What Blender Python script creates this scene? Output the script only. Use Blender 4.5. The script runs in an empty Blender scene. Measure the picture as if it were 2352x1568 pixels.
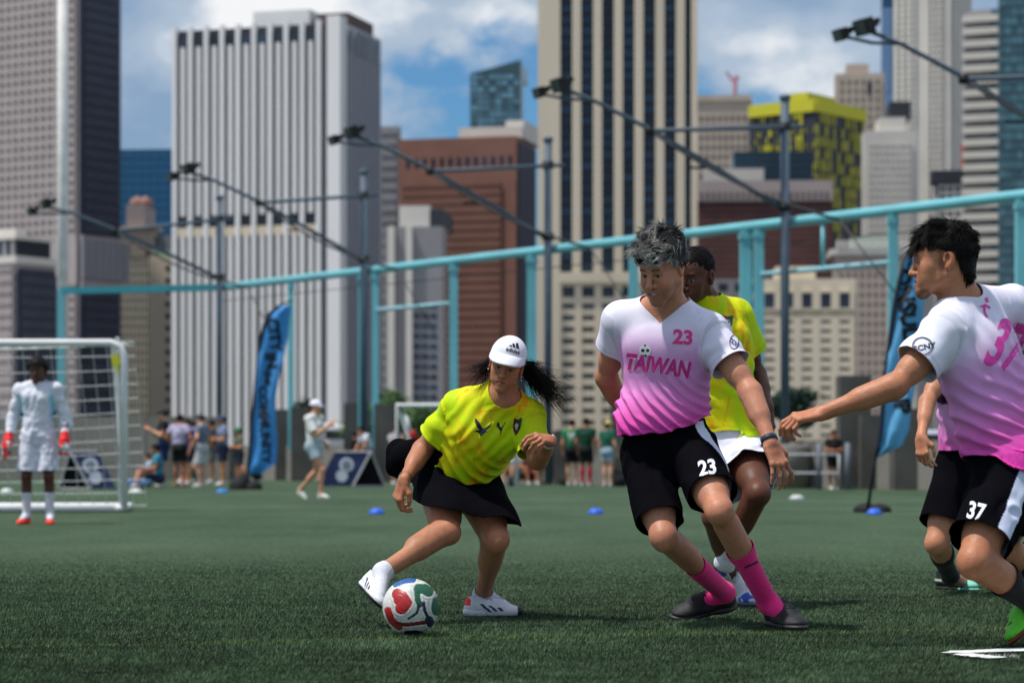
import bpy, math, random
import numpy as np
from mathutils import Vector
from mathutils.bvhtree import BVHTree
random.seed(5); rng = np.random.default_rng(5)
scn = bpy.context.scene
COL = scn.collection

# ---------------------------------------------------------------- camera, sky, sun, exposure
F = 5553.0; CX = 1176.0; HY = 1050.0; CAMZ = 0.69
cam = bpy.data.cameras.new('camera')
cam.lens = 85.0; cam.sensor_width = 36.0; cam.clip_end = 6000.0; cam.clip_start = 0.1
cam.shift_y = (HY - 784.0) / 2352.0
cam.dof.use_dof = True; cam.dof.focus_distance = 9.9; cam.dof.aperture_fstop = 3.3
camo = bpy.data.objects.new('camera', cam); COL.objects.link(camo)
camo.location = (0, 0, CAMZ); camo.rotation_euler = (math.radians(90), 0, 0)
scn.camera = camo

SUN_AZ, SUN_EL = math.radians(-108.0), math.radians(66.0)   # azimuth measured from +Y towards +X
to_sun = Vector((math.sin(SUN_AZ) * math.cos(SUN_EL), math.cos(SUN_AZ) * math.cos(SUN_EL), math.sin(SUN_EL)))
world = bpy.data.worlds.new('World'); scn.world = world; world.use_nodes = True
wn = world.node_tree.nodes; wl = world.node_tree.links
for n in list(wn): wn.remove(n)
wout = wn.new('ShaderNodeOutputWorld'); wbg = wn.new('ShaderNodeBackground')
sky = wn.new('ShaderNodeTexSky'); sky.sky_type = 'NISHITA'; sky.sun_disc = False
sky.sun_elevation = SUN_EL; sky.sun_rotation = SUN_AZ; sky.air_density = 1.0; sky.dust_density = 0.6; sky.ozone_density = 1.5
wbg.inputs['Strength'].default_value = 0.085
# broken cumulus: noise on the view direction mixed over the sky
tc = wn.new('ShaderNodeTexCoord')
def wnoise(scale, detail, rough, loc, sc3):
    mp = wn.new('ShaderNodeMapping'); mp.inputs['Scale'].default_value = sc3; mp.inputs['Location'].default_value = loc
    n = wn.new('ShaderNodeTexNoise'); n.inputs['Scale'].default_value = scale; n.inputs['Detail'].default_value = detail
    n.inputs['Roughness'].default_value = rough
    wl.new(tc.outputs['Generated'], mp.inputs['Vector']); wl.new(mp.outputs['Vector'], n.inputs['Vector'])
    return n
def wramp(src, stops):
    r = wn.new('ShaderNodeValToRGB'); e = r.color_ramp.elements
    while len(e) > len(stops): e.remove(e[-1])
    while len(e) < len(stops): e.new(0.5)
    for i, (p, c) in enumerate(stops): e[i].position = p; e[i].color = c
    wl.new(src, r.inputs['Fac']); return r
CL_LOC = (0.37, 0.0, 0.21)
n1 = wnoise(7.5, 7, 0.55, CL_LOC, (1, 1, 1.5))
cov = wramp(n1.outputs['Fac'], [(0.435, (0, 0, 0, 1)), (0.485, (1, 1, 1, 1))])
n2 = wnoise(10.0, 5, 0.5, (1.7, 0.3, 0.9), (1, 1, 1.6))
tone = wramp(n2.outputs['Fac'], [(0.36, (3.5, 5.3, 7.8, 1)), (0.49, (6.2, 7.6, 9.4, 1)), (0.58, (13.0, 13.2, 13.4, 1))])
tint = wn.new('ShaderNodeMixRGB'); tint.blend_type = 'MULTIPLY'; tint.inputs['Fac'].default_value = 1.0; tint.inputs['Color2'].default_value = (.62, 1.08, 1.45, 1)
wl.new(sky.outputs['Color'], tint.inputs['Color1'])
mix = wn.new('ShaderNodeMixRGB')
wl.new(cov.outputs['Color'], mix.inputs['Fac']); wl.new(tint.outputs['Color'], mix.inputs['Color1']); wl.new(tone.outputs['Color'], mix.inputs['Color2'])
wl.new(mix.outputs['Color'], wbg.inputs['Color']); wl.new(wbg.outputs['Background'], wout.inputs['Surface'])

sund = bpy.data.lights.new('sun', 'SUN'); sund.energy = 5.0; sund.angle = math.radians(2.0); sund.color = (1.0, 0.95, 0.87)
suno = bpy.data.objects.new('sun', sund); COL.objects.link(suno)
suno.rotation_euler = (-to_sun).to_track_quat('-Z', 'Y').to_euler()
suno.location = (0, 0, 60)
scn.view_settings.view_transform = 'Standard'; scn.view_settings.look = 'None'
scn.view_settings.exposure = -0.28; scn.view_settings.gamma = 1.0; scn.view_settings.use_curve_mapping = False
scn.render.engine = 'CYCLES'; scn.cycles.use_denoising = True
scn.cycles.max_bounces = 5; scn.cycles.diffuse_bounces = 2; scn.cycles.glossy_bounces = 2

# ---------------------------------------------------------------- helpers
def P(x, y, Y): return np.array([(x - CX) / F * Y, Y, CAMZ + (HY - y) / F * Y])
def nrm(v):
    v = np.asarray(v, float); return v / (np.linalg.norm(v) + 1e-12)
def lerp(a, b, t): return np.asarray(a) * (1 - t) + np.asarray(b) * t
def srgb(r, g, b):
    f = lambda c: (c / 255 / 12.92) if c / 255 <= 0.04045 else ((c / 255 + 0.055) / 1.055) ** 2.4
    return (f(r), f(g), f(b))
MATS = {}
def mat(name, color=(0.5, 0.5, 0.5), rough=0.7, metal=0.0, var=0.12, vscale=3.0, attr=False, bump=0.0, bscale=40.0, spec=0.4, sheen=0.0, sss=0.0, emit=None, streak=None, orand=0.0):
    if name in MATS: return MATS[name]
    m = bpy.data.materials.new(name); m.use_nodes = True; nt = m.node_tree; N = nt.nodes; L = nt.links
    b = N['Principled BSDF']; b.inputs['Roughness'].default_value = rough; b.inputs['Metallic'].default_value = metal
    b.inputs['Specular IOR Level'].default_value = spec
    if sheen: b.inputs['Sheen Weight'].default_value = sheen
    if sss:
        b.inputs['Subsurface Weight'].default_value = sss; b.inputs['Subsurface Radius'].default_value = (0.012, 0.005, 0.003); b.inputs['Subsurface Scale'].default_value = 1.0
    t = N.new('ShaderNodeTexCoord')
    ns = N.new('ShaderNodeTexNoise'); ns.inputs['Scale'].default_value = vscale; ns.inputs['Detail'].default_value = 5
    src = t.outputs['Object']
    if streak:
        mp = N.new('ShaderNodeMapping'); mp.inputs['Scale'].default_value = streak; L.new(src, mp.inputs['Vector']); L.new(mp.outputs['Vector'], ns.inputs['Vector'])
    else: L.new(src, ns.inputs['Vector'])
    mr = N.new('ShaderNodeMapRange'); mr.inputs['From Min'].default_value = 0.3; mr.inputs['From Max'].default_value = 0.7
    mr.inputs['To Min'].default_value = 1 - var; mr.inputs['To Max'].default_value = 1 + var; L.new(ns.outputs['Fac'], mr.inputs['Value'])
    mul = N.new('ShaderNodeVectorMath'); mul.operation = 'SCALE'
    if attr:
        a = N.new('ShaderNodeAttribute'); a.attribute_name = 'Col'; L.new(a.outputs['Color'], mul.inputs[0])
    else: mul.inputs[0].default_value = tuple(color)[:3]
    sc_out = mr.outputs['Result']
    if orand:
        oi = N.new('ShaderNodeObjectInfo'); m2 = N.new('ShaderNodeMapRange'); m2.inputs['To Min'].default_value = 1 - orand; m2.inputs['To Max'].default_value = 1 + 2.2 * orand; L.new(oi.outputs['Random'], m2.inputs['Value'])
        mm = N.new('ShaderNodeMath'); mm.operation = 'MULTIPLY'; L.new(sc_out, mm.inputs[0]); L.new(m2.outputs['Result'], mm.inputs[1]); sc_out = mm.outputs['Value']
    L.new(sc_out, mul.inputs['Scale']); L.new(mul.outputs['Vector'], b.inputs['Base Color'])
    if bump:
        nb = N.new('ShaderNodeTexNoise'); nb.inputs['Scale'].default_value = bscale; nb.inputs['Detail'].default_value = 3; L.new(src, nb.inputs['Vector'])
        bp = N.new('ShaderNodeBump'); bp.inputs['Strength'].default_value = bump; bp.inputs['Distance'].default_value = 0.01
        L.new(nb.outputs['Fac'], bp.inputs['Height']); L.new(bp.outputs['Normal'], b.inputs['Normal'])
    MATS[name] = m; return m

def empty(name, loc=(0, 0, 0), label=None, cat=None, group=None, parent=None):
    o = bpy.data.objects.new(name, None); COL.objects.link(o); o.location = [float(c) for c in loc]; o.empty_display_size = 0.1
    if label: o['label'] = label
    if cat: o['category'] = cat
    if group: o['group'] = group
    if parent is not None: o.parent = parent
    return o
def tag(o, label=None, cat=None, group=None, kind=None):
    for k, v in (('label', label), ('category', cat), ('group', group), ('kind', kind)):
        if v: o[k] = v
    return o
def root_of(o):
    p = np.zeros(3)
    while o is not None:
        p = p + np.array(o.location); o = o.parent
    return p
def make_mesh(name, V, faces, material, parent=None, smooth=True, col=None, solid=0.0, local=False):
    """V in world space; faces: (n,3)/(n,4) array or list of arrays. The object is placed relative to its parent's location."""
    V = np.asarray(V, np.float64)
    if parent is not None and not local: V = V - root_of(parent)
    me = bpy.data.meshes.new(name)
    fl = faces if isinstance(faces, list) else [faces]
    fl = [np.asarray(f, np.int32) for f in fl if len(f)]
    nl = sum(f.size for f in fl); nf = sum(len(f) for f in fl)
    me.vertices.add(len(V)); me.vertices.foreach_set('co', V.astype(np.float32).ravel())
    me.loops.add(nl); me.loops.foreach_set('vertex_index', np.concatenate([f.ravel() for f in fl]))
    st = []; s = 0
    for f in fl:
        st.append(np.arange(len(f), dtype=np.int32) * f.shape[1] + s); s += f.size
    me.polygons.add(nf); me.polygons.foreach_set('loop_start', np.concatenate(st))
    me.update(calc_edges=True)
    me.polygons.foreach_set('use_smooth', np.full(nf, bool(smooth)))
    if col is not None:
        a = me.color_attributes.new('Col', 'FLOAT_COLOR', 'POINT')
        c4 = np.ones((len(V), 4), np.float32); c4[:, :3] = col; a.data.foreach_set('color', c4.ravel())
    if material is not None: me.materials.append(material)
    o = bpy.data.objects.new(name, me); COL.objects.link(o)
    if parent is not None: o.parent = parent
    if solid:
        md = o.modifiers.new('thickness', 'SOLIDIFY'); md.thickness = solid; md.offset = -1.0; md.use_rim = True
    return o

class MB:
    """collects boxes, tubes, prisms into one mesh"""
    def __init__(s): s.v = []; s.q = []; s.t = []; s.n = 0
    def add(s, V, q=None, t=None):
        s.v.append(np.asarray(V, float))
        if q is not None and len(q): s.q.append(np.asarray(q, int) + s.n)
        if t is not None and len(t): s.t.append(np.asarray(t, int) + s.n)
        s.n += len(V)
    def box(s, c, ax, ay, az):
        """centre and three half-axis vectors"""
        c, ax, ay, az = [np.asarray(k, float) for k in (c, ax, ay, az)]
        V = [c + i * ax + j * ay + k * az for k in (-1, 1) for j in (-1, 1) for i in (-1, 1)]
        s.add(V, [(0, 2, 3, 1), (4, 5, 7, 6), (0, 1, 5, 4), (2, 6, 7, 3), (0, 4, 6, 2), (1, 3, 7, 5)])
    def abox(s, lo, hi):
        lo, hi = np.asarray(lo, float), np.asarray(hi, float); h = (hi - lo) / 2
        s.box((lo + hi) / 2, (h[0], 0, 0), (0, h[1], 0), (0, 0, h[2]))
    def tube(s, pts, r, n=8, cap=True):
        pts = [np.asarray(p, float) for p in pts]; rs = r if hasattr(r, '__len__') else [r] * len(pts)
        V = []; prev = None
        for i, p in enumerate(pts):
            d = nrm(pts[min(i + 1, len(pts) - 1)] - pts[max(i - 1, 0)])
            if prev is None:
                a = nrm(np.cross(d, (0, 0, 1) if abs(d[2]) < 0.9 else (1, 0, 0)))
            else: a = nrm(prev - d * np.dot(prev, d))
            prev = a; b = np.cross(d, a)
            for k in range(n):
                th = 2 * math.pi * k / n; V.append(p + rs[i] * (math.cos(th) * a + math.sin(th) * b))
        q = [(i * n + k, i * n + (k + 1) % n, (i + 1) * n + (k + 1) % n, (i + 1) * n + k) for i in range(len(pts) - 1) for k in range(n)]
        t = []
        if cap:
            m = len(V); V += [pts[0], pts[-1]]; e = (len(pts) - 1) * n
            t = [(m, (k + 1) % n, k) for k in range(n)] + [(m + 1, e + k, e + (k + 1) % n) for k in range(n)]
        s.add(V, q, t)
    def lathe(s, c, prof, n=16, axis=(0, 0, 1)):
        az = nrm(axis); ax = nrm(np.cross(az, (0, 1, 0) if abs(az[1]) < 0.9 else (1, 0, 0))); ay = np.cross(az, ax); c = np.asarray(c, float)
        V = [c + r * (math.cos(2 * math.pi * k / n) * ax + math.sin(2 * math.pi * k / n) * ay) + z * az for r, z in prof for k in range(n)]
        q = [(i * n + k, i * n + (k + 1) % n, (i + 1) * n + (k + 1) % n, (i + 1) * n + k) for i in range(len(prof) - 1) for k in range(n)]
        s.add(V, q)
    def build(s, name, material, parent=None, smooth=False, solid=0.0):
        fl = []
        if s.q: fl.append(np.concatenate(s.q))
        if s.t: fl.append(np.concatenate(s.t))
        return make_mesh(name, np.concatenate(s.v), fl, material, parent, smooth, solid=solid)

def vnoise(p, seed=0):
    """smooth value noise in [-1,1]"""
    p = np.asarray(p, np.float64); i = np.floor(p).astype(np.int64); f = p - i; f = f * f * (3 - 2 * f)
    def h(dx, dy, dz):
        n = (i[..., 0] + dx) * 374761393 + (i[..., 1] + dy) * 668265263 + (i[..., 2] + dz) * 1274126177 + seed * 974711
        n = (n ^ (n >> 13)) * 1103515245; n = n ^ (n >> 16)
        return (n & 0xffff) / 32767.5 - 1
    r = 0
    for dx in (0, 1):
        for dy in (0, 1):
            for dz in (0, 1):
                w = (f[..., 0] if dx else 1 - f[..., 0]) * (f[..., 1] if dy else 1 - f[..., 1]) * (f[..., 2] if dz else 1 - f[..., 2])
                r = r + w * h(dx, dy, dz)
    return r
def fbm(p, seed=0, oct=3):
    return sum(vnoise(np.asarray(p) * 2 ** o, seed + o) / 2 ** o for o in range(oct)) / 1.6
def sstep(a, b, x):
    t = np.clip((x - a) / (b - a), 0, 1); return t * t * (3 - 2 * t)

# ---------------------------------------------------------------- signed-distance modelling
class Prim:
    def __init__(s, fn, lo, hi, k=0.02, op='u', grp=''): s.fn = fn; s.lo = np.asarray(lo, float); s.hi = np.asarray(hi, float); s.k = k; s.op = op; s.grp = grp
def cone(a, b, ra, rb, k=0.02, grp='', op='u', flat=None, fs=1.0):
    a = np.asarray(a, float); b = np.asarray(b, float); ba = b - a; L2 = float(ba @ ba) + 1e-12
    w = None if flat is None else nrm(flat)
    def fn(x, y, z):
        qx, qy, qz = x - a[0], y - a[1], z - a[2]
        t = np.clip((qx * ba[0] + qy * ba[1] + qz * ba[2]) / L2, 0, 1)
        qx = qx - t * ba[0]; qy = qy - t * ba[1]; qz = qz - t * ba[2]
        d2 = qx * qx + qy * qy + qz * qz
        if w is not None:
            qw = qx * w[0] + qy * w[1] + qz * w[2]; d2 = d2 + qw * qw * (1 / fs ** 2 - 1)
        return (np.sqrt(d2) - (ra + (rb - ra) * t)) * (min(1, fs * 1.15) if w is not None else 1.0)
    m = max(ra, rb) * max(1, fs); lo = np.minimum(a, b) - m; hi = np.maximum(a, b) + m
    return Prim(fn, lo, hi, k, op, grp)
def ell(c, R, M=None, k=0.02, grp='', op='u'):
    c = np.asarray(c, float); R = np.asarray(R, float); M = np.eye(3) if M is None else np.asarray(M, float)
    def fn(x, y, z):
        px, py, pz = x - c[0], y - c[1], z - c[2]
        a = M[0, 0] * px + M[0, 1] * py + M[0, 2] * pz; b = M[1, 0] * px + M[1, 1] * py + M[1, 2] * pz; e = M[2, 0] * px + M[2, 1] * py + M[2, 2] * pz
        k0 = np.sqrt((a / R[0]) ** 2 + (b / R[1]) ** 2 + (e / R[2]) ** 2); k1 = np.sqrt((a / R[0] ** 2) ** 2 + (b / R[1] ** 2) ** 2 + (e / R[2] ** 2) ** 2) + 1e-9
        return k0 * (k0 - 1) / k1
    ext = np.sqrt(((M * R[:, None]) ** 2).sum(0))
    return Prim(fn, c - ext, c + ext, k, op, grp)
def rbox(c, H, M=None, r=0.01, k=0.02, grp='', op='u'):
    c = np.asarray(c, float); H = np.asarray(H, float); M = np.eye(3) if M is None else np.asarray(M, float)
    def fn(x, y, z):
        px, py, pz = x - c[0], y - c[1], z - c[2]
        q = [np.abs(M[i, 0] * px + M[i, 1] * py + M[i, 2] * pz) - H[i] + r for i in range(3)]
        return np.sqrt(np.maximum(q[0], 0) ** 2 + np.maximum(q[1], 0) ** 2 + np.maximum(q[2], 0) ** 2) + np.minimum(np.maximum(q[0], np.maximum(q[1], q[2])), 0) - r
    ext = np.abs(M * H[:, None]).sum(0)
    return Prim(fn, c - ext, c + ext, k, op, grp)
def smin(a, b, k):
    if k <= 0: return np.minimum(a, b)
    h = np.maximum(k - np.abs(a - b), 0) / k; return np.minimum(a, b) - h * h * k * 0.25
def sdf_pts(prims, V, grp=None):
    d = np.full(len(V), 1.0)
    for p in prims:
        if grp is not None and p.grp not in grp: continue
        v = p.fn(V[:, 0], V[:, 1], V[:, 2])
        d = smin(d, v, p.k) if p.op == 'u' else -smin(-d, v, p.k)
    return d
def sdf_grid(prims, lo, hi, h):
    lo = np.asarray(lo, float); n = np.ceil((np.asarray(hi) - lo) / h).astype(int) + 1
    D = np.full(n, 0.25, np.float32)
    ax = [(lo[i] + h * np.arange(n[i])).astype(np.float32) for i in range(3)]
    for p in prims:
        m = max(p.k, 2.5 * h) + 0.006
        i0 = np.maximum(np.floor((p.lo - m - lo) / h).astype(int), 0); i1 = np.minimum(np.ceil((p.hi + m - lo) / h).astype(int) + 1, n)
        if (i1 <= i0).any(): continue
        s = tuple(slice(i0[j], i1[j]) for j in range(3))
        v = p.fn(ax[0][s[0]][:, None, None], ax[1][s[1]][None, :, None], ax[2][s[2]][None, None, :])
        D[s] = smin(D[s], v, p.k) if p.op == 'u' else -smin(-D[s], v, p.k)
    return D, lo
_C = np.array([(0,0,0),(1,0,0),(0,1,0),(1,1,0),(0,0,1),(1,0,1),(0,1,1),(1,1,1)])
_E = [(0,1),(2,3),(4,5),(6,7),(0,2),(1,3),(4,6),(5,7),(0,4),(1,5),(2,6),(3,7)]
def surface_nets(D, lo, h):
    I = D < 0
    S = I[:-1, :-1, :-1].astype(np.int8)
    for c in _C[1:]:
        S = S + I[c[0]:I.shape[0] - 1 + c[0], c[1]:I.shape[1] - 1 + c[1], c[2]:I.shape[2] - 1 + c[2]]
    act = np.argwhere((S > 0) & (S < 8))
    if len(act) == 0: return np.zeros((0, 3)), np.zeros((0, 4), int)
    vid = np.full(S.shape, -1, np.int32); vid[act[:, 0], act[:, 1], act[:, 2]] = np.arange(len(act))
    dv = np.stack([D[act[:, 0] + c[0], act[:, 1] + c[1], act[:, 2] + c[2]] for c in _C], 1).astype(np.float64)
    acc = np.zeros((len(act), 3)); cnt = np.zeros(len(act))
    for a, b in _E:
        da, db = dv[:, a], dv[:, b]; m = (da < 0) != (db < 0); t = np.where(m, da / (da - db + 1e-20), 0)
        acc += m[:, None] * (_C[a] + t[:, None] * (_C[b] - _C[a])); cnt += m
    V = lo + h * (act + acc / cnt[:, None])
    Q = []
    for ax in range(3):
        o1, o2 = [(1, 2), (2, 0), (0, 1)][ax]
        sl0 = [slice(None)] * 3; sl1 = [slice(None)] * 3; sl0[ax] = slice(0, -1); sl1[ax] = slice(1, None)
        A = I[tuple(sl0)]; B = I[tuple(sl1)]; e = np.argwhere(A != B)
        ok = (e[:, o1] > 0) & (e[:, o2] > 0) & (e[:, o1] < vid.shape[o1]) & (e[:, o2] < vid.shape[o2]) & (e[:, ax] < vid.shape[ax]); e = e[ok]
        fl = A[e[:, 0], e[:, 1], e[:, 2]]
        def g(d1, d2):
            k = e.copy(); k[:, o1] += d1; k[:, o2] += d2; return vid[k[:, 0], k[:, 1], k[:, 2]]
        q = np.stack([g(-1, -1), g(0, -1), g(0, 0), g(-1, 0)], 1)
        q[~fl] = q[~fl][:, ::-1]; Q.append(q)
    Q = np.concatenate(Q); Q = Q[(Q >= 0).all(1)]
    return V, Q
def bounds(prims, m=0.03):
    u = [p for p in prims if p.op == 'u']
    return np.min([p.lo for p in u], 0) - m, np.max([p.hi for p in u], 0) + m
def extract(prims, h, fine=()):
    lo, hi = bounds(prims); D, lo = sdf_grid(prims, lo, hi, h); V, Q = surface_nets(D, lo, h); del D
    Vs, Qs, n = [V], [], len(V)
    keep = np.ones(len(Q), bool)
    for (flo, fhi, fh) in fine:
        ins = ((V > flo + 1.2 * h) & (V < fhi - 1.2 * h)).all(1); keep &= ~ins[Q].all(1)
    Qs.append(Q[keep])
    for (flo, fhi, fh) in fine:
        D, l2 = sdf_grid(prims, flo, fhi, fh); v, q = surface_nets(D, l2, fh); Vs.append(v); Qs.append(q + n); n += len(v)
    V = np.concatenate(Vs); Q = np.concatenate(Qs)
    used = np.zeros(len(V), bool); used[Q.ravel()] = True; idx = np.cumsum(used) - 1
    return V[used], idx[Q]
def tri(Q):
    Q = np.asarray(Q)
    return Q if Q.shape[1] == 3 else np.concatenate([Q[:, [0, 1, 2]], Q[:, [0, 2, 3]]])
def clip(V, T, g):
    """keep the part of a triangle mesh where g <= 0"""
    T = tri(T); ins = g <= 0; c = ins[T].sum(1)
    out = [T[c == 3]]; newV = [V]; key = {}; n = len(V); add = []
    mix_ = T[(c == 1) | (c == 2)]
    def ev(a, b):
        nonlocal n
        k = (a, b) if a < b else (b, a)
        if k not in key:
            t = g[k[0]] / (g[k[0]] - g[k[1]]); add.append(V[k[0]] + t * (V[k[1]] - V[k[0]])); key[k] = n; n += 1
        return key[k]
    ex = []
    for t in mix_.tolist():
        s = [ins[i] for i in t]
        if sum(s) == 1:
            i = s.index(True); a, b, d = t[i], t[(i + 1) % 3], t[(i + 2) % 3]; ex.append((a, ev(a, b), ev(a, d)))
        else:
            i = s.index(False); a, b, d = t[i], t[(i + 1) % 3], t[(i + 2) % 3]; p, q = ev(a, b), ev(a, d)
            ex.append((p, b, d)); ex.append((p, d, q))
    if add: newV.append(np.array(add))
    if ex: out.append(np.array(ex))
    V2 = np.concatenate(newV); T2 = np.concatenate(out)
    used = np.zeros(len(V2), bool); used[T2.ravel()] = True; idx = np.cumsum(used) - 1
    return V2[used], idx[T2]
def normals(V, T):
    T = tri(T); fn = np.cross(V[T[:, 1]] - V[T[:, 0]], V[T[:, 2]] - V[T[:, 0]]); N = np.zeros_like(V)
    for i in range(3):
        for c in range(3): N[:, c] += np.bincount(T[:, i], fn[:, c], len(V))
    return N / (np.linalg.norm(N, axis=1)[:, None] + 1e-12)
# ---------------------------------------------------------------- people
def reach(par, px, py, L, sgn):
    """point on the line of sight through (px,py) that lies L metres from the parent joint, nearer (-1) or farther (+1)"""
    O = np.array([0, 0, CAMZ]); d = np.array([(px - CX) / F, 1.0, (HY - py) / F]); w = O - par
    a = d @ d; b = 2 * d @ w; c = w @ w - L * L; disc = b * b - 4 * a * c
    t = -b / (2 * a) if disc <= 0 else (-b + sgn * math.sqrt(disc)) / (2 * a)
    return O + d * t
def G(px, py):
    Y = CAMZ * F / (py - HY); return P(px, py, Y)
def headframe(yaw, pitch, roll=0):
    y, p, r = [math.radians(k) for k in (yaw, pitch, roll)]
    f0 = np.array([math.sin(y), -math.cos(y), 0]); z = np.array([0, 0, 1.0])
    f = f0 * math.cos(p) - z * math.sin(p); u = z * math.cos(p) + f0 * math.sin(p); x = np.cross(u, f)
    x2 = x * math.cos(r) - u * math.sin(r); u2 = u * math.cos(r) + x * math.sin(r)
    return np.array([x2, f, u2])
def orth(v, u): v = np.asarray(v, float); return nrm(v - u * (v @ u))

def hand_prims(wr, d, n, thumb, curl, s=1.0, spread=1.0, tc=0.5, grp='hand'):
    """d: towards the knuckles, n: out of the back of the hand, thumb: +1/-1 side; curl: index..little"""
    d = nrm(d); n = orth(n, d); side = np.cross(d, n) * thumb; P_ = []
    M = np.array([side, d, n])
    P_.append(rbox(wr + d * .048 * s, np.array([.036, .046, .0125]) * s, M, .011 * s, .014, grp))
    P_.append(cone(wr - d * .01 * s, wr + d * .03 * s, .024 * s, .024 * s, .016, grp, flat=n, fs=.68))
    kn = [(.029, .088), (.010, .094), (-.010, .090), (-.028, .081)]
    seg = [(.044, .027, .022), (.048, .030, .023), (.044, .028, .022), (.034, .021, .020)]
    for i in range(4):
        p = wr + side * kn[i][0] * s + d * kn[i][1] * s - n * .001
        P_.append(ell(p + n * .003 * s, np.array([.0105, .012, .0105]) * s, M, .008, grp))
        a = 0.0; c = curl[i]; dirs = d + side * (1.5 - i) * .13 * spread
        dirs = orth(dirs, n)
        ang = (50 * c, 75 * c, 45 * c); r = (.0098, .0090, .0078, .0068) if i < 3 else (.0086, .0078, .0069, .006)
        for j in range(3):
            a += math.radians(ang[j]); dd = dirs * math.cos(a) - n * math.sin(a); q = p + dd * seg[i][j] * s
            P_.append(cone(p, q, r[j] * s, r[j + 1] * s, .003, grp)); p = q
    tb = wr + side * .026 * s + d * .026 * s - n * .006 * s
    t1 = nrm(d * .75 + side * .75 - n * .35); t2 = nrm(d * 1.0 + side * (.35 - .5 * tc) - n * (.25 + .3 * tc)); t3 = nrm(d * .9 - side * .7 * tc - n * (.3 + .3 * tc))
    q1 = tb + t1 * .034 * s; q2 = q1 + t2 * .034 * s; q3 = q2 + t3 * .027 * s
    P_ += [cone(wr + side * .012 * s + d * .012 * s, q1, .016 * s, .0135 * s, .012, grp), cone(q1, q2, .0125 * s, .0105 * s, .004, grp), cone(q2, q3, .0105 * s, .0082 * s, .003, grp)]
    return P_

def head_prims(hd, M, s=1.0, w=1.0, jaw=1.0, nose=1.0, open_mouth=0.0, female=False, smile=0.0):
    T = lambda *q: hd + (np.array(q) * s * np.array([w, 1, 1])) @ M
    A = []
    e = lambda c, R, k, op='u': A.append(ell(T(*c), np.array(R) * s * np.array([w, 1, 1]), M, k * s, 'head', op))
    c = lambda a, b, ra, rb, k: A.append(cone(T(*a), T(*b), ra * s, rb * s, k * s, 'head'))
    e((0, -.018, .034), (.073, .094, .086), .03)
    e((0, .028, -.012), (.062, .062, .080), .04)
    e((0, .030, .045), (.060, .058, .050), .04)
    for sg in (-1, 1):
        c((sg * (.047 if female else .052), .0, -.055), (sg * .014 * jaw, .078, -.100), .014 if female else .016, .013 if female else .015, .035)
        e((sg * .042, .058, -.022), (.020, .022, .018), .03)
        e((sg * .034, .066, -.060), (.022, .020, .026), .03)
    e((0, .082, -.103), (.020 * jaw, .017, .016), .022)
    e((0, .078, -.064), (.030, .020, .022), .025)
    c((-.036, .080, .022), (.036, .080, .022), .0095, .0095, .014)
    for sg in (-1, 1): e((sg * .031, .098, .001), (.019, .016, .011), .014, 's')
    for sg in (-1, 1):
        e((sg * .031, .076, .000), (.0145, .013, .0115), .003)
        c((sg * .018, .0865, .0045), (sg * .044, .080, .0035), .0036, .0032, .003)
    c((0, .088, .012), (0, .106 + .006 * nose, -.028), .0075, .0098, .010)
    e((0, .108 + .005 * nose, -.033), (.0125, .0125, .0105), .008)
    for sg in (-1, 1):
        e((sg * .0135, .098, -.036), (.0085, .0105, .0085), .006)
        e((sg * .0075, .106, -.044), (.0036, .005, .004), .003, 's')
    lp = 1.25 if female else 1.0
    if open_mouth: e((0, .096, -.0665), (.0165 + .004 * smile, .012, .0045 * open_mouth), .004, 's')
    dz = .003 * open_mouth
    sx_ = .021 + .006 * smile; sz_ = -.0655 + .007 * smile; sy_ = .087 - .006 * smile
    for sg in (-1, 1):
        c((sg * sx_, sy_, sz_), (0, .0975, -.0605 + dz * .4), .003, .0052 * lp, .006)
        if smile: e((sg * .040, .068, -.036), (.018, .018, .015), .02)
    for sg in (-1, 1): c((sg * (sx_ - .002), sy_, sz_ - .002), (0, .0955, -.0735 - dz), .003, .0062 * lp, .006)
    if not open_mouth: e((0, .102, -.0668), (.022, .008, .0014), .003, 's')
    for sg in (-1, 1):
        ME = M.copy()
        e((sg * .0775, -.014, -.004), (.0095, .020, .032), .006)
        e((sg * .089, -.009, .000), (.009, .0105, .018), .004, 's')
        e((sg * .080, -.006, -.030), (.0065, .009, .010), .006)
        e((sg * .082, .002, -.008), (.004, .004, .007), .003)
    return A, T

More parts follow.
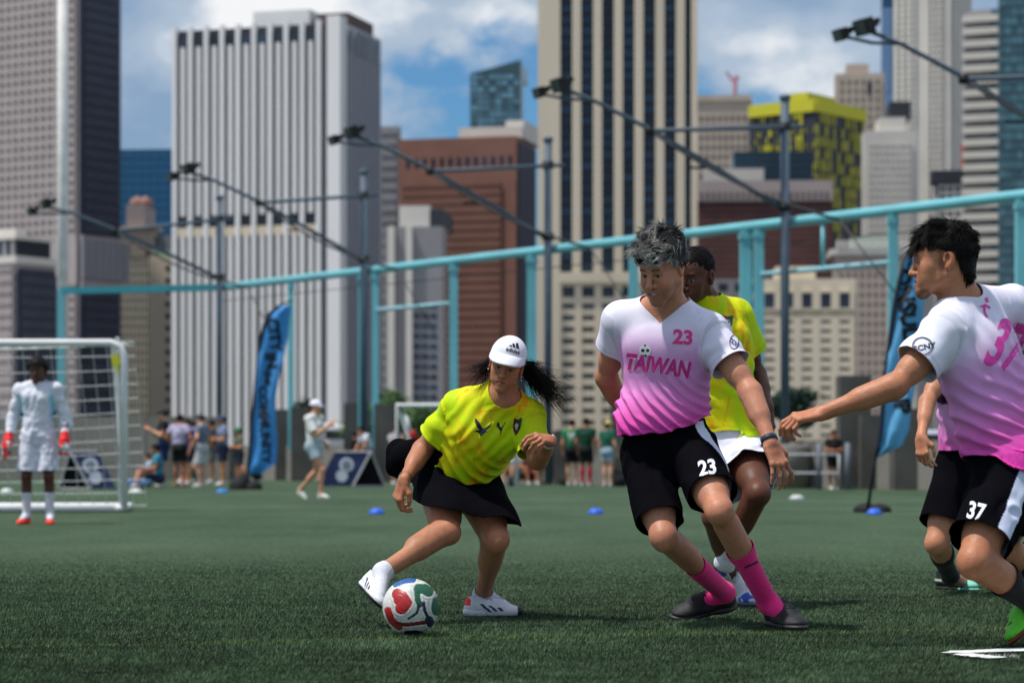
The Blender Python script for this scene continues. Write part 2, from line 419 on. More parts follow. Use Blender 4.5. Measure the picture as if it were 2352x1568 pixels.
def face_color(V, hd, M, s, w, skin, brow, lip, stub=0.0, eyes=.3, teeth=0, iris=(.02, .012, .008), lipf=False):
    q = ((V - hd) @ M.T) / s; q[:, 0] /= w
    x, y, z = q[:, 0], q[:, 1], q[:, 2]; ax = np.abs(x); n = len(V)
    C = np.tile(np.array(skin), (n, 1)); nz = vnoise(V * 60, 3) * .06 + vnoise(V * 18, 9) * .07; C = C * (1 + nz[:, None])
    head = (np.linalg.norm(q, axis=1) < .17) & (z > -.125)
    def mixc(m, col):
        nonlocal C
        m = (m * head)[:, None]; C = C * (1 - m) + np.array(col) * m
    mixc(.35 * np.exp(-((ax - .042) ** 2 + (z + .025) ** 2) / .018 ** 2) * (y > .02), np.array(skin) * np.array([1.05, .72, .66]))
    mixc(.4 * np.exp(-((ax) ** 2 + (z + .034) ** 2) / .014 ** 2) * (y > .09), np.array(skin) * np.array([1.05, .75, .7]))
    ear = (ax > .066) * (np.abs(y + .012) < .024) * (np.abs(z + .002) < .04)
    mixc(.45 * ear, np.array(skin) * np.array([1.1, .72, .66])); mixc(.75 * sstep(1.3, .5, ((y + .008) / .009) ** 2 + ((z - .001) / .016) ** 2) * (ax > .068), np.array(skin) * .28)
    if stub:
        m = sstep(-.040, -.058, z) * sstep(-.02, .03, y) * (1 - .6 * np.exp(-((z + .045) / .012) ** 2) * (ax < .01)); mixc(stub * m, np.array(brow) * .8 + np.array(skin) * .25)
    bz = .0225 + .004 * np.cos((ax - .028) / .02) - .0015
    mixc((.6 if lipf else .88) * np.exp(-((z - bz) / (.0030 if lipf else .0042)) ** 2) * sstep(.010, .016, ax) * sstep(.053, .044, ax) * (y > .04), brow)
    eo = ((ax - .031) / .0155) ** 2 + ((z + .0006) / .0055) ** 2
    front = y > .05
    mixc(sstep(1.15, .75, eo) * front, np.array((.50, .44, .40)) * (.5 + .5 * eyes))
    mixc(sstep(1.3, .7, ((ax - .031) / .0062) ** 2 + ((z + .001) / .0062) ** 2) * front * sstep(1.3, .9, eo), iris)
    mixc(.9 * np.exp(-((z - .0048 + ((ax - .031) / .0155) ** 2 * .004) / .0019) ** 2) * sstep(.019, .016, np.abs(ax - .031)) * front, (.012, .008, .006))
    lz = sstep(1.2, .8, (ax / .0235) ** 2 + ((z + .0668) / (.0115)) ** 2) * (y > .07); mixc(.75 * lz, lip)
    if teeth: mixc(sstep(1.25, .7, (ax / .0185) ** 2 + ((z + .0650 - 8 * ax ** 2) / .0052) ** 2) * (y > .07), (.80, .76, .66))
    else: mixc(.8 * np.exp(-((z + .0668) / .0016) ** 2) * (ax < .021) * (y > .07), np.array(lip) * .25)
    mixc(sstep(1.4, .6, ((ax - .0075) / .0045) ** 2 + ((z + .043) / .0032) ** 2) * (y > .09), np.array(skin) * .2)
    return np.clip(C, 0, 1)

def body_prims(J, o):
    s = o.get('s', 1.0); fem = o.get('fem', False); b = o.get('b', 1.0); fs = o.get('front', 1)
    pel, nk = J['pel'], J['nk']; u = nrm(nk - pel); r = orth(J['shB'] - J['shA'], u); f = fs * np.cross(r, u)
    rp = orth(J['hipB'] - J['hipA'], u); fp = fs * np.cross(rp, u)
    M = np.array([r, f, u]); Mp = np.array([rp, fp, u]); A = []
    wb = .94 if fem else 1.0
    A.append(ell(pel, np.array([.150 * b, .108 * b, .125]) * s, Mp, .05, 'torso'))
    for sg in (-1, 1): A.append(ell(pel - fp * .045 * s + rp * sg * .062 * s - u * .045 * s, np.array([.085, .085, .09]) * s, Mp, .05, 'torso'))
    A.append(ell(lerp(pel, nk, .36) + f * .005, np.array([.132 * b * wb, .10 * b, .15]) * s, M, .07, 'torso'))
    A.append(ell(lerp(pel, nk, .66), np.array([.155 * b * wb, .112 * b, .185]) * s, M, .07, 'torso'))
    if fem:
        for sg in (-1, 1): A.append(ell(lerp(pel, nk, .66) + f * .075 * s + r * sg * .072 * s, np.array([.066, .062, .066]) * s, M, .04, 'torso'))
    else:
        for sg in (-1, 1): A.append(ell(lerp(pel, nk, .76) + f * .068 * s + r * sg * .07 * s, np.array([.08, .045, .06]) * s, M, .05, 'torso'))
    sr = .052 if fem else .06
    A.append(cone(J['shA'], J['shB'], sr * s, sr * s, .06, 'torso'))
    for k in 'AB': A.append(cone(nk + u * .01, J['sh' + k] + u * .012, .055 * s, .045 * s, .06, 'torso'))
    hb = J['hd'] + (np.array([0, -.03, -.05]) * o.get('hs', 1)) @ J['hm']
    nr = .049 if fem else .058
    A.append(cone(nk - u * .02, hb, nr * 1.08 * s, nr * s, .035, 'neck'))
    for k in 'AB':
        sh, el, wr = J['sh' + k], J['el' + k], J['wr' + k]; ar = (.88 if fem else 1.0) * o.get('arm', 1.0) * s
        A.append(ell(sh, np.array([.058, .058, .058]) * ar, None, .05, 'arm' + k))
        A.append(cone(sh, el, .050 * ar, .040 * ar, .03, 'arm' + k))
        A.append(cone(lerp(sh, el, .35), lerp(sh, el, .7), .046 * ar, .045 * ar, .03, 'arm' + k))
        A.append(cone(el, wr, .040 * ar, .027 * ar, .02, 'arm' + k))
        A.append(cone(lerp(el, wr, .08), lerp(el, wr, .45), .0415 * ar, .037 * ar, .03, 'arm' + k))
        hip, kn, an = J['hip' + k], J['kn' + k], J['an' + k]; lr = o.get('leg', 1.0) * s
        A.append(cone(hip, kn, .086 * lr, .053 * lr, .05, 'leg' + k))
        A.append(cone(lerp(hip, kn, .25), lerp(hip, kn, .7), .081 * lr, .064 * lr, .04, 'leg' + k))
        A.append(cone(kn, an, .047 * lr, .034 * lr, .03, 'leg' + k))
        kb = kn - (hip * .5 + an * .5); sd = nrm(an - kn)
        kf = orth(kb, sd) if np.linalg.norm(kb) > .04 else orth(f, sd)
        A.append(ell(kn + kf * .026 * lr, np.array([.032, .032, .036]) * lr, None, .03, 'leg' + k))
        A.append(cone(kn + kf * .018 * lr + sd * .05, kn + kf * .012 * lr + sd * .16, .026 * lr, .024 * lr, .025, 'leg' + k))
        Lc = np.linalg.norm(an - kn)
        A.append(cone(kn + sd * .17 * Lc - kf * .024 * lr, kn + sd * .42 * Lc - kf * .022 * lr, .046 * lr, .045 * lr, .04, 'leg' + k))
        if 'toe' + k in J: A.append(cone(an, lerp(J['heel' + k], J['toe' + k], .7) + J['fup' + k] * .04 * s, .034 * s, .024 * s, .03, 'foot' + k))
    return A, dict(u=u, r=r, f=f, rp=rp, fp=fp, M=M, Mp=Mp)

def shoe(parent, heel, toe, up, style, s=1.0, width=1.0, h=.004):
    """heel and toe: points at the bottom of the sole"""
    d = nrm(toe - heel); up = orth(up, d); x = np.cross(d, up); L = np.linalg.norm(toe - heel) / .27; M = np.array([x, d, up])
    T = lambda *q: heel + (np.array(q) * L * np.array([width, 1, 1])) @ M
    A = []
    e = lambda c, R, k: A.append(ell(T(*c), np.array(R) * L * np.array([width, 1, 1]), M, k, 'u'))
    e((0, .046, .042), (.032, .047, .046), .02); e((0, .155, .032), (.043, .085, .030), .03); e((0, .207, .025), (.042, .060, .023), .02)
    A.append(cone(T(0, .055, .055), T(0, .160, .050), .034 * L, .033 * L, .03)); A.append(cone(T(0, .058, .06), T(0, .052, .092), .034 * L, .039 * L, .02))
    A.append(cone(T(0, .095, .076), T(0, .170, .044), .022 * L, .021 * L, .025))
    V, Q = extract(A, h)
    q = ((V - heel) @ M.T) / L; top = q[:, 2] - (.094 - .16 * np.clip(q[:, 1] - .07, 0, .05) + .10 * np.clip(.03 - q[:, 1], 0, .04))
    V, Tn = clip(V, Q, np.where(q[:, 1] < .125, top, -1))
    q = ((V - heel) @ M.T) / L
    V, Tn = clip(V, Tn, .008 - q[:, 2]); q = ((V - heel) @ M.T) / L
    col = style['upper'](q)
    ob = make_mesh('shoe', V, Tn, mat('shoe_fabric', attr=True, rough=.6, var=.08, vscale=60, bump=.25, bscale=220), parent, col=col, solid=.004)
    B = []
    eb = lambda c, R, k: B.append(ell(T(*c), np.array(R) * L * np.array([width, 1, 1]), M, k, 's'))
    th = style.get('sole_h', .016)
    eb((0, .050, th * .9), (.038, .056, th * 1.25), .01); eb((0, .11, th * .9), (.036, .08, th * 1.15), .02); eb((0, .195, th * .9), (.047, .082, th * 1.2), .02)
    V, Q = extract(B, h); qs = ((V - heel) @ M.T) / L; V, Q = clip(V, Q, -qs[:, 2] + .0005); qs = ((V - heel) @ M.T) / L; V, Q = clip(V, Q, qs[:, 2] - th * 1.75); qs = ((V - heel) @ M.T) / L
    make_mesh('sole', V, Q, mat('shoe_sole', attr=True, rough=.55, var=.06), ob, col=style['sole'](qs), solid=.003)
    if style.get('lace') is not None:
        mb = MB(); zs = np.linspace(.15, .02, 66)
        def sz(x, y, up_=.0015):
            pt = np.array([T(x, y, z) for z in zs]); d = sdf_pts(A, pt); k = np.argmax(d < 0); return T(x, y, zs[k] + up_)
        for i in range(6):
            yy = .098 + i * .0165; w_ = .021 - .001 * i
            mb.tube([sz(-w_, yy), sz(-w_ * .4, yy + .003, .004), sz(w_ * .4, yy + .003, .004), sz(w_, yy)], .0026 * L, 5)
            if i < 5:
                mb.tube([sz(-w_, yy), sz(0, yy + .009, .006), sz(w_, yy + .0165)], .0024 * L, 5); mb.tube([sz(w_, yy), sz(0, yy + .009, .006), sz(-w_, yy + .0165)], .0024 * L, 5)
        for sg in (-1, 1):
            mb.tube([sz(0, .1, .004), sz(sg * .018, .096, .014), sz(sg * .034, .104, .010), sz(sg * .020, .110, .006), sz(0, .102, .005)], .0024 * L, 5)
            mb.tube([sz(0, .1, .004), sz(sg * .02, .115, .008), sz(sg * .033, .128, .003)], .0022 * L, 5)
        mb.build('lace', mat('lace_' + style['name'], style['lace'], .8), ob, smooth=True)
    return ob

def garment(name, parent, A, h, cuts, col, material, folds=None, solid=.003, over=None, gap=.010):
    """A: shape; cuts: list of functions(V) -> scalar, negative is kept; folds(V, N) -> displacement along the normal"""
    V, Q = extract(A, h); T = tri(Q)
    for c in cuts: V, T = clip(V, T, c(V))
    C = col(V)
    if folds is not None:
        N = normals(V, T); V = V + N * folds(V, N)[:, None]
    if over is not None:
        N = normals(V, T); lim = V.min(0) - .05, V.max(0) + .05; ov = [p for p in over if p.op == 'u' and (p.lo < lim[1]).all() and (p.hi > lim[0]).all()]
        for _ in range(2): V = V + N * np.clip(gap - sdf_pts(ov, V), 0, .05)[:, None]
    ob = make_mesh(name, V, T, material, parent, col=C, solid=solid)
    return ob, V, T
def strands(roots, dirs, lens, cols, wid=.0016, K=7, curl=.35, grav=0.0, flow=None, seed=0, step_fn=None, freq=28.0):
    """tapered three-sided hair strands grown from the scalp; returns V, T, C"""
    n = len(roots); p = roots.copy(); d = dirs / (np.linalg.norm(dirs, axis=1)[:, None] + 1e-9)
    pts = [p.copy()]
    ph = vnoise(roots * 31, seed + 7)[:, None] * 2
    for j in range(K - 1):
        nz = np.stack([vnoise(p * freq + ph, seed + a) for a in range(3)], 1)
        d = d + curl * nz
        d[:, 2] -= grav
        if flow is not None: d = d + flow(p)
        d /= np.linalg.norm(d, axis=1)[:, None] + 1e-9
        p = p + d * (lens / (K - 1))[:, None]
        if step_fn is not None: p = step_fn(p)
        pts.append(p.copy())
    Pt = np.stack(pts, 1)                                 # n,K,3
    tan = np.gradient(Pt, axis=1); tan /= np.linalg.norm(tan, axis=2)[..., None] + 1e-9
    ref = np.array([.3, -.9, .3]); a = np.cross(tan, ref); a /= np.linalg.norm(a, axis=2)[..., None] + 1e-9; b = np.cross(tan, a)
    w = wid * np.linspace(1, .15, K)[None, :, None] * (.7 + .6 * rng.random((n, 1, 1)))
    ring = [Pt + w * (math.cos(t) * a + math.sin(t) * b) for t in (0, 2.094, 4.189)]
    V = np.stack(ring, 2).reshape(-1, 3)                  # index ((s*K)+j)*3+c
    s = np.arange(n)[:, None, None] * K * 3; j = np.arange(K - 1)[None, :, None] * 3; c = np.arange(3)[None, None, :]
    i0 = s + j + c; i1 = s + j + (c + 1) % 3
    Qd = np.stack([i0, i1, i1 + 3, i0 + 3], -1).reshape(-1, 4)
    return V, Qd, np.repeat(cols, K * 3, axis=0)
def cap_mesh(hd, M, s, infl, line, h=.005, w=1.0, shape=None):
    """close-fitting hair shell; line(q) < 0 is hair"""
    T = lambda *q: hd + (np.array(q) * s * np.array([w, 1, 1])) @ M
    A = [ell(T(0, -.020, .036), (np.array([.073, .096, .086]) + infl) * s * np.array([w, 1, 1]), M, .03), ell(T(0, .020, .046), (np.array([.060, .064, .052]) + infl) * s, M, .04)]
    if shape: A += shape(T, M, s)
    V, Q = extract(A, h); q = ((V - hd) @ M.T) / s
    V, Tn = clip(V, Q, line(q))
    return V, Tn
def join_parts(parts):
    Vs, fs, Cs, n = [], [], [], 0
    for V, f, C in parts:
        Vs.append(V); Cs.append(C); fs.append(np.asarray(f) + n); n += len(V)
    return np.concatenate(Vs), fs, np.concatenate(Cs)

# flat print that follows the cloth: 2-D outlines laid on a garment along the direction it faces
from mathutils.geometry import tessellate_polygon
def subdiv2(V, T, k):
    for _ in range(k):
        e = {}; V = list(map(tuple, V)); out = []
        def m(a, b):
            kk = (a, b) if a < b else (b, a)
            if kk not in e: e[kk] = len(V); V.append(tuple((np.array(V[a]) + np.array(V[b])) / 2))
            return e[kk]
        for a, b, c in T:
            x, y, z = m(a, b), m(b, c), m(c, a); out += [(a, x, z), (x, b, y), (z, y, c), (x, y, z)]
        T = out
    return np.array(V), np.array(T)
def text2d(s, bold=.0, size=1.0, shear=0.0):
    cu = bpy.data.curves.new('text', 'FONT'); cu.body = s; cu.size = 1.0; cu.offset = bold; cu.shear = shear; cu.align_x = 'CENTER'; cu.resolution_u = 4
    o = bpy.data.objects.new('text', cu); COL.objects.link(o); me = bpy.data.meshes.new_from_object(o)
    V = np.array([v.co[:2] for v in me.vertices]); me.calc_loop_triangles(); T = [tuple(t.vertices) for t in me.loop_triangles]
    bpy.data.objects.remove(o); bpy.data.curves.remove(cu); bpy.data.meshes.remove(me)
    V = V - (V.min(0) + V.max(0)) / 2; V = V / (V[:, 1].max() - V[:, 1].min()) * size
    return V, T
def poly2d(loops):
    Vs, Ts, n = [], [], 0
    for lp in loops:
        t = tessellate_polygon([[Vector((x, y, 0)) for x, y in lp]]); Vs += lp; Ts += [tuple(i + n for i in k) for k in t]; n += len(lp)
    return np.array(Vs, float), Ts
def circle2d(cx, cy, r, n=20, r2=None):
    if r2 is None: return [(cx + r * math.cos(2 * math.pi * k / n), cy + r * math.sin(2 * math.pi * k / n)) for k in range(n)]
def ring2d(cx, cy, r, w, n=24):
    V = []; T = []
    for k in range(n):
        a = 2 * math.pi * k / n; V += [(cx + r * math.cos(a), cy + r * math.sin(a)), (cx + (r - w) * math.cos(a), cy + (r - w) * math.sin(a))]
        i, j = 2 * k, 2 * ((k + 1) % n); T += [(i, j, j + 1), (i, j + 1, i + 1)]
    return np.array(V), T
def decal(name, shape, cx, cy, sx, sy, rot, surf, color, parent, lift=.0016, k=2, skew=0.0, arc=0.0, rough=.65):
    V, T = subdiv2(shape[0], shape[1], k); a = math.radians(rot)
    X = V[:, 0] * sx; Yv = V[:, 1] * sy + skew * X + arc * X * X
    px = cx + X * math.cos(a) - Yv * math.sin(a); py = cy - (X * math.sin(a) + Yv * math.cos(a))
    bvh = surf; O = Vector((0, 0, CAMZ)); W = np.zeros((len(V), 3)); ok = np.zeros(len(V), bool)
    for i in range(len(V)):
        d = Vector(((px[i] - CX) / F, 1, (HY - py[i]) / F)).normalized(); h = bvh.ray_cast(O, d)
        if h[0] is not None: nn = h[1] if h[1].dot(d) < 0 else -h[1]; W[i] = h[0] + nn * lift; ok[i] = True
    T = T[ok[T].all(1)]
    if len(T) == 0: return None
    used = np.zeros(len(W), bool); used[T.ravel()] = True; idx = np.cumsum(used) - 1
    c = tuple(color); mn = 'print_%02x%02x%02x' % tuple(int(max(0, min(1, k)) * 255) for k in c)
    return make_mesh(name, W[used], idx[T], mat(mn, c, rough, var=.05), parent)
def bvh_of(V, T): return BVHTree.FromPolygons([Vector(v) for v in V], [tuple(int(i) for i in t) for t in tri(T)])

CLOTHB = lambda: mat('dark_cloth', attr=True, rough=.9, var=.1, vscale=9, bump=.08, bscale=260, spec=.02)
SKIN = lambda: mat('skin', attr=True, rough=.5, var=.07, vscale=45, bump=.15, bscale=120, spec=.36, sss=.06)
CLOTH = lambda: mat('jersey_cloth', attr=True, rough=.62, var=.03, vscale=9, bump=.08, bscale=260, spec=.16)
HAIR = lambda: mat('hair_strands', attr=True, rough=.5, var=.05, spec=.07)

def build_body(root, J, o, h=.0045, fine=True):
    A, Fm = body_prims(J, o)
    hp, T = head_prims(J['hd'], J['hm'], o.get('hs', 1), o.get('hw', 1), o.get('jaw', 1), o.get('nose', 1), o.get('open', 0), o.get('fem', False), o.get('smile', 0))
    hands = []
    for k in 'AB':
        if 'hand' + k in o:
            hh = hand_prims(J['wr' + k], *o['hand' + k]); hands.append(hh)
    allp = A + hp + [p for g in hands for p in g]
    fb = []
    if fine:
        u = [p for p in hp if p.op == 'u']; fb.append((np.min([p.lo for p in u], 0) - .01, np.max([p.hi for p in u], 0) + .01, o.get('hf', .0024)))
        for g in hands: fb.append((np.min([p.lo for p in g], 0) - .008, np.max([p.hi for p in g], 0) + .008, o.get('hh', .0024)))
    V, Q = extract(allp, h, fb)
    C = face_color(V, J['hd'], J['hm'], o.get('hs', 1), o.get('hw', 1), o['skin'], o.get('brow', (.02, .015, .01)), o.get('lip', np.array(o['skin']) * np.array([.95, .5, .5])), o.get('stub', 0), teeth=o.get('open', 0) > .8, lipf=o.get('fem', False))
    for kk in 'AB':
        for jn, rr in (('kn', .06), ('el', .045), ('wr', .09)):
            m = np.exp(-(np.linalg.norm(V - J[jn + kk], axis=1) / (rr * 1.3)) ** 2)[:, None] * .5; C = C * (1 - m) + C * np.array([1.04, .80, .76]) * m
    C = C * (1 + .10 * fbm(V * 11, 17) + .05 * vnoise(V * 140, 5))[:, None]
    if 'paint' in o: C = o['paint'](V, C)
    make_mesh('body', V, Q, SKIN(), root, col=C)
    return allp, Fm

def coneT(V, a, b):
    ba = b - a; t = ((V - a) @ ba) / (ba @ ba); q = V - a - t[:, None] * ba; return t, np.linalg.norm(q, axis=1)

def shirt_prims(J, Fm, o, e=.02, hemw=.165, hemd=.125, slv=.6, slr=(.075, .082), hem_at=None, drop=.02):
    s = o.get('s', 1.0); b = o.get('b', 1.0); pel, nk = J['pel'], J['nk']; M, Mp = Fm['M'], Fm['Mp']; u, f, r = Fm['u'], Fm['f'], Fm['r']; A = []
    fem = o.get('fem', False); wb = .95 if fem else 1
    A.append(ell(lerp(pel, nk, .66), np.array([.152 * b * wb + e, .106 * b + e, .19]) * s, M, .06, 'torso'))
    hem = hem_at if hem_at is not None else lerp(pel, nk, -.02)
    A.append(cone(lerp(pel, nk, .62), hem - u * drop, (.152 * b + e) * s, hemw * s, .06, 'torso', flat=f, fs=.74))
    if fem:
        for sg in (-1, 1): A.append(ell(lerp(pel, nk, .66) + f * .072 * s + r * sg * .068 * s, np.array([.074, .074, .075]) * s, M, .05, 'torso'))
    else:
        for sg in (-1, 1): A.append(ell(lerp(pel, nk, .76) + f * .066 * s + r * sg * .07 * s, np.array([.084, .054, .065]) * s, M, .06, 'torso'))
    sr = (.052 if fem else .06) + e * .35
    A.append(cone(J['shA'], J['shB'], sr * s, sr * s, .06, 'torso'))
    for k in 'AB': A.append(cone(nk - u * .005, J['sh' + k] + u * .010, (.058 + e * .6) * s, (.046 + e * .5) * s, .05, 'torso'))
    for k in 'AB':
        sh, el = J['sh' + k], J['el' + k]; end = lerp(sh, el, slv + .12)
        A.append(cone(lerp(sh, el, .02), end, slr[0] * s, slr[1] * s, .045, 'slv' + k))
    return A
def shirt_cuts(A, J, Fm, hem_fn, slv, neck_fn):
    def sleeve(k):
        def g(V):
            t, _ = coneT(V, J['sh' + k], J['el' + k]); ds = sdf_pts(A, V, ('slv' + k,)); dt = sdf_pts(A, V, ('torso',))
            sv = slv[k] if isinstance(slv, dict) else slv
            return np.where(ds < dt + .03, t - sv, -1.0)
        return g
    return [hem_fn, sleeve('A'), sleeve('B'), neck_fn]
def loc(V, o, M): return (V - o) @ M.T
def crew(J, Fm, R=.074, front=.045, back=-.01, vdepth=None, vk=.62, off=.0, base=.012):
    c = J['nk'] + Fm['f'] * off
    def g(V):
        q = loc(V, c, Fm['M']); rr = np.sqrt(q[:, 0] ** 2 + q[:, 1] ** 2)
        z0 = np.where(q[:, 1] > 0, -(front) * np.clip(q[:, 1] / R, 0, 1) + base, base - .004)
        cut = np.minimum(R - rr, (q[:, 2] - z0))
        if vdepth is not None:
            v = np.minimum((q[:, 2] + vdepth) * vk - np.abs(q[:, 0]), q[:, 1]); v = np.minimum(v, R * 1.15 - np.abs(q[:, 0])); cut = np.maximum(cut, v)
        return cut
    return g
def shorts_prims(J, Fm, o, e=.022, t_end=(.75, .75), r0=.105, r1=.112):
    s = o.get('s', 1.0); b = o.get('b', 1.0); pel = J['pel']; A = [ell(pel, np.array([.152 * b + e, .112 * b + e, .15]) * s, Fm['Mp'], .05, 'torso')]
    for sg in (-1, 1): A.append(ell(pel - Fm['fp'] * .045 * s + Fm['rp'] * sg * .062 * s - Fm['u'] * .045 * s, np.array([.088, .088, .09]) * s + e * .8, Fm['Mp'], .05, 'torso'))
    A.append(cone(pel, lerp(pel, J['nk'], .2), (.14 * b + e) * s, (.135 * b + e) * s, .04, 'torso', flat=Fm['fp'], fs=.76))
    for i, k in enumerate('AB'):
        hip, kn = J['hip' + k], J['kn' + k]
        A.append(cone(hip, lerp(hip, kn, t_end[i] + .12), r0 * s, r1 * s, .045, 'leg' + k))
    return A
def tuck(J, Fm, f=None, d=.028):
    def g(V, N):
        h = loc(V, J['pel'], Fm['M'])[:, 2]; t = sstep(-.03, .06, h); return (f(V, N) * (1 - t) if f else 0) - d * t
    return g
def shorts_cuts(A, J, Fm, t_end, waist=.16, slant=(0, 0)):
    def leg(i, k):
        def g(V):
            t, _ = coneT(V, J['hip' + k], J['kn' + k]); o = 'B' if k == 'A' else 'A'
            return np.where(sdf_pts(A, V, ('leg' + k,)) < sdf_pts(A, V, ('leg' + o, 'torso')) + .004, t - t_end[i], -1.0)
        return g
    W = lerp(J['pel'], J['nk'], waist)
    return [leg(0, 'A'), leg(1, 'B'), lambda V: (V - W) @ Fm['u']]
def sock(parent, J, k, t0, t1, r=.006, lr=1.0, color=(1, 1, 1), prims=None, h=.0045, rib=.0012, pat=None):
    kn, an = J['kn' + k], J['an' + k]; end = an
    B = [p for p in prims if p.grp in ('leg' + k, 'foot' + k)]
    V, Q = extract(B, h); t, d = coneT(V, kn, an); N = normals(V, Q)
    V = V + N * (r + rib * np.sin(t * 260) * (t < t0 + .09))[:, None]; t, d = coneT(V, kn, an)
    V, T = clip(V, Q, t0 - t); t, _ = coneT(V, kn, an); V, T = clip(V, T, t - t1)
    C = np.tile(np.array(color), (len(V), 1)) * (1 + .05 * vnoise(V * 90, 4))[:, None]
    if pat: C = pat(V, C)
    return make_mesh('sock', V, T, mat('sock_knit', attr=True, rough=.85, var=.06, vscale=60, bump=.4, bscale=350, sheen=.1), parent, col=C, solid=.002), V, T
# ---------------------------------------------------------------- the setting: turf, surroundings, skyline
def turf_mat():
    m = bpy.data.materials.new('artificial_turf'); m.use_nodes = True; nt = m.node_tree; N = nt.nodes; L = nt.links; b = N['Principled BSDF']
    b.inputs['Roughness'].default_value = .85; b.inputs['Specular IOR Level'].default_value = .15
    t = N.new('ShaderNodeTexCoord')
    def noise(scale, sc, detail=4):
        mp = N.new('ShaderNodeMapping'); mp.inputs['Scale'].default_value = sc; L.new(t.outputs['Object'], mp.inputs['Vector'])
        n = N.new('ShaderNodeTexNoise'); n.inputs['Scale'].default_value = scale; n.inputs['Detail'].default_value = detail; n.inputs['Roughness'].default_value = .65; L.new(mp.outputs['Vector'], n.inputs['Vector']); return n
    a = noise(.55, (1, .35, 1)); c = noise(24, (1, .5, 1), 6)
    r1 = N.new('ShaderNodeValToRGB'); r1.color_ramp.elements[0].position = .34; r1.color_ramp.elements[0].color = (.038, .068, .036, 1); r1.color_ramp.elements[1].position = .66; r1.color_ramp.elements[1].color = (.066, .108, .058, 1); L.new(a.outputs['Fac'], r1.inputs['Fac'])
    r2 = N.new('ShaderNodeMapRange'); r2.inputs['From Min'].default_value = .3; r2.inputs['From Max'].default_value = .7; r2.inputs['To Min'].default_value = .42; r2.inputs['To Max'].default_value = 1.55; L.new(c.outputs['Fac'], r2.inputs['Value'])
    v = N.new('ShaderNodeVectorMath'); v.operation = 'SCALE'; L.new(r1.outputs['Color'], v.inputs[0]); L.new(r2.outputs['Result'], v.inputs['Scale']); L.new(v.outputs['Vector'], b.inputs['Base Color'])
    n3 = noise(70, (1, .6, 1), 4); bp = N.new('ShaderNodeBump'); bp.inputs['Strength'].default_value = .8; bp.inputs['Distance'].default_value = .02; L.new(n3.outputs['Fac'], bp.inputs['Height']); L.new(bp.outputs['Normal'], b.inputs['Normal'])
    return m
KF = 1.2; FA = np.array([-7.55, 62.8]) * KF; FB = np.array([8.75, 40.5]) * KF; FD = (FB - FA) / np.linalg.norm(FB - FA); FN = np.array([-FD[1], FD[0]])   # fence line; FN points away from the pitch
if FN[1] < 0: FN = -FN
def fence_s(px):
    """distance along the fence line where the line of sight through column px meets it"""
    k = (px - CX) / F; return (k * FA[1] - FA[0]) / (FD[0] - k * FD[1])
def fpt(s, z, off=0.0): p = FA + FD * s + FN * off; return np.array([p[0], p[1], z])

def ground():
    mb = MB(); mb.abox((-2500, -60, -1.0), (2500, 4000, -.05)); tag(mb.build('ground', mat('city_ground', (.16, .16, .155), .9, vscale=.05)), kind='structure')
    V = [(-60, -8, 0), (60, -8, 0), (60, 20, 0)]
    # pitch reaches the wall line
    a = FA + FN * -.3 - FD * 60; b = FB + FN * -.3 + FD * 70
    e = FA - FN * .3
    poly = [(-70, -10, 0), (FB[0] + FD[0] * 60, -10, 0), (FB[0] + FD[0] * 60, FB[1] + FD[1] * 60, 0), (e[0], e[1] + 1.2, 0), (-70, e[1] + 3.0, 0)]
    poly = np.array(poly); o = make_mesh('pitch', poly, [np.array([[0, 1, 2], [0, 2, 3], [0, 3, 4]])], turf_mat(), smooth=False); tag(o, kind='structure')
    # painted lines
    def line(px0, py0, px1, py1, w, c, nm):
        p0, p1 = G(px0, py0), G(px1, py1); d = nrm(p1 - p0); s = np.cross((0, 0, 1), d) * w / 2; n = 60; V = []; 
        for i in range(n + 1):
            q = lerp(p0, p1, i / n); j = .15 * w * np.sin(i * 1.7) * np.sin(i * .6); V += [q + s + s * j + (0, 0, .006), q - s + s * j + (0, 0, .006)]
        Q = [(2 * i, 2 * i + 2, 2 * i + 3, 2 * i + 1) for i in range(n)]
        tag(make_mesh('painted_line', V, np.array(Q), mat('line_' + nm, c, .9, var=.5, vscale=9), smooth=False), kind='structure')
    line(-200, 1163, 2700, 1171, .13, (.16, .22, .17), 'pale_far'); line(-200, 1136, 2500, 1141, .16, (.16, .22, .17), 'pale_far')
    line(900, 1148, 2400, 1152, .12, (.20, .27, .20), 'white_far'); line(2010, 1180, 2330, 1182, .09, (.4, .42, .4), 'white_mid')
    pass
    def mark(pts, w):
        V = []; n = 40; P3 = [G(*p) for p in pts]; d = nrm(P3[-1] - P3[0]); s = np.cross((0, 0, 1), d)
        for i in range(n + 1):
            t = i / n; q = lerp(P3[0], P3[-1], t); ww = w * min(1, 8 * t + .15) * (1 + .35 * vnoise(np.array([[i * .55, 0, w * 50]]), 4)[0]); V += [q + s * ww * .5 + (0, 0, .013), q - s * ww * .5 + (0, 0, .013)]
        tag(make_mesh('painted_line', V, np.array([(2 * i, 2 * i + 2, 2 * i + 3, 2 * i + 1) for i in range(n)]), mat('line_white', (.66, .68, .66), .9, var=.3, vscale=25), smooth=False), kind='structure')
    mark([(2163, 1506), (2600, 1488)], .10); mark([(2200, 1508), (2292, 1518)], .085)
    line(-100, 1118, 2400, 1135, .35, (.03, .085, .035), 'green_strip')

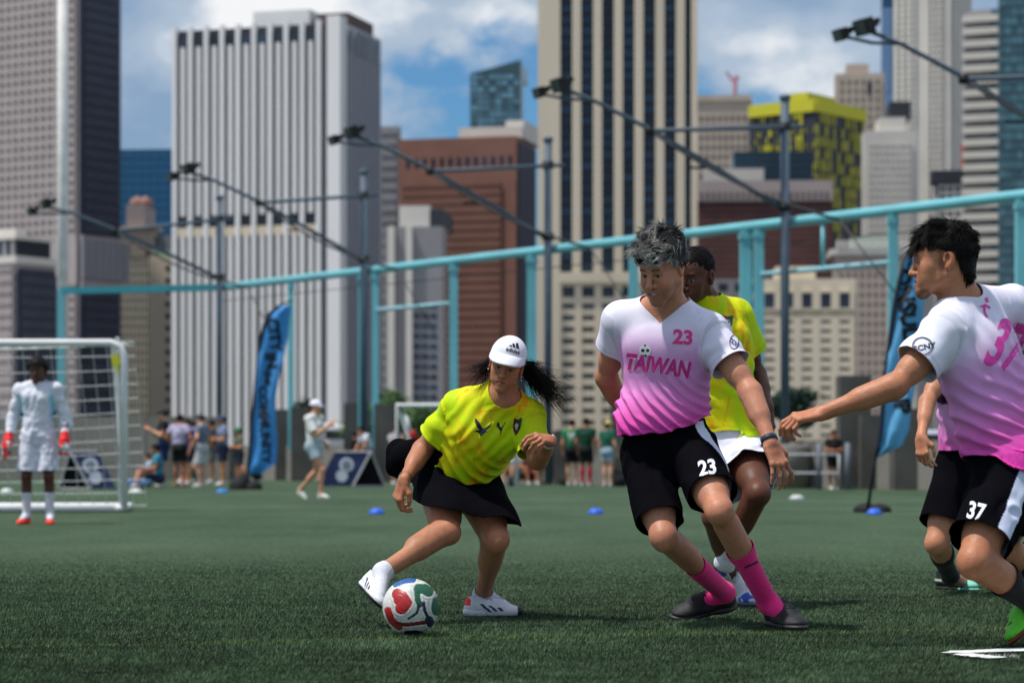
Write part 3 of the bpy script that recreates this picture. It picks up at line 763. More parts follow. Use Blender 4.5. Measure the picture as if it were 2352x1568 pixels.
def grass():
    """short turf fibres where the picture is sharp"""
    n = 520000
    u = rng.random(n); Y = 7.0 + 13.0 * u ** 1.6; X = (rng.random(n) - .5) * 2 * (1240 / F) * Y
    base = np.stack([X, Y, np.zeros(n)], 1)
    cl = vnoise(np.stack([X * 6, Y * 3, 0 * X], 1), 5) * .5 + .5; fine = vnoise(np.stack([X * 30, Y * 18, 0 * X], 1), 8) * .5 + .5
    h = (.008 + .010 * rng.random(n)) * (.55 + .5 * cl + .35 * fine) * (1 - .97 * sstep(10.5, 19, Y)); w = .0016 + .0010 * rng.random(n)
    ang = rng.random(n) * 6.283; a = np.stack([np.cos(ang), np.sin(ang), 0 * ang], 1) * w[:, None]
    lean = np.stack([.75 * (rng.random(n) - .5) + .25, .75 * (rng.random(n) - .5), np.ones(n)], 1); tip = base + lean * h[:, None]
    V = np.stack([base - a, base + a, tip], 1).reshape(-1, 3); T = np.arange(3 * n).reshape(-1, 3)
    c0 = np.array((.034, .068, .032)); c1 = np.array((.112, .168, .088)); k = rng.random(n)[:, None] ** 1.5
    col = (c0 * (1 - k) + c1 * k) * ((.32 + .50 * cl + .58 * fine) * (1 + .38 * vnoise(np.stack([X * 1.6, Y * 16, 0 * X], 1), 31) + .22 * vnoise(np.stack([X * .7, Y * 1.2, 0 * X], 1), 33)))[:, None]
    yl = np.abs((Y - (CAMZ * F / (np.interp(X / Y * F + CX, [-400, 2700], [1494, 1438]) - HY)))) < .05 + .03 * (cl - .5); m = yl & (rng.random(n) < .42); col[m] = np.array((.17, .23, .05))
    wl = (np.abs(Y - 8.47 - (X - 1.55) * .42 - .02 * (fine - .5)) < .045) & (X > 1.53) & (rng.random(n) < .97); col[wl] = (.62, .64, .62)
    wl = (np.abs(Y - 8.42 + (X - 1.55) * .5 - .02 * (fine - .5)) < .04) & (X > 1.56) & (X < 1.74) & (rng.random(n) < .97); col[wl] = (.62, .64, .62)
    tag(make_mesh('grass', V, T, mat('turf_fibre', attr=True, rough=.7, var=.1, spec=.2), col=np.repeat(col, 3, 0), smooth=False), 'short dark green artificial turf fibres on the pitch', 'turf', kind='stuff')

class Building:
    """box building seen at its nearest corner: left face runs to xl, right face to xr (photo columns), turned by theta"""
    def __init__(s, name, label, xl, xm, xr, ytop, Y, theta, base_mat, ybase=None):
        s.th = math.radians(theta); s.Y = Y
        def hit(px, d):
            k = (px - CX) / F; c = np.array([(xm - CX) / F * Y, Y]); return (c[0] - k * c[1]) / (k * d[1] - d[0])
        s.c = np.array([(xm - CX) / F * Y, Y]); s.dl = np.array([-math.cos(s.th), math.sin(s.th)]); s.dr = np.array([math.sin(s.th), math.cos(s.th)])
        s.wl = hit(xl, s.dl); s.wr = hit(xr, s.dr) if xr > xm + .5 else s.wl * .7
        s.top = CAMZ + (HY - ytop) / F * Y; s.m = F / Y
        cc = s.c + s.dl * s.wl / 2 + s.dr * s.wr / 2
        s.root = empty(name, (cc[0], cc[1], 0), label, 'building'); s.nwin = 0
        s.slab('wall', base_mat, 0, s.top)
    def z(s, py): return CAMZ + (HY - py) / F * s.Y
    def u(s, px, face='l'):
        d = s.dl if face == 'l' else s.dr; k = (px - CX) / F; return (s.c[0] - k * s.c[1]) / (k * d[1] - d[0])
    def slab(s, name, m, z0, z1, grow=0.0, ul=None, ur=None):
        mb = MB(); u0, u1 = (-grow, s.wl + grow) if ul is None else ul; v0, v1 = (-grow, s.wr + grow) if ur is None else ur
        c = s.c + s.dl * (u0 + u1) / 2 + s.dr * (v0 + v1) / 2
        mb.box((c[0], c[1], (z0 + z1) / 2), (*(s.dl * (u1 - u0) / 2), 0), (*(s.dr * (v1 - v0) / 2), 0), (0, 0, (z1 - z0) / 2))
        return mb.build(name, m, s.root)
    def fbox(s, mb, face, u0, u1, z0, z1, o0, o1):
        """box on a face: u along it, o0..o1 outwards"""
        d, n = (s.dl, -s.dr) if face == 'l' else (s.dr, -s.dl)
        c = s.c + d * (u0 + u1) / 2 + n * (o0 + o1) / 2
        mb.box((c[0], c[1], (z0 + z1) / 2), (*(d * (u1 - u0) / 2), 0), (*(n * (o1 - o0) / 2), 0), (0, 0, (z1 - z0) / 2))
    def part(s, name, m, face, boxes, kind=None):
        mb = MB()
        for b in boxes: s.fbox(mb, face, *b)
        o = mb.build(name, m, s.root)
        if kind: o['kind'] = kind
        return o
    def windows(s, face, u0, u1, z0, z1, nc, nr, wf, hf, glass, frame=None, depth=.35, cap=300, name='window', lit=.0):
        """recessed panes between proud piers and spandrels"""
        du, dz = (u1 - u0) / nc, (z1 - z0) / nr
        if frame is not None:
            pw, sh = du * (1 - wf) / 2, dz * (1 - hf) / 2
            if wf < .985 and nc <= 13:
                for i in range(nc + 1): s.part('pier', frame, face, [(u0 + i * du - (pw if i else 0), u0 + i * du + (pw if i < nc else 0), z0, z1, 0, depth)])
            elif wf < .985: s.part('pier_grid', frame, face, [(u0 + i * du - (pw if i else 0), u0 + i * du + (pw if i < nc else 0), z0, z1, 0, depth) for i in range(nc + 1)])
            s.part('spandrel_grid', frame, face, [(u0, u1, z0 + j * dz - (sh if j else 0), z0 + j * dz + (sh if j < nr else 0), 0, depth * .9) for j in range(nr + 1)])
        cells = [(i, j) for j in range(nr) for i in range(nc)]
        d, n = (s.dl, -s.dr) if face == 'l' else (s.dr, -s.dl)
        mb = MB(); mb.box((0, 0, 0), (*(d * du * wf / 2), 0), (*(n * .06), 0), (0, 0, dz * hf / 2))
        proto = None; rest = []; oc = np.array(s.root.location)
        cap = min(cap, max(0, 300 - s.nwin))
        if len(cells) > cap:
            vis = [c for c in cells if z0 + (c[1] + .5) * dz < s.z(-40)]; vis = [vis[int(k * len(vis) / cap)] for k in range(cap)] if len(vis) > cap > 0 else vis[:cap]; keep = set(vis)
        else: keep = set(cells)
        s.nwin += len(keep)
        for (i, j) in cells:
            uu = u0 + (i + .5) * du; zz = z0 + (j + .5) * dz; c = s.c + d * uu + n * .03
            if (i, j) in keep:
                if proto is None:
                    proto = make_mesh(name, np.concatenate(mb.v), np.concatenate(mb.q), glass, s.root, False, local=True); ob = proto
                else: ob = proto.copy(); COL.objects.link(ob)
                ob.location = (c[0] - oc[0], c[1] - oc[1], zz)
            else: rest.append((uu - du * wf / 2, uu + du * wf / 2, zz - dz * hf / 2, zz + dz * hf / 2, -.03, .09))
        if rest: s.part(name + '_rows', glass, face, rest, 'stuff')

def skyline():
    glass_dk = mat('glass_dark', (.014, .024, .044), .18, var=.5, vscale=.25, spec=.5, orand=.6)
    glass_bl = mat('glass_blue', (.015, .075, .15), .2, var=.35, vscale=.08, spec=.5)
    beige = mat('stone_pinkbeige', (.40, .35, .34), .85, var=.07, vscale=.3); navy = mat('granite_navy_shaded', (.055, .062, .09), .6, var=.12, vscale=.3)  # navy: blue glass tone plus the right faces' shade, put into one colour
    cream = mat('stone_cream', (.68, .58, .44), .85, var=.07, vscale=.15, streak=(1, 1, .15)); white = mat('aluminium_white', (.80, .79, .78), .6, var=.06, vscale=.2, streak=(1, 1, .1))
    tan = mat('stone_tan', (.47, .39, .32), .85, var=.08, vscale=.2); grey = mat('concrete_grey', (.30, .29, .29), .85, var=.1, vscale=.2)
    brown = mat('granite_brown', (.25, .12, .088), .75, var=.1, vscale=.2); red = mat('brick_red', (.19, .085, .075), .85, var=.15, vscale=.3)
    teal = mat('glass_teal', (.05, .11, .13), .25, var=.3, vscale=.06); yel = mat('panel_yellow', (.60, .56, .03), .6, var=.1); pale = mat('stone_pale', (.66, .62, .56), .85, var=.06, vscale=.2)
    dkm = mat('metal_dark', (.03, .035, .045), .6); green = mat('copper_green', (.30, .42, .34), .8); blackish = mat('opening_dark', (.015, .02, .035), .5)
    # 1 pinkish tower at the left edge
    b = Building('office_tower', 'tall pinkish tower with small square windows at the left edge', -95, 181, 275, -140, 430, 33, beige)
    zt = b.z(-140); z0 = b.z(985)
    b.windows('l', 0.5, b.u(-95) - .5, b.z(541), zt, 17, 31, .52, .42, glass_dk, beige, .5)
    b.windows('l', 0.5, b.u(-95) - .5, z0, b.z(655), 17, 15, .52, .42, glass_dk, beige, .5)
    b.slab('shaded_cladding', navy, 0, zt - 1, 0, (.4, b.wl - .4), (-.0, b.wr + .35)) if 0 else None
    b.part('shaded_side', navy, 'r', [(0.02, b.wr, 0, zt, 0.02, .25)])  # thin skin over the right face, its shade painted in
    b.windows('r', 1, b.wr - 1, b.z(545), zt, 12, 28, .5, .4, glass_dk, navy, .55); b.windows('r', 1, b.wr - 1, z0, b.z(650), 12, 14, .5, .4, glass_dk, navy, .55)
    b.part('mechanical_fin', mat('fin_grey', (.30, .29, .31), .7), 'r', [(b.wr * k / 6, b.wr * k / 6 + 1.6, b.z(640), b.z(548), .3, 1.0) for k in range(7)]); b.part('mechanical_glass', glass_bl, 'r', [(0.3, b.wr - .3, b.z(640), b.z(548), .26, .34)])
    b.part('belt', beige, 'r', [(0, b.wr, b.z(660), b.z(642), .3, .9), (0, b.wr, b.z(548), b.z(540), .3, .9)]); b.part('belt', beige, 'l', [(0, b.wl, b.z(655), b.z(541), .02, .6)])
    # 1b lower block in front of it
    b = Building('office_block', 'lower pinkish block with dark glass crown in front of the left tower', -60, 36, 128, 604, 390, 33, beige)
    b.windows('l', .3, b.wl - .3, 0.5, b.z(612), 7, 17, .55, .42, glass_dk, beige, .5); b.part('shaded_side', navy, 'r', [(0, b.wr, 0, b.top - 1.5, 0.02, .3)]); b.windows('r', .6, b.wr - .6, 0.5, b.z(615), 9, 17, .5, .42, glass_dk, navy, .6)  # right face gets the same skin with shade in its colour
    b.slab('parapet', pale, b.top, b.top + 1.2, .3); b.slab('crown', glass_bl, b.top + 1.2, b.z(548), 0, (1, b.wl), (1, b.wr * .82))
    b.part('crown_fin', dkm, 'r', [(1 + k * b.wr * .8 / 14, 1.35 + k * b.wr * .8 / 14, b.top + 1.2, b.z(548), -1.0, -.7) for k in range(15)]); b.part('crown_fin', grey, 'l', [(1 + k * 1.8, 1.7 + k * 1.8, b.top + 1.2, b.z(548), -1.0, -.6) for k in range(5)])
    b.slab('crown_cornice', pale, b.z(548), b.z(540), 0, (.4, b.wl), (.4, b.wr)); b.slab('roof_plant', pale, b.z(540), b.z(520), 0, (2, b.wl), (2, b.wr * .5))
    # 2 blue glass slab
    b = Building('glass_tower', 'plain deep blue glass tower behind the old stone building', 268, 402, 402, 343, 700, 4, mat('glass_deep', (.012, .10, .21), .22, var=.15, vscale=.05))
    b.windows('l', 0, b.wl, b.z(800), b.top, 7, 24, .96, .86, mat('glass_deep2', (.010, .105, .225), .25, var=.2, vscale=.08), mat('mullion_blue', (.02, .075, .15), .4), .2)
    # 3 old stone building with roof house
    b = Building('stone_building', 'old tan stone building with a rooftop water tank house', 262, 352, 352, 522, 480, 3, tan)
    b.windows('l', .6, b.wl - .6, b.z(1000), b.z(600), 9, 20, .42, .62, glass_dk, mat('stone_olive', (.40, .37, .30), .85), .5); b.windows('l', 1.5, b.wl - 1.5, b.z(592), b.z(555), 6, 3, .6, .5, blackish, tan, .4)
    b.slab('cornice', tan, b.z(526), b.z(519), .7); b.slab('roof_house', mat('roof_house_stone', (.33, .28, .27), .85), b.z(519), b.z(468), 0, (b.wl * .25, b.wl * .72), (1, 12))
    for k in (.36, .56):
        mb = MB(); c = b.c + b.dl * b.wl * k + b.dr * 6; mb.lathe((c[0], c[1], b.z(468)), [(0, 0), (1.5, 0), (1.5, 1.3), (0, 2.2)], 14); mb.build('water_tank', mat('tank_red', (.36, .19, .15), .8), b.root, True)
    b.slab('annex', mat('annex_grey', (.22, .25, .27), .8), 0, b.z(538), 0, (-7, -.3), (2, 20))
    b = Building('cream_tower', 'narrow cream tower with one column of dark windows', 342, 404, 404, 592, 460, 3, cream)
    b.windows('l', b.wl * .12, b.wl * .48, b.z(960), b.z(602), 1, 13, .42, .42, glass_dk, None); b.slab('roof_cap', green, b.top, b.top + 1.6, 0, (1, b.wl * .9), (1, 8))
    b.windows('l', b.wl * .12, b.wl * .48, b.z(960), b.z(602), 2, 13, .32, .32, glass_dk, None, name='window_pane') if 0 else None
    # 4 big white finned tower
    b = Building('finned_tower', 'big white tower with close vertical fins and dark slots along its top', 405, 781, 868, 52, 400, 17, mat('strip_shade', (.035, .037, .047), .6, var=.3, vscale=.3))
    uL, uR = b.u(735), b.wl; n = 9; du = (uR - uL) / n
    fins = []
    for k in range(n + 1): fins.append((uL + k * du - .38, uL + k * du + .38, 0, b.top + .5, 0, .9))
    for f_ in fins: b.part('fin', white, 'l', [f_])
    for k in range(n): b.part('fin', white, 'l', [(uL + (k + .5) * du - .34, uL + (k + .5) * du + .34, 0, b.z(535), .0, .7), (uL + (k + .5) * du - .34, uL + (k + .5) * du + .34, b.z(487), b.z(92), .0, .7)])
    for k in range(n):
        b.part('top_slot', glass_dk, 'l', [(uL + k * du + .46, uL + (k + 1) * du - .46, b.z(90), b.top - 1.2, .05, .5)]); b.part('mid_slot', blackish, 'l', [(uL + k * du + .46, uL + (k + 1) * du - .46, b.z(513), b.z(487), .05, .5)]); b.part('mid_panel', cream, 'l', [(uL + k * du + .46, uL + (k + 1) * du - .46, b.z(535), b.z(514), .05, .7)])
    b.windows('l', uL + .25 * du, uR + .25 * du, 0, b.z(92), 18, 38, .34, .62, glass_dk, None, cap=300)
    b.part('recess', mat('recess_grey', (.10, .10, .13), .6, var=.3), 'l', [(b.u(757), uL - .4, 0, b.z(72), .02, .2)]); b.windows('l', b.u(757) + .2, uL - 1.1, 0, b.z(80), 2, 38, .6, .5, glass_dk, None)
    b.part('corner_pier', white, 'l', [(-.0, b.u(757), 0, b.top + 1, 0, 1.3)]); b.part('corner_pier', white, 'r', [(-1.3, 1.8, 0, b.top + 1, 0, .5)])
    fg = mat('fin_white_shaded', (.36, .37, .41), .6, var=.08); b.part('side_dark', glass_dk, 'r', [(1.8, b.wr, 0, b.top - .5, .01, .1)])  # fg: darker copy of the white fins, side face's shade in the colour
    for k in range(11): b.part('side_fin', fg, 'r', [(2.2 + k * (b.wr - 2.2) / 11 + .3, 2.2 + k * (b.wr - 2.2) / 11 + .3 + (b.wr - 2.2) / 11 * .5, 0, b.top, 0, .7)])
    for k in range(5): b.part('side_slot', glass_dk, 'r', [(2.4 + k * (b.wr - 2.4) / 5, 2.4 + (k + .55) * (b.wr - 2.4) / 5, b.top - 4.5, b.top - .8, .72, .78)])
    b.slab('roof_house', white, b.top, b.z(6), 0, (b.u(690), b.u(560)), (4, b.wr - 2)); b.slab('roof_house', mat('roof_brown', (.13, .09, .09), .8), b.top, b.z(16), 0, (-.5 + 1, b.u(690) - 1), (5, b.wr - 1))
    # 5 grey slice and 6 low grey building
    b = Building('grey_building', 'narrow grey building squeezed between white and brown towers', 862, 917, 917, 290, 560, 4, grey); b.windows('l', .5, b.wl - .5, b.z(960), b.z(300), 4, 26, .6, .5, glass_dk, grey, .4)
    b = Building('grey_block', 'low grey block with white piers and a dark slotted roof box', 884, 1016, 1016, 520, 360, 5, mat('concrete_mid', (.27, .26, .27), .8, var=.08, vscale=.2))
    for px in (893, 934): b.part('pier', pale, 'l', [(b.u(px + 14), b.u(px), 0, b.z(520), 0, .9)])
    b.windows('l', b.u(1006), b.u(948), b.z(970), b.z(690), 3, 12, .8, .5, glass_dk, None); b.slab('roof_box', pale, b.top, b.z(470), 0, (b.u(985), b.u(915)), (1, 14)); b.slab('roof_box', dkm, b.top, b.z(478), 0, (0, b.u(987)), (1, 14)); b.windows('l', b.u(905), b.u(920) if 0 else b.u(893), b.z(960), b.z(530), 1, 20, .8, .5, glass_dk, None)
    # 7 brown tower
    b = Building('brown_tower', 'brown granite tower with rows of small windows and white roof plant', 916, 1187, 1228, 312, 470, 14, brown)
    b.windows('l', b.wl * .13, b.wl - 1, b.z(960), b.z(418), 20, 27, .58, .42, mat('glass_brown', (.022, .02, .026), .3, var=.4), brown, .5)
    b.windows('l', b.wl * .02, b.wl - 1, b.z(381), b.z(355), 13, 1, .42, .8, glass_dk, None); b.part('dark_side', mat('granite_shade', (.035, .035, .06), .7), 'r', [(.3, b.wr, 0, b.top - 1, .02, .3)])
    b.part('corner_bay', brown, 'l', [(0, b.wl * .05, 0, b.z(418), .0, .7)])
    b.slab('roof_plant', pale, b.top, b.z(285), 0, (b.u(1190), b.u(1045)), (3, 20)); b.slab('roof_plant', pale, b.top, b.z(270), 0, (b.u(1192), b.u(1150)), (4, 18))
    # 8 slanted glass tower
    b = Building('slanted_glass_tower', 'blue grey glass tower with slanted top behind the brown tower', 1080, 1196, 1196, 168, 700, 5, teal)
    b.windows('l', .3, b.wl - .3, b.z(310), b.top, 8, 10, .9, .8, mat('glass_sky', (.10, .19, .24), .15, var=.45, vscale=.12, orand=.5), teal, .2)
    mb = MB(); c0 = b.c; c1 = b.c + b.dl * b.wl; q = b.dr * 25; V = [(*c0, b.top), (*c1, b.top), (*(c1 + q), b.top), (*(c0 + q), b.top), (*c0, b.z(138)), (*(c0 + q), b.z(138))]
    mb.add(V, [(0, 1, 2, 3), (0, 3, 5, 4), (1, 4, 5, 2)], [(0, 4, 1), (3, 2, 5)]); mb.build('slanted_roof', teal, b.root)
    # 9 central dark glass tower with cream piers
    b = Building('pier_tower', 'tall central tower of dark glass between cream vertical piers', 1236, 1602, 1602, -150, 380, 2, mat('glass_core', (.010, .016, .032), .3, var=.3))
    z1 = b.z(626); zt = b.top; b.part('wide_pier', cream, 'l', [(b.u(1287), b.wl, 0, zt, 0, 1.6)])
    xs = [1324.5, 1372.5, 1420, 1467, 1515, 1562]
    for x in xs: b.part('pier', cream, 'l', [(b.u(x + 10), b.u(x - 10), z1, zt, 0, 1.6)])
    b.part('pier', cream, 'l', [(b.u(1601), b.u(1587), z1, zt, 0, 1.6)])
    edges = [1287] + [v for x in xs for v in (x - 10, x + 10)] + [1587]
    pn = mat('spandrel_glass', (.012, .036, .070), .2, var=.4, vscale=.2, orand=.5)
    for i in range(0, len(edges), 2): b.windows('l', b.u(edges[i + 1]) + .05, b.u(edges[i]) - .05, z1, zt, 1, 30, 1.0, .55, pn, None, name='glass_panel')
    b.part('base_band', cream, 'l', [(0, b.u(1287), b.z(650), z1, 0, 1.8)])
    b.windows('l', 0, b.u(1283), b.z(1010), b.z(690), 7, 12, .62, .42, glass_dk, cream, 1.2); b.windows('l', 0, b.u(1283), b.z(690), b.z(650), 7, 1, .62, .62, glass_dk, cream, 1.2)
    # right-hand cluster
    b = Building('tan_building', 'tan building with arched window bays beneath a pink crane', 1585, 1722, 1722, 232, 620, 6, tan)
    b.windows('l', .5, b.wl - .5, b.z(460), b.z(262), 9, 9, .5, .6, mat('glass_mid', (.10, .09, .085), .4), tan, .5); b.slab('cornice', tan, b.top, b.top + 1.5, .5); b.slab('roof_house', tan, b.top + 1.5, b.z(218), 0, (2, b.wl * .55), (2, 12))
    mb = MB(); cb = P(1687, 224, 640); mb.tube([cb, P(1690, 175, 640)], .6, 6); mb.tube([P(1690, 195, 640), P(1668, 165, 640)], .35, 6); mb.tube([P(1690, 180, 640), P(1698, 178, 640)], .5, 6)
    cr = mb.build('crane', mat('crane_pink', (.52, .22, .27), .6)); tag(cr, 'pink crane on the tan building roof', 'crane')
    b = Building('dark_glass_block', 'low dark glass block in front of the yellow building', 1685, 1862, 1862, 348, 470, 3, mat('glass_night', (.012, .035, .055), .25)); b.windows('l', 0, b.wl, b.z(420), b.top, 6, 4, .96, .75, mat('glass_night2', (.010, .045, .075), .2, var=.4), dkm, .2); b.slab('terrace', pale, 0, b.z(392), 0, (b.wl * .62, b.wl + 6), (-4, -.5))
    b = Building('brick_building', 'dark red brick building with a pale slotted top band', 1598, 1912, 1912, 415, 430, 3, red)
    b.windows('l', .5, b.wl - .5, b.z(640), b.z(466), 30, 13, .75, .45, mat('glass_maroon', (.05, .022, .026), .4, var=.5), red, .35); b.part('top_band', mat('stone_mauve', (.46, .38, .36), .85), 'l', [(0, b.wl, b.z(462), b.top, .02, .8)])
    b.windows('l', .5, b.wl - .5, b.z(460), b.z(440), 22, 1, .4, .8, mat('slot_mauve', (.12, .09, .09), .7), None, name='slot'); b.windows('l', .5, b.wl - .5, b.z(720), b.z(640), 8, 2, .6, .5, glass_dk, grey, .5); 
    mb = MB()
    for k in range(22): b.fbox(mb, 'l', .5 + (k + .3) * (b.wl - 1) / 22, .5 + (k + .7) * (b.wl - 1) / 22, b.z(459), b.z(441), .82, .9)
    mb.build('slot_row', mat('slot_mauve', (.12, .09, .09), .7), b.root)
    b = Building('yellow_building', 'bright yellow building with a scattered dark window pattern', 1722, 1872, 1986, 232, 500, 38, mat('panel_navy', (.03, .035, .055), .5))
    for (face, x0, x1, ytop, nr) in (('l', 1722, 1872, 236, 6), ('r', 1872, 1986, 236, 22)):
        uu = abs(b.u(x1 if face == 'r' else x0, face)); nc = 17 if face == 'l' else 12; zt = b.z(255); dz = 2.45 if face == 'r' else 1.7; mb = []
        b.part('yellow_cornice', yel, face, [(0, uu, b.z(256), b.top + .4, .0, .5)])
        for j in range(nr + 4):
            for i in range(nc):
                p_ = .92 - j * .022 if face == 'r' else .60
                if rng.random() < p_ * .82: mb.append((uu * i / nc + .1, uu * (i + 1) / nc - .25 - .7 * rng.random(), zt - (j + 1) * dz * (1 if face == 'r' else .9) + .2 * rng.random(), zt - j * dz * (1 if face == 'r' else .9) - .5 * rng.random(), .02, .35))
        for q_ in mb[:(110 if face == 'l' else 190)]: b.part('yellow_panel', yel if face == 'l' else mat('panel_yellow_shaded', (.36, .34, .05), .6), face, [q_])  # right face takes a darker copy of the yellow, shade painted in
    b.slab('roof_house', yel, b.top, b.z(208), 0, (b.u(1850), b.u(1805)), (1, 12))
    b = Building('stepped_tower', 'tan masonry tower with stepped shoulders and a slit window', 1918, 2032, 2032, 168, 640, 6, tan)
    b.slab('crown', tan, b.top, b.z(142), 0, (4, b.wl - 3), (3, 16)); b.windows('l', 1, b.wl - 1, b.z(300), b.z(180), 6, 6, .4, .6, mat('glass_mid', (.10, .09, .085), .4), tan, .4); b.part('slit', glass_dk, 'l', [(b.u(2002), b.u(1992), b.z(218), b.z(188), .42, .5)])
    b = Building('pale_tower', 'pale cream stepped building beside the yellow one', 1984, 2106, 2106, 300, 470, 5, pale)
    b.windows('l', 1, b.wl - 1, b.z(560), b.z(330), 8, 14, .42, .5, mat('glass_pale', (.26, .24, .22), .5, orand=.3), pale, .35); b.slab('upper_tier', pale, b.top, b.z(266), 0, (2, b.wl - 3), (2, 16)); b.slab('dark_crown', dkm, b.z(266), b.z(228), 0, (1, b.wl * .5), (3, 14))
    b = Building('blue_sliver', 'thin blue glass tower behind the tall cream tower', 2026, 2070, 2070, 18, 720, 2, mat('glass_azure', (.16, .27, .42), .3)); b.windows('l', 0, b.wl, b.z(210), b.top, 2, 16, .94, .85, mat('glass_azure2', (.17, .30, .48), .25, var=.3, vscale=.1), dkm, .1); b.slab('dark_cap', glass_bl, b.top, b.z(-8), .1)
    b = Building('cream_skyscraper', 'tall cream skyscraper with grey vertical window strips', 2052, 2182, 2228, -160, 520, 24, pale)
    b.windows('l', b.wl * .10, b.wl * .38, b.z(560), b.top, 3, 50, .52, .72, mat('glass_grey', (.12, .118, .125), .5, orand=.35), pale, .5); b.windows('l', b.wl * .6, b.wl * .95, b.z(560), b.top, 3, 50, .42, .6, mat('glass_grey', (.12, .118, .125), .5, orand=.35), pale, .5); b.windows('r', .5, b.wr - .5, b.z(560), b.top, 4, 50, .5, .7, mat('glass_grey', (.12, .118, .125), .5, orand=.35), pale, .5)
    b = Building('dark_topped_building', 'small building with a dark flared top by the red mast', 2150, 2232, 2232, 420, 450, 5, grey); b.windows('l', .5, b.wl - .5, b.z(520), b.z(424), 4, 5, .7, .5, glass_dk, pale, .4); b.slab('flared_top', dkm, b.top, b.z(392), .8)
    mb = MB(); mb.tube([P(2218, 400, 455), P(2218, 330, 455)], .9, 8); mb.tube([P(2211, 332, 455), P(2225, 332, 455)], .5, 6); tag(mb.build('mast', mat('mast_red', (.40, .10, .07), .6)), 'short red rooftop mast near the striped tower', 'mast')
    b = Building('striped_tower', 'tower banded in white and grey horizontal stripes at right', 2216, 2312, 2330, 20, 420, 20, grey)
    dz = (b.top - b.z(760)) / 26
    for k in range(26): b.part('white_band', pale, 'l', [(-.6, b.wl + .3, b.z(760) + k * dz, b.z(760) + (k + .5) * dz, 0, 1.1)]); b.part('window_band', teal, 'l', [(0, b.wl * .35, b.z(760) + (k + .52) * dz, b.z(760) + (k + .98) * dz, 0, .5)])
    b = Building('teal_glass_tower', 'teal glass tower at the right edge of the photo', 2294, 2420, 2420, -120, 395, 10, teal); b.windows('l', 0, b.wl, b.z(760), b.top, 9, 40, .94, .82, mat('glass_teal2', (.055, .125, .15), .2, var=.35, vscale=.1, orand=.3), mat('mullion_teal', (.035, .07, .085), .4), .15)
    # low beige grid building right and stone building with green roof
    b = Building('beige_grid_building', 'low beige building with wide dark windows behind the planter', 1740, 1966, 1966, 640, 330, 3, cream)
    b.windows('l', .3, b.wl - .3, b.z(1010), b.z(728), 5, 13, .56, .32, glass_dk, cream, .7); b.windows('l', .3, b.wl - .3, b.z(712), b.z(668), 5, 1, .56, .8, glass_dk, cream, .7); b.slab('roof_house', cream, b.top, b.z(608), 0, (b.wl * .4, b.wl * .8), (2, 10))
    b = Building('stone_arcade_building', 'pinkish stone building with toothed cornice and green roof', 1918, 2090, 2090, 585, 380, 4, mat('stone_rose', (.44, .36, .31), .85))
    b.windows('l', .5, b.wl - .5, b.z(1000), b.z(600), 10, 18, .45, .5, mat('glass_rose', (.13, .10, .09), .5), mat('stone_rose', (.44, .36, .31), .85), .4); b.slab('cornice', pale, b.top, b.z(572), .8)
    b.part('tooth_row', pale, 'l', [(b.wl * (k + .2) / 14, b.wl * (k + .8) / 14, b.z(572), b.z(552), 0, 1) for k in range(14)]); b.slab('roof', green, b.z(572), b.z(540), 0, (2, b.wl * .75), (4, 16))
    # far low city fill so the horizon is closed
    for i, (x0, x1, yt, Y) in enumerate(((2100, 2420, 560, 560), (1010, 1245, 600, 620), (-300, -60, 300, 600), (2420, 2700, 200, 600))):
        b = Building('city_block', ['plain pale block closing the gap under the right towers', 'plain block behind the brown tower base', 'plain block beyond the left edge', 'plain block beyond the right edge'][i], x0, x1, x1, yt, Y, 3, pale if i != 1 else grey); b.windows('l', 1, b.wl - 1, b.z(980), b.top - 1, 10, 14, .5, .5, mat('glass_pale', (.26, .24, .22), .5, orand=.3), pale, .3)
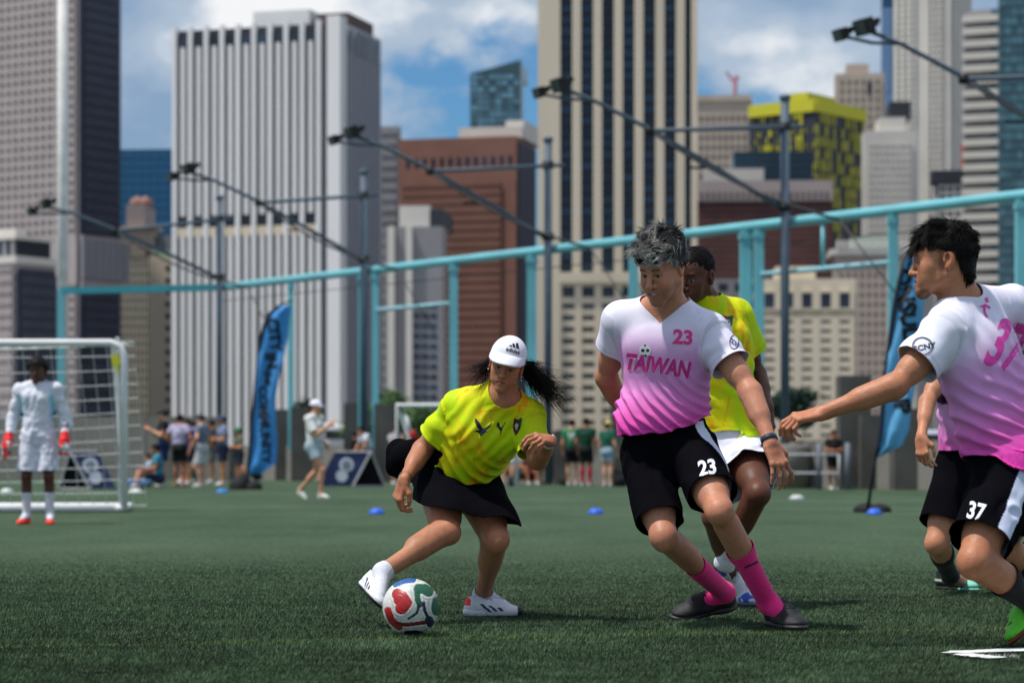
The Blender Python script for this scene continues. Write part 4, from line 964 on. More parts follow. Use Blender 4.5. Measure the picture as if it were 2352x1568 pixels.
# ---------------------------------------------------------------- fence, lamps, goals, flags, boards
def field_structures():
    tealp = mat('paint_teal', (.17, .50, .57), .5, var=.12, vscale=.8, bump=.1, bscale=8); pole_m = mat('galvanised_blue', (.075, .11, .15), .6, 0, var=.15); dark = mat('lamp_black', (.008, .010, .010), .6)
    conc = mat('concrete_wall', (.22, .21, .185), .9, var=.22, vscale=.9, bump=.3, bscale=6); concd = mat('concrete_dark', (.085, .082, .075), .9, var=.3, vscale=1.2)
    HZ = lambda h: CAMZ + (h - CAMZ) * KF
    HB = HZ(5.10)
    fr = empty('fence_frame', fpt(10, 0), 'teal painted steel fence frame along the right side of the pitch', 'fence')
    mb = MB(); mb.tube([fpt(-.2, HB), fpt(62, HB)], .115, 12); mb.build('top_rail', tealp, fr, True)
    for px, w in ((668, .13), (833, .20), (862, .14), (1042, .17), (1221, .19), (1455, .17), (1713, .20), (1743, .16), (2051, .15), (2346, .17)):
        s_ = fence_s(px); c = fpt(s_, 0, .0); mb = MB(); mb.box((c[0], c[1], (.9 + HB - .1) / 2), (w * .66, 0, 0), (0, w * .66, 0), (0, 0, (HB - .1 - .9) / 2)); p = mb.build('post', tealp, fr)
        mb = MB(); mb.box((c[0], c[1], HB - .22), (w * .8, 0, 0), (0, w * .8, 0), (0, 0, .06)); mb.build('post_cap', tealp, p)
    for (a, b_, y0) in ((862, 1036, 712), (1743, 2050, 630)):
        s0, s1 = fence_s(a), fence_s(b_); Yv = fpt(s0, 0)[1]; h = CAMZ + (HY - y0) / F * Yv; mb = MB(); mb.tube([fpt(s0, h), fpt(s1, h)], .055, 8); mb.build('mid_rail', mat('paint_teal_pale', (.30, .56, .64), .5), fr, True)
    for px in (1890,):
        s_ = fence_s(px); mb = MB(); c = fpt(s_, HB - .1); mb.tube([c, c - (0, 0, 1.0)], .05, 6); mb.build('drop_rod', tealp, fr, True)
    mb = MB(); mb.tube([fpt(0, HZ(4.75)), fpt(62, HZ(4.62))], .012, 5); mb.build('wire', dark, fr)
    # end frame running left behind the goal
    er = empty('fence_frame', (FA[0] - 3, FA[1], 0), 'teal fence frame across the far end behind the white goal', 'fence')
    e0 = np.array([FA[0], FA[1], HB]); e1 = P(140, 668, FA[1] + .6); mb = MB(); d = nrm(e1 - e0); c = (e0 + e1) / 2; mb.box(c, d * np.linalg.norm(e1 - e0) / 2, (0, .10, 0), (0, 0, .10)); mb.build('top_rail', mat('paint_teal_deep', (.035, .30, .37), .5), er)
    mb = MB(); mb.box((e1[0], e1[1], 1.2 + (e1[2] - 1.0) / 2), (.105, 0, 0), (0, .105, 0), (0, 0, (e1[2] - 1.0) / 2 - .15)); mb.build('post', tealp, er)
    mb = MB(); wp = P(144, 660, FA[1] + 4); mb.tube([(wp[0], wp[1], 0), (wp[0], wp[1], 20)], .18, 14); tag(mb.build('flag_pole', mat('paint_white', (.74, .73, .70), .5), None, True), 'tall white pole behind the teal corner post at left', 'pole')
    # cantilever floodlights
    PX = (520, 853, 1277, 1822, 2575); HS = HZ(6.86)
    names = ('farthest, leftmost floodlight gantry, beside the white goal', 'second floodlight gantry from the left, before the white tower', 'third floodlight gantry from the left, before the brown tower', 'fourth floodlight gantry from the left, lamps before the pier tower', 'nearest floodlight gantry, lamps at the upper right')
    vecs = ((-3.9, 7.75), (-4.0, 7.72), (-4.0, 7.75), (-4.0, 7.78), (-4.15, 7.80))
    lampx = ((105, 468), (432, 388), (808, 304), (1285, 195), (1985, 62))
    for i, px in enumerate(PX):
        s_ = fence_s(px); b = fpt(s_, 0, -.25); Yv = b[1]
        rt = empty('floodlight_gantry', b, names[i], 'floodlight', 'cantilever floodlights along the pitch')
        mb = MB(); mb.tube([b, (b[0], b[1], HZ(7.35))], .10, 12); p = mb.build('pole', pole_m, rt, True)
        mb = MB(); mb.lathe((b[0], b[1], HZ(7.35)), [(.10, 0), (.13, .02), (.13, .10), (.06, .13), (0, .14)], 10); mb.build('pole_cap', pole_m, p, True)
        mb = MB()
        for zz in (HS, HZ(5.35)): mb.lathe((b[0], b[1], zz - .09), [(.10, 0), (.15, 0), (.15, .18), (.10, .18)], 10)
        mb.build('bracket', dark, p, True)
        lx, ly = lampx[i]; tip = P(lx, ly + 6, Yv - 1.4); foot = np.array([b[0] - .1, b[1], HZ(5.35)]); k = .50
        mb = MB(); pts = [foot, lerp(foot, tip, .3) + (0, 0, .10), lerp(foot, tip, .62) + (0, 0, .16), lerp(foot, tip, .85) + (0, 0, .12), tip]; mb.tube(pts, [.058, .055, .052, .046, .040], 8); mb.build('boom', pole_m, rt, True)
        j = lerp(foot, tip, .60) + (0, 0, .12); mb = MB(); mb.tube([(b[0] + .4, b[1], HS), j], .05, 8); mb.build('strut', pole_m, rt, True); mb = MB(); mb.lathe(j - (0, 0, .1), [(.0, 0), (.10, .02), (.10, .18), (0, .2)], 8); mb.build('joint', dark, rt, True)
        mb = MB(); mb.tube([lerp(foot, tip, .86) + (0, 0, .1), lerp(foot, tip, .95) + (-.1, 0, -.12), P(lx - 42 * 62 / Yv, ly + 20, Yv - 1.5)], .035, 6); mb.build('branch', pole_m, rt, True)
        for (dx, dy, sc) in ((0, 0, 1.0), (-48 * 62 / Yv * .85, 18, .75)):
            c = P(lx + dx, ly + dy, Yv - 1.5); mb = MB(); ax = nrm((-.75, -.45, -.35)); si = nrm(np.cross(ax, (0, 0, 1))); up = np.cross(si, ax)
            mb.box(c, ax * .10 * sc, si * .19 * sc, up * .15 * sc); hd_ = mb.build('lamp_head', dark, rt)
            mb = MB(); mb.box(c + ax * .115 * sc, ax * .012, si * .16 * sc, up * .12 * sc); mb.build('lamp_glass', mat('lamp_lens', (.09, .11, .105), .2), hd_)
            mb = MB(); mb.box(c - ax * .16 * sc, ax * .12 * sc, si * .09 * sc, up * .07 * sc); mb.box(c - ax * .30 * sc + up * .02, ax * .07, si * .05, up * .05); mb.build('lamp_gear', dark, hd_)
        mb = MB(); a = lerp(foot, tip, .36) + (0, 0, .02); mb.box(a - (.12, 0, .08), (.2, 0, 0), (0, .04, 0), (0, 0, .025)); mb.build('marker_plate', dark, rt)
        mb = MB(); q0 = j; q1 = fpt(s_ + 1.8, HZ(5.0), -.3); mb.tube([q0 + (q1 - q0) * t + np.array([0, 0, -.5 * math.sin(math.pi * t) * .5]) for t in np.linspace(0, 1, 9)], .034, 5); mb.tube([q1, fpt(s_ + 3.6, HZ(3.5), -.3)], .02, 5); mb.build('cable', mat('cable_grey', (.05, .055, .06), .7), rt, True)
    # concrete wall below the fence, as cast panels with stub piers
    def wall(label, pts, hts, piers):
        wr = empty('concrete_wall', (pts[0][0], pts[0][1], 0), label, 'wall')
        L_ = np.linalg.norm(np.array(pts[1]) - np.array(pts[0])); d = (np.array(pts[1]) - np.array(pts[0])) / L_; n = max(1, int(L_ / 2.4))
        for i in range(n):
            a = np.array(pts[0]) + d * (L_ * i / n + .012); b = np.array(pts[0]) + d * (L_ * (i + 1) / n - .012); h = hts(i / n); c = (a + b) / 2; mb = MB(); nn = np.array([-d[1], d[0]])
            mb.box((c[0], c[1], h / 2), (*((b - a) / 2), 0), (*(nn * .13), 0), (0, 0, h / 2)); mb.build('panel', conc, wr)
        for s_, hh, w in piers:
            c = np.array(pts[0]) + d * s_ - np.array([-d[1], d[0]]) * .05; mb = MB(); mb.box((c[0], c[1], hh / 2), (w, 0, 0), (0, w, 0), (0, 0, hh / 2)); mb.build('pier', concd if w > .25 else conc, wr)
        return wr
    a, b = FA + FN * .25, FB + FN * .25 + FD * 30
    ps = []
    for px, w, hh in ((640, .22, 1.85), (692, .38, 1.9), (806, .30, 1.95), (880, .34, 1.9), (1283, .24, 1.2), (1420, .30, 1.95), (1945, .30, 2.15), (1985, .22, 1.4), (2070, .3, 1.5)):
        ps.append((fence_s(px), hh * 1.15, w * 1.15))
    wall('low concrete wall of cast panels below the right fence', (a, b), lambda t: 1.05, ps)
    c = np.array([FA[0] + .2, FA[1] - .6]); wall('grey concrete wall behind the white goal', (c + np.array([-22, 2.2]), c), lambda t: 1.95, [])
    # round planter foot of the fourth gantry
    f4 = fpt(fence_s(1830), 0, -.3); mb = MB(); mb.lathe((f4[0], f4[1], 0), [(.0, 0), (.50, 0), (.50, .92), (.45, .98), (.0, .96)], 24); tag(mb.build('concrete_drum', conc, None, True), 'round concrete drum at the foot of the fourth floodlight gantry', 'drum')
    # goal with net
    gr = empty('goal', G(150, 1175), 'white goal frame with net behind the goalkeeper', 'goal')
    Yg = 30.4; xr = (285 - CX) / F * Yg; xl = xr - 4.9; Hg = 2.13; r = .047; wm = mat('goal_white', (.74, .75, .76), .45, var=.06); netm = mat('net_cord', (.62, .66, .68), .8)
    mb = MB(); mb.tube([(xr, Yg, .03), (xr, Yg, Hg - .16), (xr - .05, Yg, Hg - .05), (xr - .16, Yg, Hg), (xl + .16, Yg, Hg), (xl + .05, Yg, Hg - .05), (xl, Yg, Hg - .16), (xl, Yg, .03)], r, 12); mb.build('frame', wm, gr, True)
    db, dt_ = 1.9, .8
    mb = MB(); mb.tube([(xr, Yg, .05), (xr - .1, Yg - .0, .05)], r, 8); mb.build('foot', wm, gr, True)
    mb = MB(); mb.tube([(xl, Yg + .02, .05), (xr, Yg + .02, .05)], .05, 8); mb.build('ground_bar', wm, gr, True)
    mb = MB(); mb.tube([(xr, Yg, .05), (xr - .2, Yg + db, .05), (xl + .2, Yg + db, .05), (xl, Yg, .05)], .035, 8); mb.build('back_bar', wm, gr, True)
    mb = MB(); rn = .0055
    def sheet(fn, nu, nv):
        for i in range(nu + 1): mb.tube([fn(i / nu, v) for v in np.linspace(0, 1, 9)], rn, 3, False)
        for j in range(nv + 1): mb.tube([fn(u, j / nv) for u in np.linspace(0, 1, 17)], rn, 3, False)
    sag = lambda u, v: .10 * math.sin(math.pi * u) * math.sin(math.pi * v)
    sheet(lambda u, v: np.array([lerp(xl + .2 * 0, xr, u) * 1.0, Yg + dt_ + (db - dt_) * v + sag(u * 3 % 1, v), Hg * (1 - v) + .05 - sag(u, v)]), 27, 12)
    sheet(lambda u, v: np.array([lerp(xl, xr, u), Yg + dt_ * v, Hg - sag(u, v) * .8]), 27, 5)
    for xx in (xl, xr): sheet(lambda u, v, xx=xx: np.array([xx - (.06 + .25 * u) * np.sign(xx - (xl + xr) / 2) * 1.0, Yg + u * (dt_ + (db - dt_) * v), Hg * (1 - v) + .05 + .03 * math.sin(u * 6 + v * 5)]), 10, 12)
    o = mb.build('net', netm, gr); o['kind'] = 'stuff'
    mb = MB(); c = np.array([xr - .10, Yg - .03, Hg - .22]); mb.box(c, (.045, 0, .03), (0, .008, 0), (-.02, 0, .07)); mb.box(c + (.02, 0, -.1), (.02, 0, .01), (0, .006, 0), (.01, 0, .06)); tag(mb.build('ribbon_tag', mat('ribbon_yellow', (.62, .62, .03), .6), gr), None)
    # far small goal
    g2 = empty('goal', G(960, 1120), 'small white goal frame behind the woman in yellow', 'goal'); Y2 = 55; x0 = (912 - CX) / F * Y2; x1 = (1176 + 10 - CX) / F * Y2; h2 = CAMZ + (HY - 930) / F * Y2
    mb = MB(); mb.tube([(x0, Y2, 0), (x0, Y2, h2), (x1, Y2, h2), (x1, Y2, 0)], .05, 8); mb.build('frame', wm, g2, True); mb = MB(); mb.tube([(x0, Y2, h2), (x0 + .6, Y2 + 1.3, .05), (x0, Y2, .05)], .03, 6); mb.build('stay', wm, g2, True); mb = MB(); mb.tube([(x1, Y2, h2), (x1, Y2 + 1.3, .05)], .03, 6); mb.build('stay', wm, g2, True)
    # feather flags
    def feather(label, base_px, base_py, Yv, prof, colr, words, rodtop, lean):
        """prof: list of (left px, right px, y px)"""
        b = P(base_px, base_py, Yv); b[2] = 0; rt = empty('feather_flag', b, label, 'flag'); n = len(prof); V = []; m = 9
        for (xa, xb, yy) in prof:
            for k in range(m):
                t = k / (m - 1); V.append(P(lerp(xa, xb, t), yy, Yv + .05 * math.sin(t * 7 + yy * .02) + .03 * math.sin(yy * .05)))
        Q = [(i * m + k, i * m + k + 1, (i + 1) * m + k + 1, (i + 1) * m + k) for i in range(n - 1) for k in range(m - 1)]
        V = np.array(V); sail = make_mesh('sail', V, np.array(Q), mat('sail_' + label[:6].replace(' ', '_'), colr, .7, var=.12, vscale=1.5), rt, solid=.004)
        mb = MB(); rod = [P(xa - 3, yy, Yv + .02) for (xa, xb, yy) in prof][::-1]; rod = [np.array([rod[0][0] - lean, Yv, .05])] + rod + [P(rodtop[0], rodtop[1], Yv)]; mb.tube(rod, .022, 6); mb.build('rod', dark, rt, True)
        mb = MB(); mb.tube([P(xa - 1, yy, Yv) for (xa, xb, yy) in prof], .03, 6); mb.build('sleeve', mat('sail_edge', (.01, .02, .04), .8), rt, True)
        bv = bvh_of(V, np.array(Q))
        for (txt, cx, cy, sz, rot, bold) in words: decal('flag_lettering', text2d(txt, bold), cx, cy, sz, sz, rot, bv, (.004, .006, .012), sail, lift=.02, k=1)
        return rt
    blue = (.055, .29, .68)
    prof = [(644, 670, 702), (622, 668, 718), (608, 664, 745), (600, 660, 780), (594, 652, 820), (590, 640, 870), (585, 632, 920), (580, 634, 970), (576, 638, 1020), (572, 634, 1062), (569, 600, 1088)]
    feather('blue feather flag on the left reading CITY IN THE COMMUNITY', 566, 1118, 56.0, prof, blue, [('CITY', 631, 770, 28, -82, .05), ('IN', 623, 828, 28, -83, .05), ('the', 617, 866, 20, -84, .04), ('COMMUNITY', 608, 976, 23, -87, .04)], (672, 690), .05)
    prof = [(2092, 2128, 575), (2078, 2136, 605), (2066, 2130, 650), (2056, 2122, 700), (2048, 2118, 760), (2040, 2112, 820), (2034, 2104, 880), (2028, 2092, 940), (2024, 2088, 985), (2018, 2072, 1022), (2014, 2018, 1050)]
    feather('light blue feather flag reading CONSULATE CUP beside the dark-haired man', 2008, 1160, 30.0, prof, (.13, .43, .74), [('CONSULATE', 2086, 722, 39, -84, .05), ('CUP', 2070, 906, 36, -84, .05)], (2100, 560), .10)
    bb = G(2008, 1176); mb = MB()
    for dx, dy, sx, sz in ((-.1, 0, .16, .11), (.07, .05, .15, .10), (0, -.08, .13, .08), (-.17, .02, .08, .05)): mb.lathe((bb[0] + dx, bb[1] + dy, 0), [(sx, 0), (sx * 1.05, sz * .4), (sx * .7, sz * .9), (0, sz * 1.15)], 12)
    tag(mb.build('weight_bag', mat('bag_black', (.008, .008, .009), .8), None, True), 'black weight bag at the foot of the light blue flag', 'bag')
    bb = G(560, 1124); mb = MB()
    for dx, sx, sz in ((-.1, .22, .24), (.2, .2, .18), (.0, .16, .34)): mb.lathe((bb[0] + dx, bb[1], 0), [(sx, 0), (sx, sz * .5), (sx * .6, sz), (0, sz * 1.1)], 12)
    tag(mb.build('weight_bag', mat('bag_black', (.008, .008, .009), .8), None, True), 'black weight bag at the foot of the left blue flag', 'bag')
    # A-frame boards
    nav = mat('board_navy', (.035, .045, .14), .6, var=.1); alum = mat('board_edge', (.45, .45, .47), .5); wht = mat('board_emblem', (.60, .62, .70), .6)
    def aframe(label, xl_, xr_, yb, Yv, w, flip):
        b = G(0, yb); Yv = b[1]; x0 = (xl_ - CX) / F * Yv; x1 = (xr_ - CX) / F * Yv; h = .82; rt = empty('a_frame_board', ((x0 + x1) / 2, Yv, 0), label, 'board')
        sl = .55 * flip; L_ = x1 - x0
        for sg in (-1, 1):
            mb = MB(); V = [(x0 if sg < 0 else x0 + 0, Yv, .02)]
        # front slanted panel: runs along x, leans in +flip x direction at the top
        pl = [np.array([x0, Yv, .02]), np.array([x1 - .62 * 1, Yv, .02]), np.array([x1 - .62 + .42 * 1, Yv + .0, h]), np.array([x0 + .42, Yv, h])] if flip > 0 else [np.array([x0 + .62, Yv, .02]), np.array([x1, Yv, .02]), np.array([x1 - .42, Yv, h]), np.array([x0 + .2, Yv, h])]
        nrm_ = np.array([0, .03, 0]); V = pl + [q + nrm_ for q in pl]; mb = MB(); mb.add(V, [(0, 1, 2, 3), (7, 6, 5, 4), (0, 4, 5, 1), (1, 5, 6, 2), (2, 6, 7, 3), (3, 7, 4, 0)]); face = mb.build('panel', nav, rt)
        e = (1, 2) if flip > 0 else (3, 0); mb = MB(); mb.tube([pl[e[0]] - nrm_ * .5, pl[e[1]] - nrm_ * .5], .03, 6); mb.tube([pl[3] - nrm_ * .3, pl[2] - nrm_ * .3], .02, 6); mb.build('edge', alum, rt)
        a0, a1 = (pl[1], pl[2]) if flip > 0 else (pl[0], pl[3]); far = a0 + np.array([.72 * flip, .25, 0]); mb = MB(); mb.add([a0 + nrm_, far, a1 + nrm_], None, [(0, 1, 2), (0, 2, 1)]); mb.build('inner_side', mat('board_inside', (.006, .006, .008), .9), rt)
        mb = MB(); mb.tube([far, a1 + nrm_], .025, 6); mb.tube([a0 - nrm_, far], .02, 6); mb.build('rear_edge', alum, rt)
        c = sum(pl) / 4; mb = MB(); mb.lathe(c - np.array([-.06 * flip, .02, -.10]), [(0, .0), (.17, .0), (.17, .008), (0, .008)], 20, (0, -1, 0)); mb.lathe(c - np.array([.05 * flip, .02, .16]), [(0, .0), (.15, .0), (.15, .008), (0, .008)], 7, (0, -1, 0)); mb.build('emblem', wht, face)
        mb = MB(); mb.lathe(c - np.array([-.06 * flip, .03, -.10]), [(.05, .0), (.085, .0), (.085, .008), (.05, .008)], 16, (0, -1, 0)); mb.build('emblem_ring', nav, face)
    aframe('navy folding board with white emblem beside the walking woman in white', 728, 872, 1118, 55, 1, 1)
    aframe('navy folding board with white emblem seen through the goal net', 140, 268, 1124, 55, 1, -1)
    # training discs and balls
    for (px, py, c, lb) in ((865, 1180, (.02, .12, .62), 'blue marker disc left of the woman in yellow'), (1368, 1180, (.02, .12, .62), 'blue marker disc between the woman and the grey-haired man'), (2008, 1181, (.02, .12, .62), 'blue marker disc by the weight bag'), (510, 1131, (.03, .2, .55), 'blue marker disc in front of the spectators'), (311, 1130, (.7, .72, .72), 'white marker disc right of the goal'), (16, 1130, (.7, .72, .72), 'white marker disc at the left edge behind the goal'), (1830, 1146, (.5, .5, .52), 'small white marker disc below the fingers of the grey-haired man')):
        g = G(px, py); r = .10 if py > 1150 else .13; mb = MB(); mb.lathe(g, [(r, 0), (r * 1.0, .012), (r * .72, .055), (r * .33, .075), (r * .30, .070)], 20); tag(mb.build('marker_disc', mat('disc_%d' % int(c[2] * 100 + c[0] * 10), c, .5), None, True, solid=.004), lb, 'marker disc', 'marker discs')
    # flag of green, white and red
    g = P(930, 1040, 56); rt = empty('tricolour_flag', (g[0], g[1], 0), 'green white and red flag carried near the small goal', 'flag')
    for k, (c, q) in enumerate((((.02, .16, .09), [(918, 958), (932, 950), (940, 985), (922, 990)]), ((.70, .72, .74), [(930, 950), (940, 962), (948, 1000), (934, 1005)]), ((.55, .03, .03), [(934, 1000), (950, 985), (962, 1005), (942, 1018)]))):
        V = [P(x, y, 56 + .05 * i) for i, (x, y) in enumerate(q)]; make_mesh('band', V, np.array([[0, 1, 2, 3]]), mat('flag_%d' % k, c, .8), rt, solid=.02)
    mb = MB(); mb.tube([P(916, 1060, 56), P(920, 950, 56)], .015, 5); mb.build('staff', dark, rt)
    # parked cars beyond the wall
    for (px, Yv, c, lb) in ((2000, 84, (.50, .51, .55), 'silver car roof beyond the low wall, left of the light blue flag'), (2105, 83, (.46, .47, .54), 'silver car roof right of the light blue flag'), (800, 92, (.66, .66, .64), 'white van beyond the wall behind the A-frame board')):
        g = P(px, 1050, Yv); rt = empty('parked_car', (g[0], g[1], 0), lb, 'car', 'cars parked beyond the wall'); L_ = 2.1
        van = 'van' in lb; hh = 1.75 if van else 1.0
        A = [rbox((g[0], g[1], .75), (L_, .85, .45), None, .2, .1), rbox((g[0] + .2, g[1], 1.15), (L_ * (.85 if van else .55), .75, .95 * .5 if not van else .85), None, .25, .15)]
        V, Q = extract(A, .05); make_mesh('body', V, Q, mat('car_paint_%d' % px, c, .3, spec=.6), rt)
        mb = MB(); mb.box((g[0] + .2, g[1] - .80 if not van else g[1] - .82, 1.32 if not van else 1.55), (L_ * .48, 0, 0), (0, .02, 0), (0, 0, .16)); mb.build('side_window', mat('car_glass', (.02, .025, .03), .15), rt)
        for dx in (-1.3, 1.3):
            mb = MB(); mb.lathe((g[0] + dx, g[1] - .85, .33), [(0, 0), (.2, 0), (.33, .03), (.33, .2), (0, .2)], 18, (0, 1, 0)); mb.build('wheel', dark, rt, True)
    # road strip behind the wall and barriers
    mb = MB(); mb.abox((-40, 79, -.046), (60, 110, -.03)); tag(mb.build('road', mat('asphalt', (.055, .055, .06), .9)), kind='structure')
    for i, px in enumerate((1975, 2040)):
        c = fpt(fence_s(px), 0, -1.2); mb = MB(); mb.tube([c, c + (0, 0, 1.0)], .06, 8); tag(mb.build('barrier_post', mat('barrier_grey', (.13, .15, .18), .6), None, True), ['dark post left of the light blue flag foot', 'dark post right of the light blue flag foot'][i], 'post')
    c0, c1 = fpt(fence_s(1880), .75, -1.2), fpt(fence_s(2020), .75, -1.2); mb = MB(); mb.tube([c0, c1], .03, 6); mb.tube([c0 - (0, 0, .4), c1 - (0, 0, .4)], .03, 6); mb.tube([c0, c0 * (1, 1, 0)], .03, 6); mb.tube([c1, c1 * (1, 1, 0)], .03, 6); tag(mb.build('barrier_rail', mat('rail_pale', (.36, .37, .40), .6), None, True), 'low pale barrier rail behind the woman in black', 'barrier')

def leaf_cloud(name, label, c, R, n, colr, trunk, seed=1):
    rt = empty(name, (c[0], c[1], 0), label, 'tree' if trunk else 'bush'); r2 = np.random.default_rng(seed)
    cl = r2.normal(0, .5, (14, 3)) * np.array(R) * .9 + np.array(c)
    k = r2.integers(0, 14, n); p = cl[k] + r2.normal(0, .22, (n, 3)) * np.array(R); p[:, 2] = np.maximum(p[:, 2], .15)
    a = r2.normal(size=(n, 3)); a /= np.linalg.norm(a, axis=1)[:, None]; b = np.cross(a, r2.normal(size=(n, 3))); b /= np.linalg.norm(b, axis=1)[:, None]; s = (.06 + .06 * r2.random(n))[:, None]
    V = np.stack([p - a * s, p + b * s * .5, p + a * s, p - b * s * .5], 1).reshape(-1, 3); col = np.array(colr) * (.6 + .8 * r2.random((n, 1))); make_mesh('crown', V, np.arange(4 * n).reshape(-1, 4), mat('leaves', attr=True, rough=.7, var=.2), rt, smooth=False, col=np.repeat(col, 4, 0))
    mb = MB(); mb.tube([(c[0], c[1], 0), (c[0] + .05, c[1], c[2] * .6), (c[0], c[1], c[2])], [.09, .07, .03], 7); 
    for q in cl[:6]: mb.tube([(c[0], c[1], c[2] * .6), q], [.04, .012], 5)
    mb.build('trunk', mat('bark', (.06, .045, .035), .9), rt, True)
def plants():
    q = P(905, 965, 78); leaf_cloud('tree', 'light green young tree behind the small goal', q, (1.0, .8, .75), 5200, (.09, .17, .06), True, 3)
    q = P(960, 985, 78); leaf_cloud('tree', 'light green low tree right of the young tree behind the small goal', q, (.9, .7, .6), 4200, (.085, .16, .06), True, 4)
    q = P(1815, 935, 66); leaf_cloud('bush', 'dark green bush behind the fourth floodlight pole', q, (.75, .5, .35), 4200, (.022, .055, .035), False, 6)
    q = P(700, 952, 78); leaf_cloud('bush', 'dark green bush behind the walking woman in white', q, (.5, .4, .4), 2200, (.03, .06, .03), False, 8)

def ball():
    c = P(944, 1400, 9.35); R = .110; c[2] = R + .003
    nu, nv = 192, 128; V = []; 
    for j in range(nv + 1):
        ph = math.pi * j / nv
        for i in range(nu):
            th = 2 * math.pi * i / nu; V.append((math.sin(ph) * math.cos(th), math.sin(ph) * math.sin(th), math.cos(ph)))
    D = np.array(V); Q = np.array([(j * nu + i, (j + 1) * nu + i, (j + 1) * nu + (i + 1) % nu, j * nu + (i + 1) % nu) for j in range(nv) for i in range(nu)])
    # swirling panels of red, green and blue laid out on the sphere as the photo shows them
    x, z = D[:, 0], D[:, 2]; front = D[:, 1] < .25
    C = np.tile(np.array((.70, .70, .67)), (len(D), 1)); hgt = np.zeros(len(D))
    def blob(pts, rad, col, only=front):
        d = np.full(len(D), 9.0)
        for (a, b) in zip(pts[:-1], pts[1:]):
            a, b = np.array(a), np.array(b); ab = b - a; t = np.clip(((x - a[0]) * ab[0] + (z - a[1]) * ab[1]) / (ab @ ab + 1e-9), 0, 1); d = np.minimum(d, np.hypot(x - a[0] - t * ab[0], z - a[1] - t * ab[1]))
        m = only & (d < rad); C[m] = np.array(col) * (1 + .18 * vnoise(D[m] * 9, 3))[:, None]
        e = only & (np.abs(d - rad) < .022); hgt[e] -= .006
        e2 = only & (np.abs(d - rad - .10) < .016); hgt[e2] -= .004; C[e2] *= .8
    red, grn, blu, nvy = (.42, .018, .022), (.022, .12, .065), (.02, .11, .36), (.012, .018, .06)
    blob([(-.45, .48), (-.28, .42), (-.12, .20), (-.25, .02), (-.32, .0)], .20, red); blob([(-.38, .30), (-.20, .10)], .20, red)
    blob([(-.78, -.10), (-.66, -.45), (-.40, -.66)], .14, red); blob([(-.45, -.55), (-.1, -.58), (.35, -.52), (.6, -.5)], .07, (.16, .012, .02))
    blob([(.28, .68), (.50, .66), (.65, .55)], .16, grn); blob([(.25, .60), (.28, .30), (.34, .12)], .10, grn); blob([(.32, .12), (.25, -.15), (-.05, -.36)], .045, (.015, .04, .03))
    blob([(.92, .22), (.88, .0), (.93, -.15)], .15, grn)
    blob([(.48, .18), (.52, -.10), (.66, -.38), (.80, -.52)], .055, nvy); blob([(.66, -.42), (.72, -.58)], .14, nvy); blob([(-.12, -.92), (.2, -.90), (.35, -.95)], .12, nvy)
    blob([(-.55, .80), (-.25, .93), (.10, .97)], .09, blu)
    rl = ~front; C[rl & (vnoise(D * 2.3, 8) > .25)] = red; C[rl & (vnoise(D * 2.3 + 5, 9) > .3)] = grn; C[rl & (vnoise(D * 2.3 + 9, 11) > .35)] = blu
    C *= (1 + .05 * vnoise(D * 14, 2) - .16 * sstep(.1, .6, vnoise(D * 4, 6)))[:, None]
    o = make_mesh('football', c + D * (R * (1 + hgt))[:, None], Q, mat('ball_skin', attr=True, rough=.42, var=.06, vscale=60, spec=.4), None, col=C); tag(o, 'white football with red, green and blue swirls in front of the woman', 'football')
# ---- man in white-to-pink shirt 23, leaning towards the ball
def ombre(V, top, bot, z0, z1, u, origin, white, mid, pink):
    t = np.clip(((V - origin) @ u - z0) / (z1 - z0), 0, 1)          # 0 at hem, 1 at shoulders
    w = np.array(white); m = np.array(mid); p = np.array(pink)
    a = sstep(-.05, .62, t)[:, None]; c = sstep(.60, 1.10, t)[:, None]
    return (p * (1 - a) + m * a) * (1 - c) + w * c
PINK = srgb(236, 62, 178); LILAC = srgb(228, 160, 222); WHITE = srgb(232, 234, 250)
def seams(V, C, A, J, hem, slv):
    """stitched hem, cuffs and armhole seams"""
    k = np.ones(len(V)); k[np.abs(hem(V) + .020) < .0026] = .80
    dt = sdf_pts(A, V, ('torso',))
    for s_ in 'AB':
        ds = sdf_pts(A, V, ('slv' + s_,)); t, _ = coneT(V, J['sh' + s_], J['el' + s_]); k[(np.abs(t - slv[s_] + .065) < .009) & (ds < dt)] = .82; k[(np.abs(ds - dt) < .0030) & (t < .4)] = .82
    return C * k[:, None]
